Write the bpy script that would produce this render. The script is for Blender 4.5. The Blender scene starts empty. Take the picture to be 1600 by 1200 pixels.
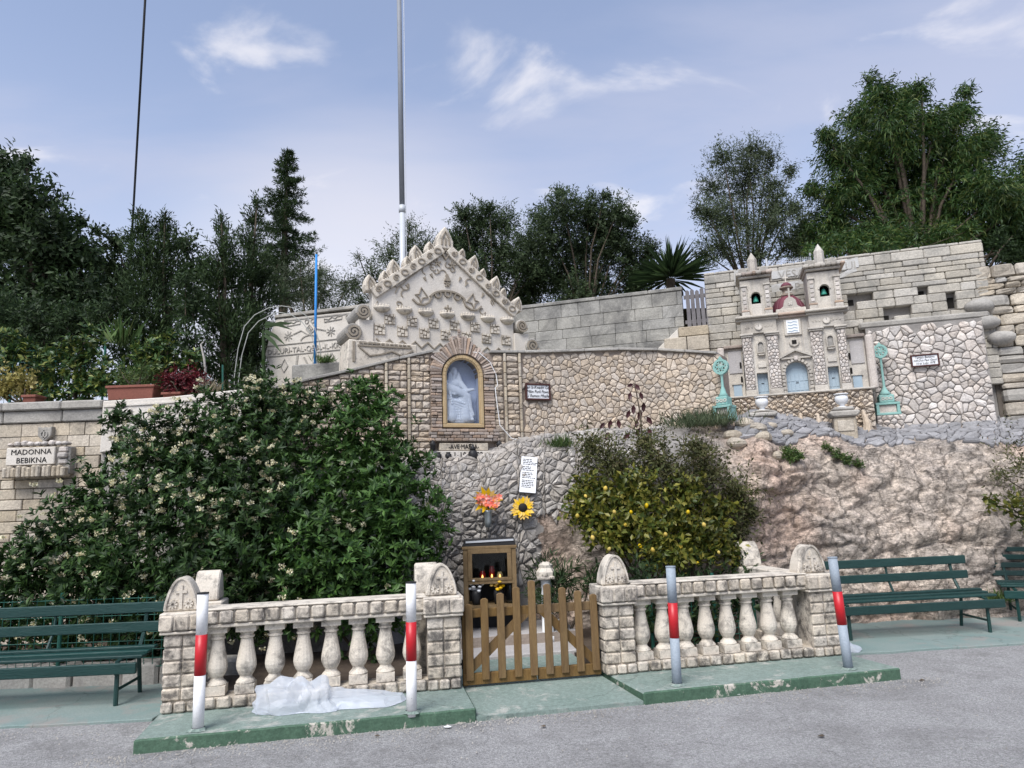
import bpy, bmesh, math, random
import numpy as np
from mathutils import Vector, Matrix, noise as mnoise
random.seed(7); rng = np.random.default_rng(7)
R = math.radians
scene = bpy.context.scene
col = scene.collection

# ------------------------------------------------------------------ camera
F, PITCH, ROLL, HC = 1090.0, R(9.6), R(2.0), 1.55
def ray(px, py):
    u = (px - 800) / F; v = -(py - 600) / F
    c, s = math.cos(ROLL), math.sin(ROLL)
    u, v = c * u + s * v, -s * u + c * v
    return Vector((u, math.cos(PITCH) - v * math.sin(PITCH), math.sin(PITCH) + v * math.cos(PITCH)))
O = Vector((0, 0, HC))
def atZ(px, py, z):
    d = ray(px, py); return O + d * ((z - HC) / d.z)
def atY(px, py, y):
    d = ray(px, py); return O + d * (y / d.y)
def toPx(p):
    x, y, z = p[0], p[1], p[2] - HC
    f = y * math.cos(PITCH) + z * math.sin(PITCH); v = (-y * math.sin(PITCH) + z * math.cos(PITCH)) / f; u = x / f
    c, s = math.cos(ROLL), math.sin(ROLL)
    return 800 + (c * u - s * v) * F, 600 - (s * u + c * v) * F
cam = bpy.data.cameras.new('camera'); camo = bpy.data.objects.new('camera', cam); col.objects.link(camo)
cam.sensor_width = 36; cam.lens = F / 1600 * 36; cam.clip_start = 0.05; cam.clip_end = 3000
r0 = Vector((1, 0, 0)); f0 = Vector((0, math.cos(PITCH), math.sin(PITCH))); u0 = Vector((0, -math.sin(PITCH), math.cos(PITCH)))
cr, sr = math.cos(ROLL), math.sin(ROLL)
rr = r0 * cr - u0 * sr; uu = r0 * sr + u0 * cr
m = Matrix((rr, uu, -f0)).transposed().to_4x4(); m.translation = O
camo.matrix_world = m; scene.camera = camo

# ------------------------------------------------------------------ sky, sun, exposure
SUN_EL, SUN_AZ = R(52), R(205)      # soft high light from behind the viewer (azimuth clockwise from +Y)
W = bpy.data.worlds.new('World'); scene.world = W; W.use_nodes = True
nt = W.node_tree; nt.nodes.clear()
def wn(t, **k):
    n = nt.nodes.new(t)
    for a, b in k.items(): setattr(n, a, b)
    return n
sky = wn('ShaderNodeTexSky', sky_type='NISHITA', sun_disc=False, sun_elevation=SUN_EL, sun_rotation=SUN_AZ)
sky.air_density = 0.9; sky.dust_density = 1.0; sky.ozone_density = 2.0; sky.altitude = 100
tc = wn('ShaderNodeTexCoord'); sep = wn('ShaderNodeSeparateXYZ'); nt.links.new(tc.outputs['Generated'], sep.inputs[0])
den = wn('ShaderNodeMath', operation='ADD'); den.inputs[1].default_value = 0.22; nt.links.new(sep.outputs['Z'], den.inputs[0])
dmx = wn('ShaderNodeMath', operation='MAXIMUM'); dmx.inputs[1].default_value = 0.1; nt.links.new(den.outputs[0], dmx.inputs[0])
dx = wn('ShaderNodeMath', operation='DIVIDE'); dy = wn('ShaderNodeMath', operation='DIVIDE')
for d_, ax in ((dx, 'X'), (dy, 'Y')):
    nt.links.new(sep.outputs[ax], d_.inputs[0]); nt.links.new(dmx.outputs[0], d_.inputs[1])
cmb = wn('ShaderNodeCombineXYZ'); nt.links.new(dx.outputs[0], cmb.inputs[0]); nt.links.new(dy.outputs[0], cmb.inputs[1])
def cloud(scale, rot, stretch, lo, hi, seed):
    mp = wn('ShaderNodeMapping'); mp.inputs['Rotation'].default_value = (0, 0, R(rot)); mp.inputs['Scale'].default_value = (1, stretch, 1); mp.inputs['Location'].default_value = (seed, seed * .7, 0)
    nt.links.new(cmb.outputs[0], mp.inputs[0])
    nz = wn('ShaderNodeTexNoise'); nz.inputs['Scale'].default_value = scale; nz.inputs['Detail'].default_value = 7; nz.inputs['Roughness'].default_value = .52; nz.inputs['Distortion'].default_value = .55
    nt.links.new(mp.outputs[0], nz.inputs['Vector'])
    mr = wn('ShaderNodeMapRange', interpolation_type='SMOOTHSTEP'); mr.inputs['From Min'].default_value = lo; mr.inputs['From Max'].default_value = hi
    nt.links.new(nz.outputs['Fac'], mr.inputs['Value']); return mr
veil = cloud(1.1, 25, 1.8, .40, .66, 3.1); wisp = cloud(3.0, -38, 1.5, .565, .74, 17.5)
def mixc(fac, a, b, f=None):
    mx = wn('ShaderNodeMix', data_type='RGBA')
    if f is not None: mx.inputs[0].default_value = f
    else: nt.links.new(fac, mx.inputs[0])
    for sock, v in ((mx.inputs[6], a), (mx.inputs[7], b)):
        if isinstance(v, tuple): sock.default_value = v
        else: nt.links.new(v, sock)
    return mx.outputs[2]
def scl(sock, k):
    mm = wn('ShaderNodeMath', operation='MULTIPLY'); mm.inputs[1].default_value = k; nt.links.new(sock, mm.inputs[0]); return mm.outputs[0]
SKYS, EXPO = 0.082, 1.5
hz = wn('ShaderNodeMapRange', interpolation_type='SMOOTHSTEP'); hz.inputs['From Min'].default_value = .02; hz.inputs['From Max'].default_value = .6
hz.inputs['To Min'].default_value = .85; hz.inputs['To Max'].default_value = 0.22; nt.links.new(sep.outputs['Z'], hz.inputs['Value'])
HAZE = (3.35, 3.35, 3.85, 1); CLD = (2.7, 2.8, 3.5, 1); WSP = (4.6, 4.45, 4.55, 1)
c1 = mixc(hz.outputs[0], sky.outputs[0], HAZE)
c2 = mixc(scl(veil.outputs[0], .5), c1, CLD)
c3 = mixc(scl(wisp.outputs[0], .6), c2, WSP)
gd = wn('ShaderNodeVectorMath', operation='DOT_PRODUCT'); gd.inputs[1].default_value = Vector((-.20, .93, .22)).normalized(); nt.links.new(tc.outputs['Generated'], gd.inputs[0])     # evening glow low behind the trees
gm = wn('ShaderNodeMapRange', interpolation_type='SMOOTHSTEP'); gm.inputs['From Min'].default_value = .94; gm.inputs['From Max'].default_value = 1.0; gm.inputs['To Max'].default_value = .42; nt.links.new(gd.outputs['Value'], gm.inputs['Value'])
c3 = mixc(gm.outputs[0], c3, (4.9, 4.6, 4.5, 1))
bg = wn('ShaderNodeBackground'); bg.inputs['Strength'].default_value = SKYS; nt.links.new(c3, bg.inputs[0])
wo = wn('ShaderNodeOutputWorld'); nt.links.new(bg.outputs[0], wo.inputs[0])
sl = bpy.data.lights.new('sun', 'SUN'); sl.energy = 1.5; sl.angle = R(32); sl.color = (1.0, .98, .95)
slo = bpy.data.objects.new('sun', sl); col.objects.link(slo); slo.location = (0, 0, 30)
sd = Vector((math.sin(SUN_AZ) * math.cos(SUN_EL), math.cos(SUN_AZ) * math.cos(SUN_EL), math.sin(SUN_EL)))
slo.rotation_euler = (-sd).to_track_quat('-Z', 'Y').to_euler()
vs = scene.view_settings; vs.view_transform = 'Standard'; vs.look = 'None'; vs.exposure = EXPO; vs.gamma = 1; vs.use_curve_mapping = False
scene.cycles.max_bounces = 5; scene.cycles.diffuse_bounces = 3; scene.cycles.transparent_max_bounces = 8
scene.cycles.use_denoising = True

# ------------------------------------------------------------------ materials
def M(name, c, c2=None, rough=.85, scale=5., isl=0., stain=None, stain_amt=.5, stain_scale=1.3, stain_lo=.5, stain_hi=.7, bump=.3, bscale=45., spec=.25, metal=0., fine=.25, isl_hue=0., stretch=None):
    mt = bpy.data.materials.new(name); mt.use_nodes = True; t = mt.node_tree; N = t.nodes; L = t.links
    b = N['Principled BSDF']; b.inputs['Roughness'].default_value = rough; b.inputs['Specular IOR Level'].default_value = spec; b.inputs['Metallic'].default_value = metal
    g = N.new('ShaderNodeNewGeometry')
    def nz(sc, det=5., rg=.6, dist=0.):
        n = N.new('ShaderNodeTexNoise'); n.inputs['Scale'].default_value = sc; n.inputs['Detail'].default_value = det; n.inputs['Roughness'].default_value = rg; n.inputs['Distortion'].default_value = dist
        if stretch:
            mp = N.new('ShaderNodeMapping'); mp.inputs['Scale'].default_value = stretch; L.new(g.outputs['Position'], mp.inputs[0]); L.new(mp.outputs[0], n.inputs['Vector'])
        else: L.new(g.outputs['Position'], n.inputs['Vector'])
        return n
    def mx(f, a, bb, blend='MIX'):
        q = N.new('ShaderNodeMix'); q.data_type = 'RGBA'; q.blend_type = blend
        for so, v in ((q.inputs[0], f), (q.inputs[6], a), (q.inputs[7], bb)):
            if isinstance(v, (tuple, list)): so.default_value = (*v[:3], 1)
            elif isinstance(v, (int, float)): so.default_value = v
            else: L.new(v, so)
        return q.outputs[2]
    def rng_(s, a, bb, o0=0., o1=1.):
        q = N.new('ShaderNodeMapRange'); q.inputs['From Min'].default_value = a; q.inputs['From Max'].default_value = bb; q.inputs['To Min'].default_value = o0; q.inputs['To Max'].default_value = o1; L.new(s, q.inputs['Value']); return q.outputs[0]
    if c2 is None: c2 = tuple(x * .72 for x in c)
    cur = mx(rng_(nz(scale).outputs['Fac'], .3, .7), c, c2)
    if isl:
        oi = N.new('ShaderNodeObjectInfo'); ad = N.new('ShaderNodeMath'); ad.operation = 'ADD'; L.new(g.outputs['Random Per Island'], ad.inputs[0]); L.new(oi.outputs['Random'], ad.inputs[1])
        fr = N.new('ShaderNodeMath'); fr.operation = 'FRACT'; L.new(ad.outputs[0], fr.inputs[0])
        hs = N.new('ShaderNodeHueSaturation'); L.new(cur, hs.inputs['Color']); L.new(rng_(fr.outputs[0], 0, 1, 1 - isl, 1 + isl * .55), hs.inputs['Value'])
        m7 = N.new('ShaderNodeMath'); m7.operation = 'MULTIPLY'; m7.inputs[1].default_value = 7.31; L.new(fr.outputs[0], m7.inputs[0])
        f7 = N.new('ShaderNodeMath'); f7.operation = 'FRACT'; L.new(m7.outputs[0], f7.inputs[0])
        L.new(rng_(f7.outputs[0], 0, 1, 1 - isl, 1 + isl), hs.inputs['Saturation'])
        if isl_hue: L.new(rng_(f7.outputs[0], 0, 1, .5 - isl_hue, .5 + isl_hue), hs.inputs['Hue'])
        cur = hs.outputs[0]
    if fine:
        cur = mx(fine, cur, mx(1., cur, rng_(nz(bscale * 1.7, 4, .7).outputs['Fac'], .25, .75, .35, 1.35), 'MULTIPLY'))
    if stain:
        n = nz(stain_scale, 9, .72, .4)
        f = rng_(n.outputs['Fac'], stain_lo, stain_hi, 0, stain_amt)
        cur = mx(f, cur, stain)
    L.new(cur, b.inputs['Base Color'])
    if bump:
        bp = N.new('ShaderNodeBump'); bp.inputs['Strength'].default_value = bump; bp.inputs['Distance'].default_value = .02
        L.new(nz(bscale, 6, .65).outputs['Fac'], bp.inputs['Height']); L.new(bp.outputs[0], b.inputs['Normal'])
    return mt
def LEAF(name, cols, rough=.45, trans=.3, spec=.35):
    mt = bpy.data.materials.new(name); mt.use_nodes = True; t = mt.node_tree; N = t.nodes; L = t.links
    b = N['Principled BSDF']; b.inputs['Roughness'].default_value = rough; b.inputs['Specular IOR Level'].default_value = spec
    g = N.new('ShaderNodeNewGeometry'); cr_ = N.new('ShaderNodeValToRGB'); L.new(g.outputs['Random Per Island'], cr_.inputs[0])
    el = cr_.color_ramp.elements
    while len(el) < len(cols): el.new(.5)
    for i, c in enumerate(cols): el[i].position = i / (len(cols) - 1); el[i].color = (*c, 1)
    n = N.new('ShaderNodeTexNoise'); n.inputs['Scale'].default_value = 1.7; n.inputs['Detail'].default_value = 3; L.new(g.outputs['Position'], n.inputs['Vector'])
    r_ = N.new('ShaderNodeMapRange'); r_.inputs['From Min'].default_value = .3; r_.inputs['From Max'].default_value = .7; r_.inputs['To Min'].default_value = .62; r_.inputs['To Max'].default_value = 1.3; L.new(n.outputs['Fac'], r_.inputs['Value'])
    h = N.new('ShaderNodeHueSaturation'); L.new(cr_.outputs[0], h.inputs['Color']); L.new(r_.outputs[0], h.inputs['Value'])
    L.new(h.outputs[0], b.inputs['Base Color'])
    tr = N.new('ShaderNodeBsdfTranslucent'); L.new(h.outputs[0], tr.inputs[0]); ms = N.new('ShaderNodeMixShader'); ms.inputs[0].default_value = trans
    L.new(b.outputs[0], ms.inputs[1]); L.new(tr.outputs[0], ms.inputs[2]); L.new(ms.outputs[0], N['Material Output'].inputs[0])
    return mt
LIME = (.56, .50, .41); LIME2 = (.43, .37, .29); DIRT = (.07, .065, .06)
mt = {}
mt['asphalt'] = M('asphalt', (.41, .405, .40), (.335, .33, .325), .92, 1.1, stain=(.20, .195, .19), stain_amt=.75, stain_scale=1.3, stain_lo=.47, stain_hi=.64, bump=.9, bscale=75, fine=1.)
mt['greenpaint'] = M('worn_green_paint', (.185, .245, .215), (.235, .29, .26), .8, 2.2, stain=(.46, .44, .40), stain_amt=.8, stain_scale=4.2, stain_lo=.55, stain_hi=.68, bump=.25, bscale=60, fine=.4)
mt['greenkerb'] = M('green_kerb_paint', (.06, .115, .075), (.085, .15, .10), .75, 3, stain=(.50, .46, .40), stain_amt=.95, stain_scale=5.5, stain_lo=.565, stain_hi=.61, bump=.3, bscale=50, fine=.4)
mt['pavegreen'] = M('faded_green_pavement', (.17, .25, .235), (.25, .29, .27), .85, 1.6, stain=(.27, .25, .23), stain_amt=.9, stain_scale=1.2, stain_lo=.5, stain_hi=.62, bump=.3, bscale=60, fine=.4)
mt['concrete'] = M('concrete', (.46, .44, .43), (.36, .34, .33), .9, 2.5, stain=(.25, .23, .21), stain_amt=.5, stain_scale=2, bump=.3, fine=.4)
mt['soil'] = M('soil', (.10, .075, .055), (.06, .045, .035), .95, 6, bump=.8, bscale=30)
mt['hill'] = M('dry_earth', (.20, .17, .12), (.10, .11, .06), .95, .8, bump=.6, bscale=12)
mt['cast'] = M('cast_stone', (.63, .565, .47), (.53, .46, .375), .9, 4, isl=.14, stain=(.085, .078, .072), stain_amt=.85, stain_scale=8, stain_lo=.46, stain_hi=.60, bump=.35, bscale=60, fine=.4)
mt['castclean'] = M('pale_cast_stone', (.68, .625, .535), (.59, .525, .44), .9, 4, stain=(.12, .11, .10), stain_amt=.8, stain_scale=7, stain_lo=.49, stain_hi=.64, bump=.35, bscale=60, fine=.35)
mt['lime'] = M('limestone', LIME, LIME2, .9, 3, isl=.16, stain=DIRT, stain_amt=.7, stain_scale=1.6, stain_lo=.52, stain_hi=.75, bump=.45, bscale=40, fine=.45)
mt['limewarm'] = M('honey_limestone', (.57, .495, .385), (.46, .395, .31), .9, 3, isl=.22, stain=(.13, .12, .11), stain_amt=.75, stain_scale=2.2, stain_lo=.52, stain_hi=.75, bump=.45, bscale=35, fine=.4)
mt['limegrey'] = M('weathered_limestone', (.47, .445, .40), (.34, .32, .29), .92, 2.5, isl=.15, stain=(.09, .088, .085), stain_amt=.75, stain_scale=1.1, stain_lo=.48, stain_hi=.72, bump=.5, bscale=30, fine=.45)
mt['limeback'] = M('lichened_limestone', (.54, .50, .43), (.43, .40, .345), .92, 2.5, isl=.2, stain=(.15, .15, .14), stain_amt=.7, stain_scale=2.2, stain_lo=.48, stain_hi=.7, bump=.6, bscale=26, fine=.55)
mt['paveslab'] = M('weathered_paving_slab', (.36, .355, .36), (.26, .255, .26), .95, 4, isl=.25, stain=(.15, .145, .145), stain_amt=.6, stain_scale=3, stain_lo=.48, stain_hi=.68, bump=.7, bscale=30, fine=.5)
mt['limedark'] = M('stained_ashlar', (.44, .425, .385), (.31, .30, .275), .92, 2.5, isl=.16, stain=(.10, .098, .095), stain_amt=.85, stain_scale=1.9, stain_lo=.42, stain_hi=.64, bump=.6, bscale=28, fine=.55)
mt['white'] = M('white_limestone', (.68, .64, .58), (.58, .53, .46), .9, 3, stain=(.22, .20, .18), stain_amt=.6, stain_scale=2.2, stain_lo=.55, stain_hi=.75, bump=.3, bscale=50, fine=.35)
mt['rubble'] = M('rubble_stone', (.62, .53, .43), (.50, .42, .335), .9, 5, isl=.22, stain=(.20, .17, .15), stain_amt=.5, stain_scale=2.5, stain_lo=.55, stain_hi=.75, bump=.6, bscale=35, fine=.4)
mt['rubblegrey'] = M('grey_rubble_stone', (.50, .465, .42), (.37, .34, .31), .9, 5, isl=.3, stain=(.16, .15, .145), stain_amt=.6, stain_scale=2.2, stain_lo=.5, stain_hi=.72, bump=.6, bscale=35, fine=.45)
mt['rubblewhite'] = M('pale_rubble_stone', (.66, .61, .56), (.54, .48, .43), .9, 5, isl=.25, stain=(.22, .20, .19), stain_amt=.5, stain_scale=1.8, stain_lo=.55, stain_hi=.75, bump=.6, bscale=35, fine=.4)
mt['brick'] = M('thin_stone_brick', (.47, .38, .31), (.35, .27, .22), .9, 6, isl=.35, bump=.5, bscale=40, fine=.4)
mt['mortar'] = M('mortar', (.36, .30, .25), (.25, .205, .17), .95, 7, bump=.6, bscale=40)
mt['mortargrey'] = M('grey_mortar', (.32, .30, .28), (.22, .205, .19), .95, 6, bump=.6, bscale=40)
mt['reliefdark'] = M('weathered_relief_stone', (.34, .295, .235), (.25, .215, .17), .92, 6, bump=.4, fine=.4)
mt['fadepaint'] = M('faded_white_paint', (.56, .555, .54), (.48, .47, .45), .9, 5, stain=(.40, .385, .35), stain_amt=.95, stain_scale=5, stain_lo=.46, stain_hi=.58, bump=.4, fine=.4)
mt['churchstone'] = M('pale_church_stone', (.59, .55, .485), (.48, .44, .385), .9, 4, isl=.14, stain=(.13, .12, .115), stain_amt=.75, stain_scale=2.8, stain_lo=.5, stain_hi=.72, bump=.45, bscale=45, fine=.45)
mt['mortardark'] = M('dark_joint_earth', (.15, .13, .11), (.10, .085, .07), .95, 6, bump=.5)  # dark earth colour of the core behind block and boulder joints
mt['wood'] = M('brown_painted_wood', (.225, .145, .062), (.15, .09, .04), .65, 7, isl=.12, stain=(.09, .06, .035), stain_amt=.6, stain_scale=5, stain_lo=.55, stain_hi=.7, bump=.35, bscale=30, fine=.5, stretch=(4, 4, .5))
mt['cabwood'] = M('cabinet_wood', (.24, .165, .085), (.16, .105, .05), .6, 7, bump=.3, bscale=30, fine=.5, stretch=(3, 3, 1))
mt['bench'] = M('dark_green_paint', (.006, .036, .032), (.010, .048, .042), .5, 3, stain=(.03, .065, .06), stain_amt=.5, stain_scale=6, stain_lo=.55, stain_hi=.7, bump=.3, bscale=30, fine=.5, spec=.4, isl=.15, stretch=(.5, 3, 3))
mt['whitepaint'] = M('white_paint', (.80, .80, .80), (.72, .72, .71), .55, 4, stain=(.25, .25, .245), stain_amt=.8, stain_scale=9, stain_lo=.61, stain_hi=.65, bump=.1, fine=.15)
mt['redpaint'] = M('red_reflective_paint', (.52, .012, .02), (.44, .01, .016), .4, 5, bump=.05, fine=.1, spec=.5)
mt['greypaint'] = M('grey_blue_paint', (.33, .38, .43), (.27, .315, .36), .55, 6, stain=(.75, .76, .77), stain_amt=.9, stain_scale=8, stain_lo=.66, stain_hi=.68, bump=.15, fine=.3)
mt['dark'] = M('dark_metal', (.03, .03, .032), None, .5, 4, bump=.1)
mt['black'] = M('black_letter_paint', (.02, .018, .018), None, .7, 4, bump=0, fine=0)
mt['gold'] = M('gold_painted_frame', (.50, .375, .215), (.42, .31, .17), .45, 6, bump=.1, fine=.3)
mt['statue'] = M('white_statue', (.62, .66, .70), (.54, .58, .62), .5, 8, bump=.05, fine=.1)
mt['nicheback'] = M('blue_niche_wall', (.46, .52, .64), (.52, .58, .70), .9, 4, bump=.3)
mt['bluepole'] = M('blue_paint', (.03, .21, .56), (.04, .25, .62), .5, 4, bump=.05, fine=.15)
mt['steel'] = M('pale_steel', (.52, .54, .57), (.45, .47, .50), .45, 3, bump=.05, fine=.1, spec=.5)
mt['polegrey'] = M('weathered_pole_paint', (.25, .265, .29), (.21, .225, .25), .6, 3, bump=.05, fine=.2)
mt['turq'] = M('turquoise_paint', (.22, .42, .38), (.28, .47, .43), .8, 6, stain=(.45, .5, .45), stain_amt=.75, stain_scale=8, stain_lo=.55, stain_hi=.68, bump=.2, fine=.3)
mt['door'] = M('pale_blue_door_paint', (.36, .44, .50), (.30, .385, .45), .6, 4, bump=.1, fine=.2)
mt['maroon'] = M('maroon_dome_paint', (.20, .065, .085), (.155, .05, .07), .6, 5, bump=.1, fine=.3)
mt['bell'] = M('green_bell', (.08, .42, .32), None, .5, 5, bump=0)
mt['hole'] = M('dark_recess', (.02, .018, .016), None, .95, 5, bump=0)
mt['urn'] = M('white_urn', (.78, .79, .80), (.68, .69, .70), .5, 5, bump=.05, fine=.15)
mt['tile'] = M('glazed_tile', (.78, .79, .80), (.74, .75, .77), .3, 5, bump=0, fine=.08, spec=.5)
mt['tileframe'] = M('dark_brown_frame', (.085, .035, .03), None, .5, 5, bump=.1)
mt['terra'] = M('terracotta_plastic', (.24, .09, .065), (.20, .075, .055), .7, 4, bump=.15, fine=.35)
mt['bark'] = M('bark', (.12, .095, .07), (.075, .06, .045), .95, 8, bump=.8, bscale=30)
mt['greywood'] = M('weathered_board', (.20, .19, .195), (.14, .13, .135), .85, 6, bump=.3, bscale=40, fine=.4)
mt['wire'] = M('black_cable', (.02, .02, .022), None, .6, 3, bump=0, fine=0)
mt['meshgreen'] = M('green_wire', (.03, .13, .10), None, .5, 3, bump=0, fine=0)
mt['hoop'] = M('pale_wire_hoop', (.42, .43, .40), None, .5, 3, bump=0, fine=0)
mt['petalY'] = M('yellow_petal', (.78, .50, .04), (.68, .40, .03), .6, 9, bump=0, isl=.15, fine=.1)
mt['petalP'] = M('pink_petal', (.78, .17, .17), (.80, .38, .22), .6, 14, bump=0, isl=.25, fine=.1)
mt['petalW'] = LEAF('cream_petals', [(.66, .62, .40), (.74, .71, .54), (.52, .44, .20)], .6, .25, .2)
mt['lemon'] = M('lemon_skin', (.56, .37, .03), (.50, .38, .05), .45, 6, bump=.1, bscale=90, fine=.1, isl=.15)
mt['vase'] = M('steel_vase', (.36, .40, .41), None, .3, 5, bump=0, metal=.6, fine=0)
def rockmat():
    q = M('raw_rock_face', (.64, .54, .445), (.50, .425, .36), .95, 2.6, stain=(.19, .18, .17), stain_amt=.7, stain_scale=1.1, stain_lo=.44, stain_hi=.66, bump=1.0, bscale=22, fine=.7)
    t = q.node_tree; N = t.nodes; L = t.links; b = N['Principled BSDF']; src = b.inputs['Base Color'].links[0].from_socket
    g = N.new('ShaderNodeNewGeometry'); n = N.new('ShaderNodeTexNoise'); n.inputs['Scale'].default_value = .75; n.inputs['Detail'].default_value = 6; L.new(g.outputs['Position'], n.inputs['Vector'])
    r_ = N.new('ShaderNodeMapRange'); r_.inputs['From Min'].default_value = .47; r_.inputs['From Max'].default_value = .62; r_.inputs['To Max'].default_value = .6; L.new(n.outputs['Fac'], r_.inputs['Value'])
    x = N.new('ShaderNodeMix'); x.data_type = 'RGBA'; L.new(r_.outputs[0], x.inputs[0]); L.new(src, x.inputs[6]); x.inputs[7].default_value = (.56, .39, .295, 1)
    L.new(x.outputs[2], b.inputs['Base Color'])
    mp = N.new('ShaderNodeMapping'); mp.inputs['Rotation'].default_value = (R(20), R(38), 0); mp.inputs['Scale'].default_value = (7, 7, 30); L.new(g.outputs['Position'], mp.inputs[0])
    hn = N.new('ShaderNodeTexNoise'); hn.inputs['Scale'].default_value = 1.; hn.inputs['Detail'].default_value = 6; hn.inputs['Roughness'].default_value = .7; hn.inputs['Distortion'].default_value = .8; L.new(mp.outputs[0], hn.inputs['Vector'])
    vo = N.new('ShaderNodeTexVoronoi'); vo.feature = 'DISTANCE_TO_EDGE'; vo.inputs['Scale'].default_value = 4.5; nn = N.new('ShaderNodeMix'); nn.data_type = 'RGBA'; nn.inputs[0].default_value = .12; L.new(g.outputs['Position'], nn.inputs[6]); L.new(hn.outputs['Color'], nn.inputs[7]); L.new(nn.outputs[2], vo.inputs['Vector'])
    cr2 = N.new('ShaderNodeMapRange'); cr2.inputs['From Max'].default_value = .035; cr2.inputs['To Max'].default_value = .45; L.new(vo.outputs['Distance'], cr2.inputs['Value'])
    ad = N.new('ShaderNodeMath'); ad.operation = 'ADD'; L.new(hn.outputs['Fac'], ad.inputs[0]); L.new(cr2.outputs[0], ad.inputs[1])
    b2 = N.new('ShaderNodeBump'); b2.inputs['Strength'].default_value = 1.; b2.inputs['Distance'].default_value = .03; L.new(ad.outputs[0], b2.inputs['Height']); L.new(b.inputs['Normal'].links[0].from_socket, b2.inputs['Normal']); L.new(b2.outputs[0], b.inputs['Normal'])
    return q
def speckle(q, sc, lo, hi, k0, k1):
    t = q.node_tree; N = t.nodes; L = t.links; b = N['Principled BSDF']; src = b.inputs['Base Color'].links[0].from_socket
    g = N.new('ShaderNodeNewGeometry'); n = N.new('ShaderNodeTexNoise'); n.inputs['Scale'].default_value = sc; n.inputs['Detail'].default_value = 3; n.inputs['Roughness'].default_value = .8; L.new(g.outputs['Position'], n.inputs['Vector'])
    r_ = N.new('ShaderNodeMapRange'); r_.inputs['From Min'].default_value = lo; r_.inputs['From Max'].default_value = hi; r_.inputs['To Min'].default_value = k0; r_.inputs['To Max'].default_value = k1; L.new(n.outputs['Fac'], r_.inputs['Value'])
    x = N.new('ShaderNodeMix'); x.data_type = 'RGBA'; x.blend_type = 'MULTIPLY'; x.inputs[0].default_value = 1; L.new(src, x.inputs[6]); L.new(r_.outputs[0], x.inputs[7]); L.new(x.outputs[2], b.inputs['Base Color'])
speckle(mt['asphalt'], 55, .36, .64, .74, 1.26)
def cracks(q, sc, wd, k):
    t = q.node_tree; N = t.nodes; L = t.links; b = N['Principled BSDF']; src = b.inputs['Base Color'].links[0].from_socket
    g = N.new('ShaderNodeNewGeometry'); n = N.new('ShaderNodeTexNoise'); n.inputs['Scale'].default_value = 2.2; n.inputs['Detail'].default_value = 6; L.new(g.outputs['Position'], n.inputs['Vector'])
    m0 = N.new('ShaderNodeMix'); m0.data_type = 'RGBA'; m0.inputs[0].default_value = .4; L.new(g.outputs['Position'], m0.inputs[6]); L.new(n.outputs['Color'], m0.inputs[7])
    v = N.new('ShaderNodeTexVoronoi'); v.feature = 'DISTANCE_TO_EDGE'; v.inputs['Scale'].default_value = sc; L.new(m0.outputs[2], v.inputs['Vector'])
    r_ = N.new('ShaderNodeMapRange'); r_.inputs['From Max'].default_value = wd; r_.inputs['To Min'].default_value = k; r_.inputs['To Max'].default_value = 1; L.new(v.outputs['Distance'], r_.inputs['Value'])
    x = N.new('ShaderNodeMix'); x.data_type = 'RGBA'; x.blend_type = 'MULTIPLY'; x.inputs[0].default_value = 1; L.new(src, x.inputs[6]); L.new(r_.outputs[0], x.inputs[7]); L.new(x.outputs[2], b.inputs['Base Color'])
cracks(mt['asphalt'], .6, .005, .8); cracks(mt['greenpaint'], .9, .005, .7); cracks(mt['pavegreen'], .8, .005, .7)
mt['rock'] = rockmat(); speckle(mt['rock'], 9, .34, .66, .62, 1.3); speckle(mt['rock'], 38, .36, .64, .68, 1.25)
for q in ('greenpaint', 'greenkerb', 'cast', 'lime', 'limewarm', 'rubble', 'rubblegrey'): speckle(mt[q], 30, .36, .64, .82, 1.14)
def glassmat(name, tint, refl, rough=.03):
    q = bpy.data.materials.new(name); q.use_nodes = True; t = q.node_tree; N = t.nodes; L = t.links
    for n in list(N):
        if n.type == 'BSDF_PRINCIPLED': N.remove(n)
    a = N.new('ShaderNodeBsdfTransparent'); a.inputs[0].default_value = (*tint, 1); gl = N.new('ShaderNodeBsdfGlossy'); gl.inputs['Roughness'].default_value = rough
    fr = N.new('ShaderNodeLayerWeight'); fr.inputs[0].default_value = .08; ad = N.new('ShaderNodeMath'); ad.operation = 'ADD'; ad.inputs[1].default_value = refl; L.new(fr.outputs['Fresnel'], ad.inputs[0])
    ms = N.new('ShaderNodeMixShader'); L.new(ad.outputs[0], ms.inputs[0]); L.new(a.outputs[0], ms.inputs[1]); L.new(gl.outputs[0], ms.inputs[2]); L.new(ms.outputs[0], N['Material Output'].inputs[0]); return q
mt['glass'] = glassmat('window_glass', (.97, .98, 1.), .0, .05)
mt['glassdark'] = glassmat('cabinet_glass', (.8, .82, .8), .02, .04)
def plasticmat():
    q = bpy.data.materials.new('thin_white_plastic'); q.use_nodes = True; t = q.node_tree; N = t.nodes; L = t.links; b = N['Principled BSDF']
    b.inputs['Base Color'].default_value = (.80, .84, .90, 1); b.inputs['Roughness'].default_value = .38
    tr = N.new('ShaderNodeBsdfTranslucent'); tr.inputs[0].default_value = (.8, .84, .9, 1); tp = N.new('ShaderNodeBsdfTransparent')
    m1 = N.new('ShaderNodeMixShader'); m1.inputs[0].default_value = .35; L.new(b.outputs[0], m1.inputs[1]); L.new(tr.outputs[0], m1.inputs[2])
    m2 = N.new('ShaderNodeMixShader'); m2.inputs[0].default_value = .48; L.new(m1.outputs[0], m2.inputs[1]); L.new(tp.outputs[0], m2.inputs[2]); L.new(m2.outputs[0], N['Material Output'].inputs[0])
    return q
mt['plastic'] = plasticmat()
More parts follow.
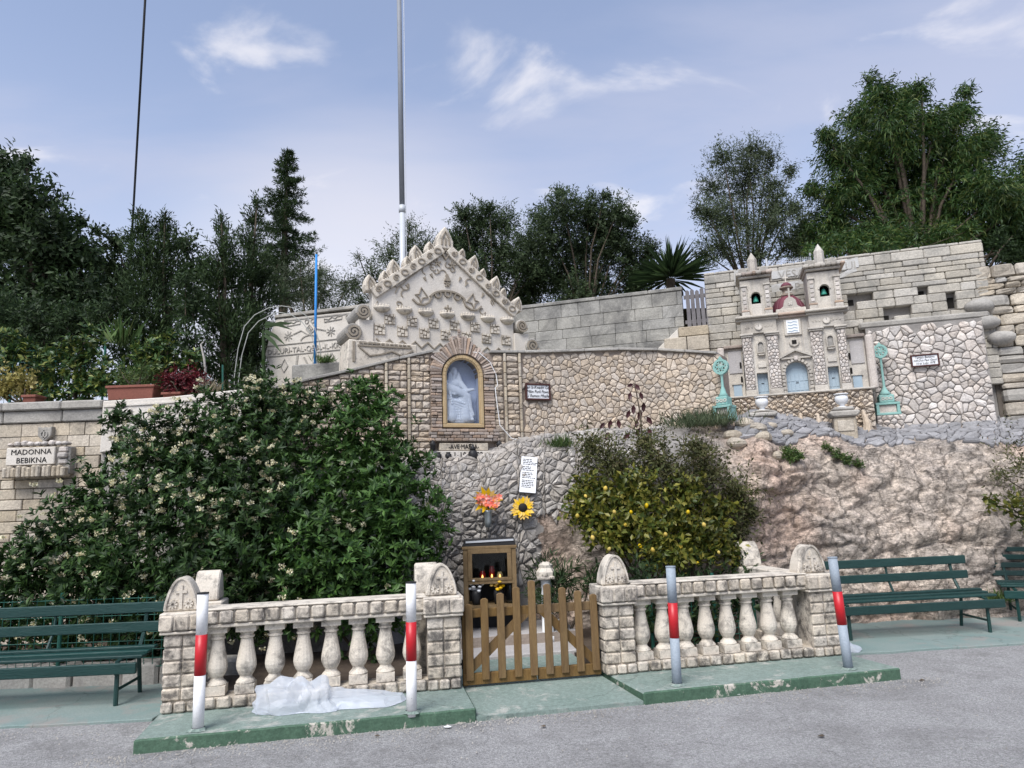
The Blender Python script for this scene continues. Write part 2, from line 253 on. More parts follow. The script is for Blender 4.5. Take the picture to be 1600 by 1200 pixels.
def emit(name, c, s):
    q = bpy.data.materials.new(name); q.use_nodes = True; b = q.node_tree.nodes['Principled BSDF']; b.inputs['Emission Color'].default_value = (*c, 1); b.inputs['Emission Strength'].default_value = s; b.inputs['Base Color'].default_value = (*c, 1); return q
mt['flame'] = emit('candle_flame', (1., .45, .12), 2.0)
mt['redglass'] = M('red_candle_glass', (.35, .01, .015), None, .2, 5, bump=0, fine=0, spec=.6)

# ------------------------------------------------------------------ mesh helpers
def rotz(a): return Matrix.Rotation(a, 4, 'Z')
class MB:
    def __init__(s): s.v = []; s.f = []; s.mi = []; s.cur = 0
    def add(s, vs, fs, X=None):
        o = len(s.v)
        s.v += [tuple(X @ Vector(q)) if X is not None else tuple(q) for q in vs]
        s.f += [tuple(i + o for i in q) for q in fs]; s.mi += [s.cur] * len(fs); return s
    def box(s, x0, x1, y0, y1, z0, z1, X=None):
        return s.add([(x0, y0, z0), (x1, y0, z0), (x1, y1, z0), (x0, y1, z0), (x0, y0, z1), (x1, y0, z1), (x1, y1, z1), (x0, y1, z1)],
                     [(0, 3, 2, 1), (4, 5, 6, 7), (0, 1, 5, 4), (1, 2, 6, 5), (2, 3, 7, 6), (3, 0, 4, 7)], X)
    def tube(s, pts, r, n=8, cap=True, squash=None):
        pts = [Vector(p) for p in pts]; k = len(pts); rs = r if isinstance(r, (list, tuple)) else [r] * k
        vs = []; up = Vector((0, 0, 1)); prev = None
        for i, p in enumerate(pts):
            d = (pts[min(i + 1, k - 1)] - pts[max(i - 1, 0)]).normalized()
            if prev is None: a = d.cross(up if abs(d.z) < .95 else Vector((1, 0, 0))).normalized()
            else: a = (prev - d * prev.dot(d)).normalized()
            b = d.cross(a); prev = a
            for j in range(n):
                t = 2 * math.pi * j / n; vs.append(p + (a * math.cos(t) + b * math.sin(t)) * rs[i])
        fs = [(i * n + j, i * n + (j + 1) % n, (i + 1) * n + (j + 1) % n, (i + 1) * n + j) for i in range(k - 1) for j in range(n)]
        if cap: fs += [tuple(range(n))[::-1], tuple((k - 1) * n + j for j in range(n))]
        return s.add(vs, fs)
    def lathe(s, prof, n=16, c=(0, 0, 0), X=None, sq=False):
        vs = []; k = len(prof); off = math.pi / n if sq else 0
        for (r, z) in prof:
            for j in range(n):
                t = 2 * math.pi * j / n + off; vs.append((c[0] + r * math.cos(t), c[1] + r * math.sin(t), c[2] + z))
        fs = [(i * n + j, i * n + (j + 1) % n, (i + 1) * n + (j + 1) % n, (i + 1) * n + j) for i in range(k - 1) for j in range(n)]
        fs += [tuple(range(n))[::-1], tuple((k - 1) * n + j for j in range(n))]
        return s.add(vs, fs, X)
    def prism(s, poly, y0, y1, X=None):                 # polygon in local x-z, front at y0, back at y1
        n = len(poly); ar = sum(poly[i][0] * poly[(i + 1) % n][1] - poly[(i + 1) % n][0] * poly[i][1] for i in range(n))
        if ar < 0: poly = poly[::-1]
        vs = [(p[0], y0, p[1]) for p in poly] + [(p[0], y1, p[1]) for p in poly]
        fs = [tuple(range(n)), tuple(range(2 * n - 1, n - 1, -1))] + [(i, i + n, (i + 1) % n + n, (i + 1) % n) for i in range(n)]
        return s.add(vs, fs, X)
    def slab(s, poly, z0, z1):                           # polygon in x-y, extruded in z
        n = len(poly); ar = sum(poly[i][0] * poly[(i + 1) % n][1] - poly[(i + 1) % n][0] * poly[i][1] for i in range(n))
        if ar < 0: poly = poly[::-1]
        vs = [(p[0], p[1], z0) for p in poly] + [(p[0], p[1], z1) for p in poly]
        return s.add(vs, [tuple(range(n))[::-1], tuple(range(n, 2 * n))] + [(i, (i + 1) % n, (i + 1) % n + n, i + n) for i in range(n)])
    def ribbon(s, pts, w, y0, y1, closed=False):         # raised band along a path in local x-z
        pts = [Vector((p[0], p[1])) for p in pts]; k = len(pts); L_, R_ = [], []
        for i, p in enumerate(pts):
            a = pts[i - 1] if (i or closed) else p; b = pts[(i + 1) % k] if (i < k - 1 or closed) else p
            d = (b - a); d = d.normalized() if d.length > 1e-9 else Vector((1, 0)); nn = Vector((-d.y, d.x))
            L_.append(p + nn * w / 2); R_.append(p - nn * w / 2)
        vs = [(q.x, y0, q.y) for q in L_] + [(q.x, y0, q.y) for q in R_] + [(q.x, y1, q.y) for q in L_] + [(q.x, y1, q.y) for q in R_]
        fs = []
        for i in range(k if closed else k - 1):
            j = (i + 1) % k
            fs += [(i, k + i, k + j, j), (2 * k + i, i, j, 2 * k + j), (k + i, 3 * k + i, 3 * k + j, k + j)]
        if not closed: fs += [(0, 2 * k, 3 * k, k), (k - 1, 2 * k - 1, 4 * k - 1, 3 * k - 1)]
        return s.add(vs, fs)
    def ellip(s, c, r, n=10, m_=7, X=None):
        vs = [(c[0], c[1], c[2] - r[2])]
        for i in range(1, m_):
            t = math.pi * i / m_
            for j in range(n):
                a = 2 * math.pi * j / n; vs.append((c[0] + r[0] * math.sin(t) * math.cos(a), c[1] + r[1] * math.sin(t) * math.sin(a), c[2] - r[2] * math.cos(t)))
        vs.append((c[0], c[1], c[2] + r[2])); fs = []
        for j in range(n):
            fs.append((0, 1 + (j + 1) % n, 1 + j)); fs.append((len(vs) - 1, 1 + (m_ - 2) * n + j, 1 + (m_ - 2) * n + (j + 1) % n))
        for i in range(m_ - 2):
            for j in range(n): fs.append((1 + i * n + j, 1 + i * n + (j + 1) % n, 1 + (i + 1) * n + (j + 1) % n, 1 + (i + 1) * n + j))
        return s.add(vs, fs, X)
    def mesh(s, name):
        me = bpy.data.meshes.new(name); me.from_pydata(s.v, [], s.f); me.validate(); me.update(); return me
    def build(s, name, mats, parent=None, smooth=False, bevel=0, frame=None, loc=None):
        me = s.mesh(name)
        ms = mats if isinstance(mats, (list, tuple)) else [mats]
        for q in ms: me.materials.append(mt[q] if isinstance(q, str) else q)
        if len(ms) > 1 and len(me.polygons) == len(s.mi): me.polygons.foreach_set('material_index', s.mi)
        if smooth: me.polygons.foreach_set('use_smooth', [True] * len(me.polygons))
        o = bpy.data.objects.new(name, me); col.objects.link(o)
        if parent is not None: o.parent = parent
        if loc is not None: o.location = loc
        if bevel:
            bv = o.modifiers.new('bevel', 'BEVEL'); bv.width = bevel; bv.segments = 1; bv.limit_method = 'ANGLE'; bv.angle_limit = R(40)
        return o
def tag(o, label, cat, group=None):
    o['label'] = label; o['category'] = cat
    if group: o['group'] = group
    return o
def thing(name, label, cat, loc=(0, 0, 0), rz=0., group=None):
    o = bpy.data.objects.new(name, None); col.objects.link(o); o.empty_display_size = .1
    o.location = loc; o.rotation_euler = (0, 0, rz); return tag(o, label, cat, group)
def struct(o): o['kind'] = 'structure'; return o
def stuff(o): o['kind'] = 'stuff'; return o
def frame_of(loc, rz): return Matrix.Translation(Vector(loc)) @ rotz(rz)
def copy_tree(o, parent=None):
    c = o.copy(); col.objects.link(c); c.parent = parent
    for ch in o.children: copy_tree(ch, c)
    return c
def planeuv(p0, rz):                                      # photo point -> local (x, z) on the vertical plane of a frame
    d = Vector((math.cos(rz), math.sin(rz))); n = Vector((-d.y, d.x)); q = Vector(p0[:2])
    def uv(px, py):
        r_ = ray(px, py); t = n.dot(q) / n.dot(Vector(r_[:2])); w = O + r_ * t
        return d.dot(Vector(w[:2]) - q), w.z - p0[2]
    return uv
def text(parent, s, size, x, z, y, mat, name='lettering', ext=.002, align='CENTER', sx=1., shear=0.):
    cu = bpy.data.curves.new(name, 'FONT'); cu.body = s; cu.size = size; cu.extrude = ext; cu.align_x = align; cu.resolution_u = 2; cu.shear = shear; cu.space_line = 1.0
    t = bpy.data.objects.new(name, cu); col.objects.link(t)
    bpy.context.view_layer.update()
    me = bpy.data.meshes.new_from_object(t); bpy.data.objects.remove(t); bpy.data.curves.remove(cu)
    me.transform(Matrix.Translation((x, y, z)) @ Matrix.Rotation(R(90), 4, 'X') @ Matrix.Diagonal((sx, 1, 1, 1)))
    me.materials.clear(); me.materials.append(mt[mat]); me.name = name
    o = bpy.data.objects.new(name, me); col.objects.link(o); o.parent = parent; return o
def arc(cx, cz, r, a0, a1, n, rzv=None):
    return [(cx + r * math.cos(R(a0 + (a1 - a0) * i / n)), cz + (rzv or r) * math.sin(R(a0 + (a1 - a0) * i / n))) for i in range(n + 1)]
def spiral(cx, cz, r, turns, a0=90, sgn=1, n=18):
    return [(cx + r * (1 - i / n * .92) * math.cos(R(a0 + sgn * 360 * turns * i / n)), cz + r * (1 - i / n * .92) * math.sin(R(a0 + sgn * 360 * turns * i / n))) for i in range(n + 1)]
def arch_wall(mb, x0, x1, z0, z1, ax0, ax1, az0, spring, y0, y1, n=10, flat=False):
    """wall slab with an arched (or flat-headed) hole"""
    if az0 > z0: mb.box(ax0, ax1, y0, y1, z0, az0)
    mb.box(x0, ax0, y0, y1, z0, z1); mb.box(ax1, x1, y0, y1, z0, z1)
    cx = (ax0 + ax1) / 2; r = (ax1 - ax0) / 2
    pts = [(ax0, spring), (ax1, spring)] if flat else arc(cx, spring, r, 180, 0, n)
    for (a, b) in zip(pts[:-1], pts[1:]):
        mb.add([(a[0], y0, a[1]), (b[0], y0, b[1]), (b[0], y0, z1), (a[0], y0, z1), (a[0], y1, a[1]), (b[0], y1, b[1]), (b[0], y1, z1), (a[0], y1, z1)],
               [(0, 1, 2, 3), (7, 6, 5, 4), (0, 4, 5, 1), (3, 2, 6, 7)])
# ---- voronoi stones
def voronoi(pts, spacing, inside=None):
    cell = spacing * 1.6; grid = {}
    for i, p in enumerate(pts): grid.setdefault((int(p[0] // cell), int(p[1] // cell)), []).append(i)
    out = []
    for i, p in enumerate(pts):
        q = [(p[0] - 1.3 * spacing, p[1] - 1.3 * spacing), (p[0] + 1.3 * spacing, p[1] - 1.3 * spacing), (p[0] + 1.3 * spacing, p[1] + 1.3 * spacing), (p[0] - 1.3 * spacing, p[1] + 1.3 * spacing)]
        gx, gy = int(p[0] // cell), int(p[1] // cell)
        for a in range(gx - 2, gx + 3):
            for b in range(gy - 2, gy + 3):
                for j in grid.get((a, b), ()):
                    if j == i: continue
                    o = pts[j]; nx, ny = o[0] - p[0], o[1] - p[1]
                    if nx * nx + ny * ny > (3.2 * spacing) ** 2: continue
                    k = nx * (p[0] + o[0]) / 2 + ny * (p[1] + o[1]) / 2; r_ = []
                    for e in range(len(q)):
                        A, B = q[e], q[(e + 1) % len(q)]; da = nx * A[0] + ny * A[1] - k; db = nx * B[0] + ny * B[1] - k
                        if da <= 0: r_.append(A)
                        if da * db < 0: t = da / (da - db); r_.append((A[0] + (B[0] - A[0]) * t, A[1] + (B[1] - A[1]) * t))
                    q = r_
                    if len(q) < 3: break
        if len(q) >= 3: out.append(q)
        else: out.append(None)
    return out
def jgrid(x0, x1, z0, z1, sx, sz, jit, rnd, ok=None):
    pts = []; nz = int((z1 - z0) / sz) + 1; nx = int((x1 - x0) / sx) + 1
    for j in range(nz):
        for i in range(nx):
            x = x0 + (i + .5 * (j % 2)) * sx + rnd.uniform(-jit, jit) * sx; z = z0 + j * sz + rnd.uniform(-jit, jit) * sz
            if ok is None or ok(x, z): pts.append((x, z))
    return pts
def stone_geo(poly, gap, th, rnd, rough=.25):
    """one squarish stone from an outline in (s,t): list of rings in (s,t,h)"""
    n = len(poly); cx = sum(p[0] for p in poly) / n; cz = sum(p[1] for p in poly) / n
    ch = []
    for i in range(n):
        A, B, C = poly[i - 1], poly[i], poly[(i + 1) % n]
        la = math.hypot(A[0] - B[0], A[1] - B[1]); lc = math.hypot(C[0] - B[0], C[1] - B[1])
        if la < 1e-6 or lc < 1e-6: continue
        t = .15
        ch.append((B[0] + (A[0] - B[0]) * t, B[1] + (A[1] - B[1]) * t)); ch.append((B[0] + (C[0] - B[0]) * t, B[1] + (C[1] - B[1]) * t))
    def inset(q, g):
        r_ = []
        for p in q:
            d = math.hypot(p[0] - cx, p[1] - cz); k = max(.3, 1 - g / max(d, 1e-6)); r_.append((cx + (p[0] - cx) * k, cz + (p[1] - cz) * k))
        return r_
    a = inset(ch, gap); b = inset(ch, gap + th * .35); hh = [th * (1 + rnd.uniform(-rough, rough)) for _ in b]
    m_ = len(a); vs = [(p[0], p[1], -.02) for p in a] + [(p[0], p[1], hh[i] * .62) for i, p in enumerate(a)] + [(p[0], p[1], hh[i]) for i, p in enumerate(inset(b, th * .2))] + [(cx, cz, th * (1.08 + rnd.uniform(0, rough)))]
    fs = []
    for i in range(m_):
        j = (i + 1) % m_; fs += [(i, j, m_ + j, m_ + i), (m_ + i, m_ + j, 2 * m_ + j, 2 * m_ + i), (2 * m_ + i, 2 * m_ + j, 3 * m_)]
    return vs, fs
def facing(parent, polys, fmap, mat, gap, th, rnd, limit=300, name='stone', inv=None, rough=.25):
    """stones over a surface: the largest as parts of their own, the rest joined"""
    polys = [p for p in polys if p and len(p) >= 3]
    def area(p): return abs(sum(p[i][0] * p[(i + 1) % len(p)][1] - p[(i + 1) % len(p)][0] * p[i][1] for i in range(len(p)))) / 2
    polys.sort(key=area, reverse=True); polys = [p for p in polys if area(p) > 1e-5]
    rest = MB()
    for i, p in enumerate(polys):
        vs, fs = stone_geo(p, gap, th * rnd.uniform(.75, 1.3), rnd, rough); w = [fmap(*q) for q in vs]
        if inv is not None: w = [inv @ q for q in w]
        if i < limit: MB().add(w, fs).build(name, mat, parent)
        else: rest.add(w, fs)
    if rest.v: stuff(rest.build('small_stones', mat, parent))
# ------------------------------------------------------------------ setting: ground, road, pavements
BO = Vector((-2.67, 5.51, .12)); BA = math.atan2(1.12, 5.49)          # frame of the balustrade front line
BF = frame_of(BO, BA); BU = planeuv(BO, BA)
def bw(u, v, z=0.): return BF @ Vector((u, v, z))
def grid_obj(name, x0, x1, y0, y1, nx, ny, zf, mat):
    mb = MB(); vs = [(x0 + (x1 - x0) * i / nx, y0 + (y1 - y0) * j / ny, zf(x0 + (x1 - x0) * i / nx, y0 + (y1 - y0) * j / ny)) for j in range(ny + 1) for i in range(nx + 1)]
    mb.add(vs, [(j * (nx + 1) + i, j * (nx + 1) + i + 1, (j + 1) * (nx + 1) + i + 1, (j + 1) * (nx + 1) + i) for j in range(ny) for i in range(nx)])
    return struct(mb.build(name, mat, None, True))
grid_obj('ground', -900, 900, -900, 900, 6, 6, lambda x, y: -.03, 'hill')
grid_obj('road', -60, 60, -40, 7.4, 240, 100, lambda x, y: .026 + .008 * mnoise.noise(Vector((x * .9, y * .9, 0))) , 'asphalt')
def slabobj(name, poly, z0, z1, mats, bevel=.01):
    mb = MB(); mb.slab(poly, z0, z1)
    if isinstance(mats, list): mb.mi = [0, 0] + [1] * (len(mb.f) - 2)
    return struct(mb.build(name, mats, None, False, bevel))
def ragged(a, b, n, amp, rnd):
    a, b = Vector(a[:2]), Vector(b[:2]); d = (b - a); nn = Vector((-d.y, d.x)).normalized()
    return [tuple(a + d * (i / n) + nn * rnd.uniform(-amp, amp)) for i in range(n + 1)]
rnd = random.Random(3)
fl, fr_ = bw(.0, -.70), bw(2.24, -.70)
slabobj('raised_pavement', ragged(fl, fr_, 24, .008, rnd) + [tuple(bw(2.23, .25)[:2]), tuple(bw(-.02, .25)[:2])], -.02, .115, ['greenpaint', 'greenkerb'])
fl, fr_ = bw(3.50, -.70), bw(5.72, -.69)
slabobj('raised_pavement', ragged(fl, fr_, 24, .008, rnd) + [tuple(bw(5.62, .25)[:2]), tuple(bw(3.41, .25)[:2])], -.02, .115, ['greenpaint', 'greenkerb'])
mb = MB(); q = [bw(2.242, -.695), bw(3.498, -.695), bw(3.409, .02), bw(2.231, .02), bw(3.40, .9), bw(2.24, .9)]      # sunken ramp before the gate
zt = [.055, .055, .085, .085, .092, .092]; vs = [(p.x, p.y, -.02) for p in q] + [(p.x, p.y, z) for p, z in zip(q, zt)]
mb.add(vs, [(6, 7, 8, 9), (9, 8, 10, 11), (0, 1, 7, 6), (1, 2, 8, 7), (3, 0, 6, 9)]); struct(mb.build('entrance_ramp', ['greenpaint'], None))
slabobj('pavement', ragged((-13, 5.05), (-2.78, 5.55), 40, .02, rnd) + [(-2.75, 6.7), (-13, 6.7)], -.02, .046, 'pavegreen', .005)
slabobj('pavement', ragged((2.72, 6.82), (13, 8.0), 40, .02, rnd) + [(13, 9.2), (2.6, 9.2)], -.02, .048, 'pavegreen', .005)
# kerb of rough white stones behind the left bench
kb = thing('bed_kerb', 'low kerb of rough whitish stones behind the bench by the flowering shrub', 'kerb', (-5, 6.62, 0))
x = -4.2
while x < 2.15:
    w = rnd.uniform(.3, .55); MB().box(x, x + w - .012, rnd.uniform(-.02, .02), .22, -.02, .22 + rnd.uniform(-.015, .02)).build('kerb_stone', 'limegrey', kb, bevel=.025); x += w
# garden bed and inner path
slabobj('garden_bed', [(-12, 6.8), (bw(-.0, .5)[0], 6.66), tuple(bw(.2, .26)[:2]), tuple(bw(2.2, .26)[:2]), tuple(bw(2.05, 3.2)[:2]), (-1, 9.2), (-12, 9.2)], -.02, .10, 'soil', 0)
slabobj('garden_bed', [tuple(bw(3.5, .26)[:2]), tuple(bw(5.4, .26)[:2]), (2.9, 9.3), (-.2, 9.3)], -.02, .10, 'soil', 0)
slabobj('path', [tuple(bw(2.24, .9)[:2]), tuple(bw(3.47, .9)[:2]), tuple(bw(3.6, 1.75)[:2]), tuple(bw(2.1, 1.75)[:2])], -.02, .125, 'concrete', .01)
slabobj('path', [tuple(bw(2.1, 1.36)[:2]), tuple(bw(3.6, 1.36)[:2]), tuple(bw(3.7, 3.0)[:2]), tuple(bw(1.9, 3.0)[:2])], -.02, .22, 'concrete', .012)
for q in ((2.12, 3.58),):
    mb = MB(); mb.box(q[0], q[1], 1.33, 1.357, .1 - .12, .218 - .12); mb.build('step_edge', 'mortar', None).matrix_world = BF
    bpy.data.objects['step_edge']['kind'] = 'structure'

# ------------------------------------------------------------------ curved wall plan (shared by bank, hillside and wall)
NO = Vector((-.632, 8.70, 2.314)); NA = R(22); NF = frame_of(NO, NA); NU = planeuv(NO, NA)
plan = [Vector((-.632 + math.cos(NA) * u, 8.70 + math.sin(NA) * u)) for u in (-2.35, -1.6, -.8, 0, .8, 1.45)] + [Vector(q) for q in ((1.25, 9.40), (1.65, 9.47), (2.05, 9.46), (2.40, 9.36), (2.70, 9.18), (2.80, 9.12))]
def smooth_poly(P, k=6):
    out = []
    for i in range(len(P) - 1):
        a = P[max(i - 1, 0)]; b = P[i]; c = P[i + 1]; d = P[min(i + 2, len(P) - 1)]
        for j in range(k):
            t = j / k; out.append(.5 * ((2 * b) + (c - a) * t + (2 * a - 5 * b + 4 * c - d) * t * t + (3 * b - a - 3 * c + d) * t ** 3))
    return out + [P[-1]]
plan = smooth_poly(plan); plen = [0.]
for a, b in zip(plan[:-1], plan[1:]): plen.append(plen[-1] + (b - a).length)
PL = plen[-1]; S0 = 2.35                                     # arclength of the niche axis
def plan_at(s):
    s = min(max(s, 0), PL - 1e-6); i = max(k for k in range(len(plen)) if plen[k] <= s); i = min(i, len(plan) - 2)
    t = (s - plen[i]) / (plen[i + 1] - plen[i]); p = plan[i].lerp(plan[i + 1], t); a = plan[max(i - 1, 0)]; b = plan[min(i + 2, len(plan) - 1)]; d = (b - a).normalized()
    return p, Vector((d.y, -d.x))                            # point, outward (towards the viewer)
TOP = [(400, 618), (459, 600), (526, 588), (569, 575), (639, 559), (681, 550), (724, 547), (766, 553), (847, 552), (998, 547), (1110, 553), (1160, 556)]
def interp(tab, x):
    if x <= tab[0][0]: return tab[0][1]
    for a, b in zip(tab[:-1], tab[1:]):
        if x <= b[0]: return a[1] + (b[1] - a[1]) * (x - a[0]) / (b[0] - a[0])
    return tab[-1][1]
_tz = []
for k in range(len(plan)):
    p = plan[k]; px = toPx((p.x, p.y, 3.2))[0]; _tz.append((plen[k], atY(px, interp(TOP, px), p.y).z))
def topz(s): return interp(_tz, s)

# ------------------------------------------------------------------ rock bank: lofted from profiles
COLS = [(300, [(1000, 7.6), (860, 7.9), (760, 8.1), (700, 8.3), (690, 8.9)]),
 (430, [(1000, 7.5), (860, 7.6), (760, 7.8), (720, 7.95), (710, 8.4)]),
 (560, [(960, 7.5), (850, 7.7), (760, 7.9), (712, 8.1), (700, 8.6)]),
 (640, [(960, 7.9), (860, 8.0), (780, 8.1), (730, 8.22), (722, 8.36), (716, 8.8)]),
 (690, [(960, 8.1), (840, 8.1), (780, 8.16), (722, 8.37), (716, 8.46), (712, 8.9)]),
 (760, [(960, 8.15), (850, 8.2), (790, 8.12), (760, 8.26), (722, 8.45), (714, 8.6), (705, 9.1)]),
 (810, [(960, 8.2), (860, 8.22), (800, 8.2), (740, 8.32), (706, 8.45), (700, 8.58), (690, 8.8), (684, 9.3)]),
 (850, [(970, 8.3), (860, 8.3), (800, 8.26), (740, 8.36), (706, 8.48), (700, 8.62), (684, 8.75), (680, 9.4)]),
 (900, [(970, 8.3), (860, 8.4), (800, 8.35), (740, 8.42), (704, 8.55), (698, 8.7), (680, 8.85), (676, 9.5)]),
 (1000, [(970, 8.3), (870, 8.4), (800, 8.4), (730, 8.45), (695, 8.6), (688, 8.9), (676, 9.0), (670, 9.7)]),
 (1090, [(970, 8.25), (870, 8.3), (800, 8.35), (740, 8.4), (692, 8.55), (680, 8.9), (668, 9.05), (662, 9.7)]),
 (1150, [(960, 8.05), (860, 8.15), (800, 8.2), (735, 8.2), (692, 8.45), (672, 9.1), (662, 9.4), (650, 10.2)]),
 (1190, [(960, 8.05), (860, 8.15), (800, 8.1), (735, 8.15), (694, 8.4), (668, 9.1), (655, 9.6), (640, 10.3)]),
 (1230, [(965, 8.2), (860, 8.42), (800, 8.42), (735, 8.35), (700, 8.6), (676, 9.1), (660, 9.7), (640, 10.4)]),
 (1300, [(970, 8.3), (860, 8.5), (800, 8.5), (735, 8.62), (705, 8.8), (680, 9.3), (662, 9.9), (645, 10.6)]),
 (1400, [(975, 8.35), (860, 8.5), (800, 8.58), (740, 8.75), (700, 9.05), (675, 9.9), (662, 10.5), (655, 10.9)]),
 (1480, [(980, 8.35), (860, 8.52), (800, 8.55), (735, 8.75), (695, 9.1), (672, 9.9), (660, 10.5), (652, 10.9)]),
 (1560, [(985, 8.4), (860, 8.5), (800, 8.6), (735, 8.75), (690, 9.1), (672, 9.7), (650, 10.3), (640, 10.9)]),
 (1660, [(990, 8.4), (860, 8.55), (800, 8.6), (735, 8.8), (690, 9.1), (660, 9.7), (640, 10.3), (625, 10.9)]),
 (1900, [(1000, 8.4), (860, 8.6), (790, 8.7), (725, 8.9), (680, 9.2), (650, 9.7), (630, 10.3), (610, 10.9)])]
NT = 46; prof = []
for px, pr in COLS:
    P = [atY(px, py, y) for py, y in pr]; P[0].z = -.05
    L_ = [0]
    for a, b in zip(P[:-1], P[1:]): L_.append(L_[-1] + (b - a).length)
    prof.append((px, [P[max(0, min(len(P) - 2, max(k for k in range(len(L_)) if L_[k] <= t * L_[-1] + 1e-9)))] .lerp(P[min(len(P) - 1, max(0, min(len(P) - 2, max(k for k in range(len(L_)) if L_[k] <= t * L_[-1] + 1e-9))) + 1)],
        (t * L_[-1] - L_[max(0, min(len(P) - 2, max(k for k in range(len(L_)) if L_[k] <= t * L_[-1] + 1e-9)))]) / max(1e-6, L_[max(0, min(len(P) - 2, max(k for k in range(len(L_)) if L_[k] <= t * L_[-1] + 1e-9))) + 1] - L_[max(0, min(len(P) - 2, max(k for k in range(len(L_)) if L_[k] <= t * L_[-1] + 1e-9)))])) for t in [j / NT for j in range(NT + 1)]]))
def bank_raw(px, t):
    t = min(max(t, 0), .9999) * NT; j = int(t); ft = t - j
    k = 0
    while k < len(prof) - 2 and px > prof[k + 1][0]: k += 1
    f = min(max((px - prof[k][0]) / (prof[k + 1][0] - prof[k][0]), 0), 1); f = f * f * (3 - 2 * f)
    a = prof[k][1][j].lerp(prof[k][1][j + 1], ft); b = prof[k + 1][1][j].lerp(prof[k + 1][1][j + 1], ft)
    return a.lerp(b, f)
def bank_n(px, t):
    a = bank_raw(px + 8, t) - bank_raw(px - 8, t); b = bank_raw(px, min(t + .03, .999)) - bank_raw(px, max(t - .03, 0)); n = a.cross(b)
    return n.normalized() if n.length > 0 else Vector((0, -1, 0))
def rockdisp(p, px):
    raw = min(max((px - 1060) / 90, 0), 1); raw = max(raw, .6 * min(max((px - 835) / 40, 0), 1) * min(max((1.15 - p.z) / .2, 0), 1))                # bare rock to the right, lined stone work to the left
    q = p * 1.0
    d = .09 * mnoise.fractal(q * 1.4, 1., 2., 5) + .035 * mnoise.fractal(Vector((q.x * 3.2, q.y * 3.2, q.z * 6)), .8, 2.1, 4)
    ce = mnoise.voronoi(Vector((q.x * 2.1 + .5 * mnoise.noise(q * 2), q.y * 2.1, q.z * 3.4 + .4 * mnoise.noise(q * 2.3 + Vector((5, 0, 0))))))[0]; d -= .22 * max(0, .20 - (ce[1] - ce[0]))
    ce = mnoise.voronoi(Vector((q.x * 6.5, q.y * 6.5, q.z * 9 + q.x * 2)))[0]; d += .035 * (ce[1] - ce[0]) - .015 * ce[0]; ce = mnoise.voronoi(Vector((q.x * 17 + q.z * 5, q.y * 14, q.z * 15 - q.x * 4)))[0]; d += .024 * (ce[1] - ce[0])
    strat = math.sin(q.z * 8 + 2.8 * mnoise.noise(q * .8)); d += .03 * (1 if strat > .2 else -.4) * (abs(strat) ** .5)
    d *= min(1, max(.35, (10.0 - p.y) / 1.0))
    return d * raw + (1 - raw) * .05 * mnoise.fractal(q * 1.8, 1., 2., 3)
def bank(px, t, h=0.):
    p = bank_raw(px, t); n = bank_n(px, t); return p + n * (rockdisp(p, px) + h)
mb = MB(); NX = 640; vs = []
PXS = [300 + (1900 - 300) * i / NX for i in range(NX + 1)]; NTT = 220
for j in range(NTT + 1):
    for px in PXS: vs.append(bank(px, j / NTT))
mb.add(vs, [(j * (NX + 1) + i, j * (NX + 1) + i + 1, (j + 1) * (NX + 1) + i + 1, (j + 1) * (NX + 1) + i) for j in range(NTT) for i in range(NX)])
rb = struct(mb.build('rock_bank', ['rock', 'mortargrey'], None, True))
mi = []
for j in range(NTT):
    for i in range(NX):
        px = PXS[i]; w_ = mnoise.noise(Vector((j * .11, px * .02, 0))); mi.append(1 if px < 1075 + 25 * w_ and not (px > 838 + 15 * w_ and j < NTT * (.46 + .05 * w_)) else 0)
rb.data.polygons.foreach_set('material_index', mi)

# ------------------------------------------------------------------ hillside behind the walls
def y0_of(x):
    if x < -2.9: return 8.75
    if x < 2.75:
        best = min(plan, key=lambda p: abs(p.x - x)); return best.y + .22
    return 11.75 if x < 4 else 11.05
def hill_z(x, y):
    if x < -2.9: z = 3.0
    elif x < 2.75:
        px = toPx((x, 9, 3.2))[0]; z = interp([(-2.9, 2.75), (-2.3, 2.9), (-1.2, 3.2), (-.3, 3.42), (.6, 3.42), (2.75, 3.4)], x)
    else: z = 4.75
    zb = interp([(-12, 3.3), (-4, 3.6), (-1, 4.1), (2.7, 4.45), (5, 4.9), (12, 5.4)], x)
    t = min(max((y - 11.2) / 1.6, 0), 1); z = z + (zb - z) * t if x < 2.75 else max(z, zb)
    return z + .03 * mnoise.noise(Vector((x, y, 0))) + min(max(y - 14, 0), 40) * .03
ys = [0, .2, .5, .9, 1.3, 1.7, 2.1, 2.5, 2.9, 3.3, 3.8, 4.5, 5.5, 7, 9, 12, 16, 22, 30, 45, 70]
for xs in ([-60 + i * 1.5 for i in range(35)] + [-7.5 + i * .15 for i in range(1, 69)], [2.76 + i * .3 for i in range(22)] + [9.5 + i * 1.5 for i in range(35)]):
    mb = MB(); vs = [(x, y0_of(x) + y, hill_z(x, y0_of(x) + y)) for y in ys for x in xs]; n = len(xs)
    mb.add(vs, [(j * n + i, j * n + i + 1, (j + 1) * n + i + 1, (j + 1) * n + i) for j in range(len(ys) - 1) for i in range(n - 1)])
    struct(mb.build('hillside', 'hill', None, True))
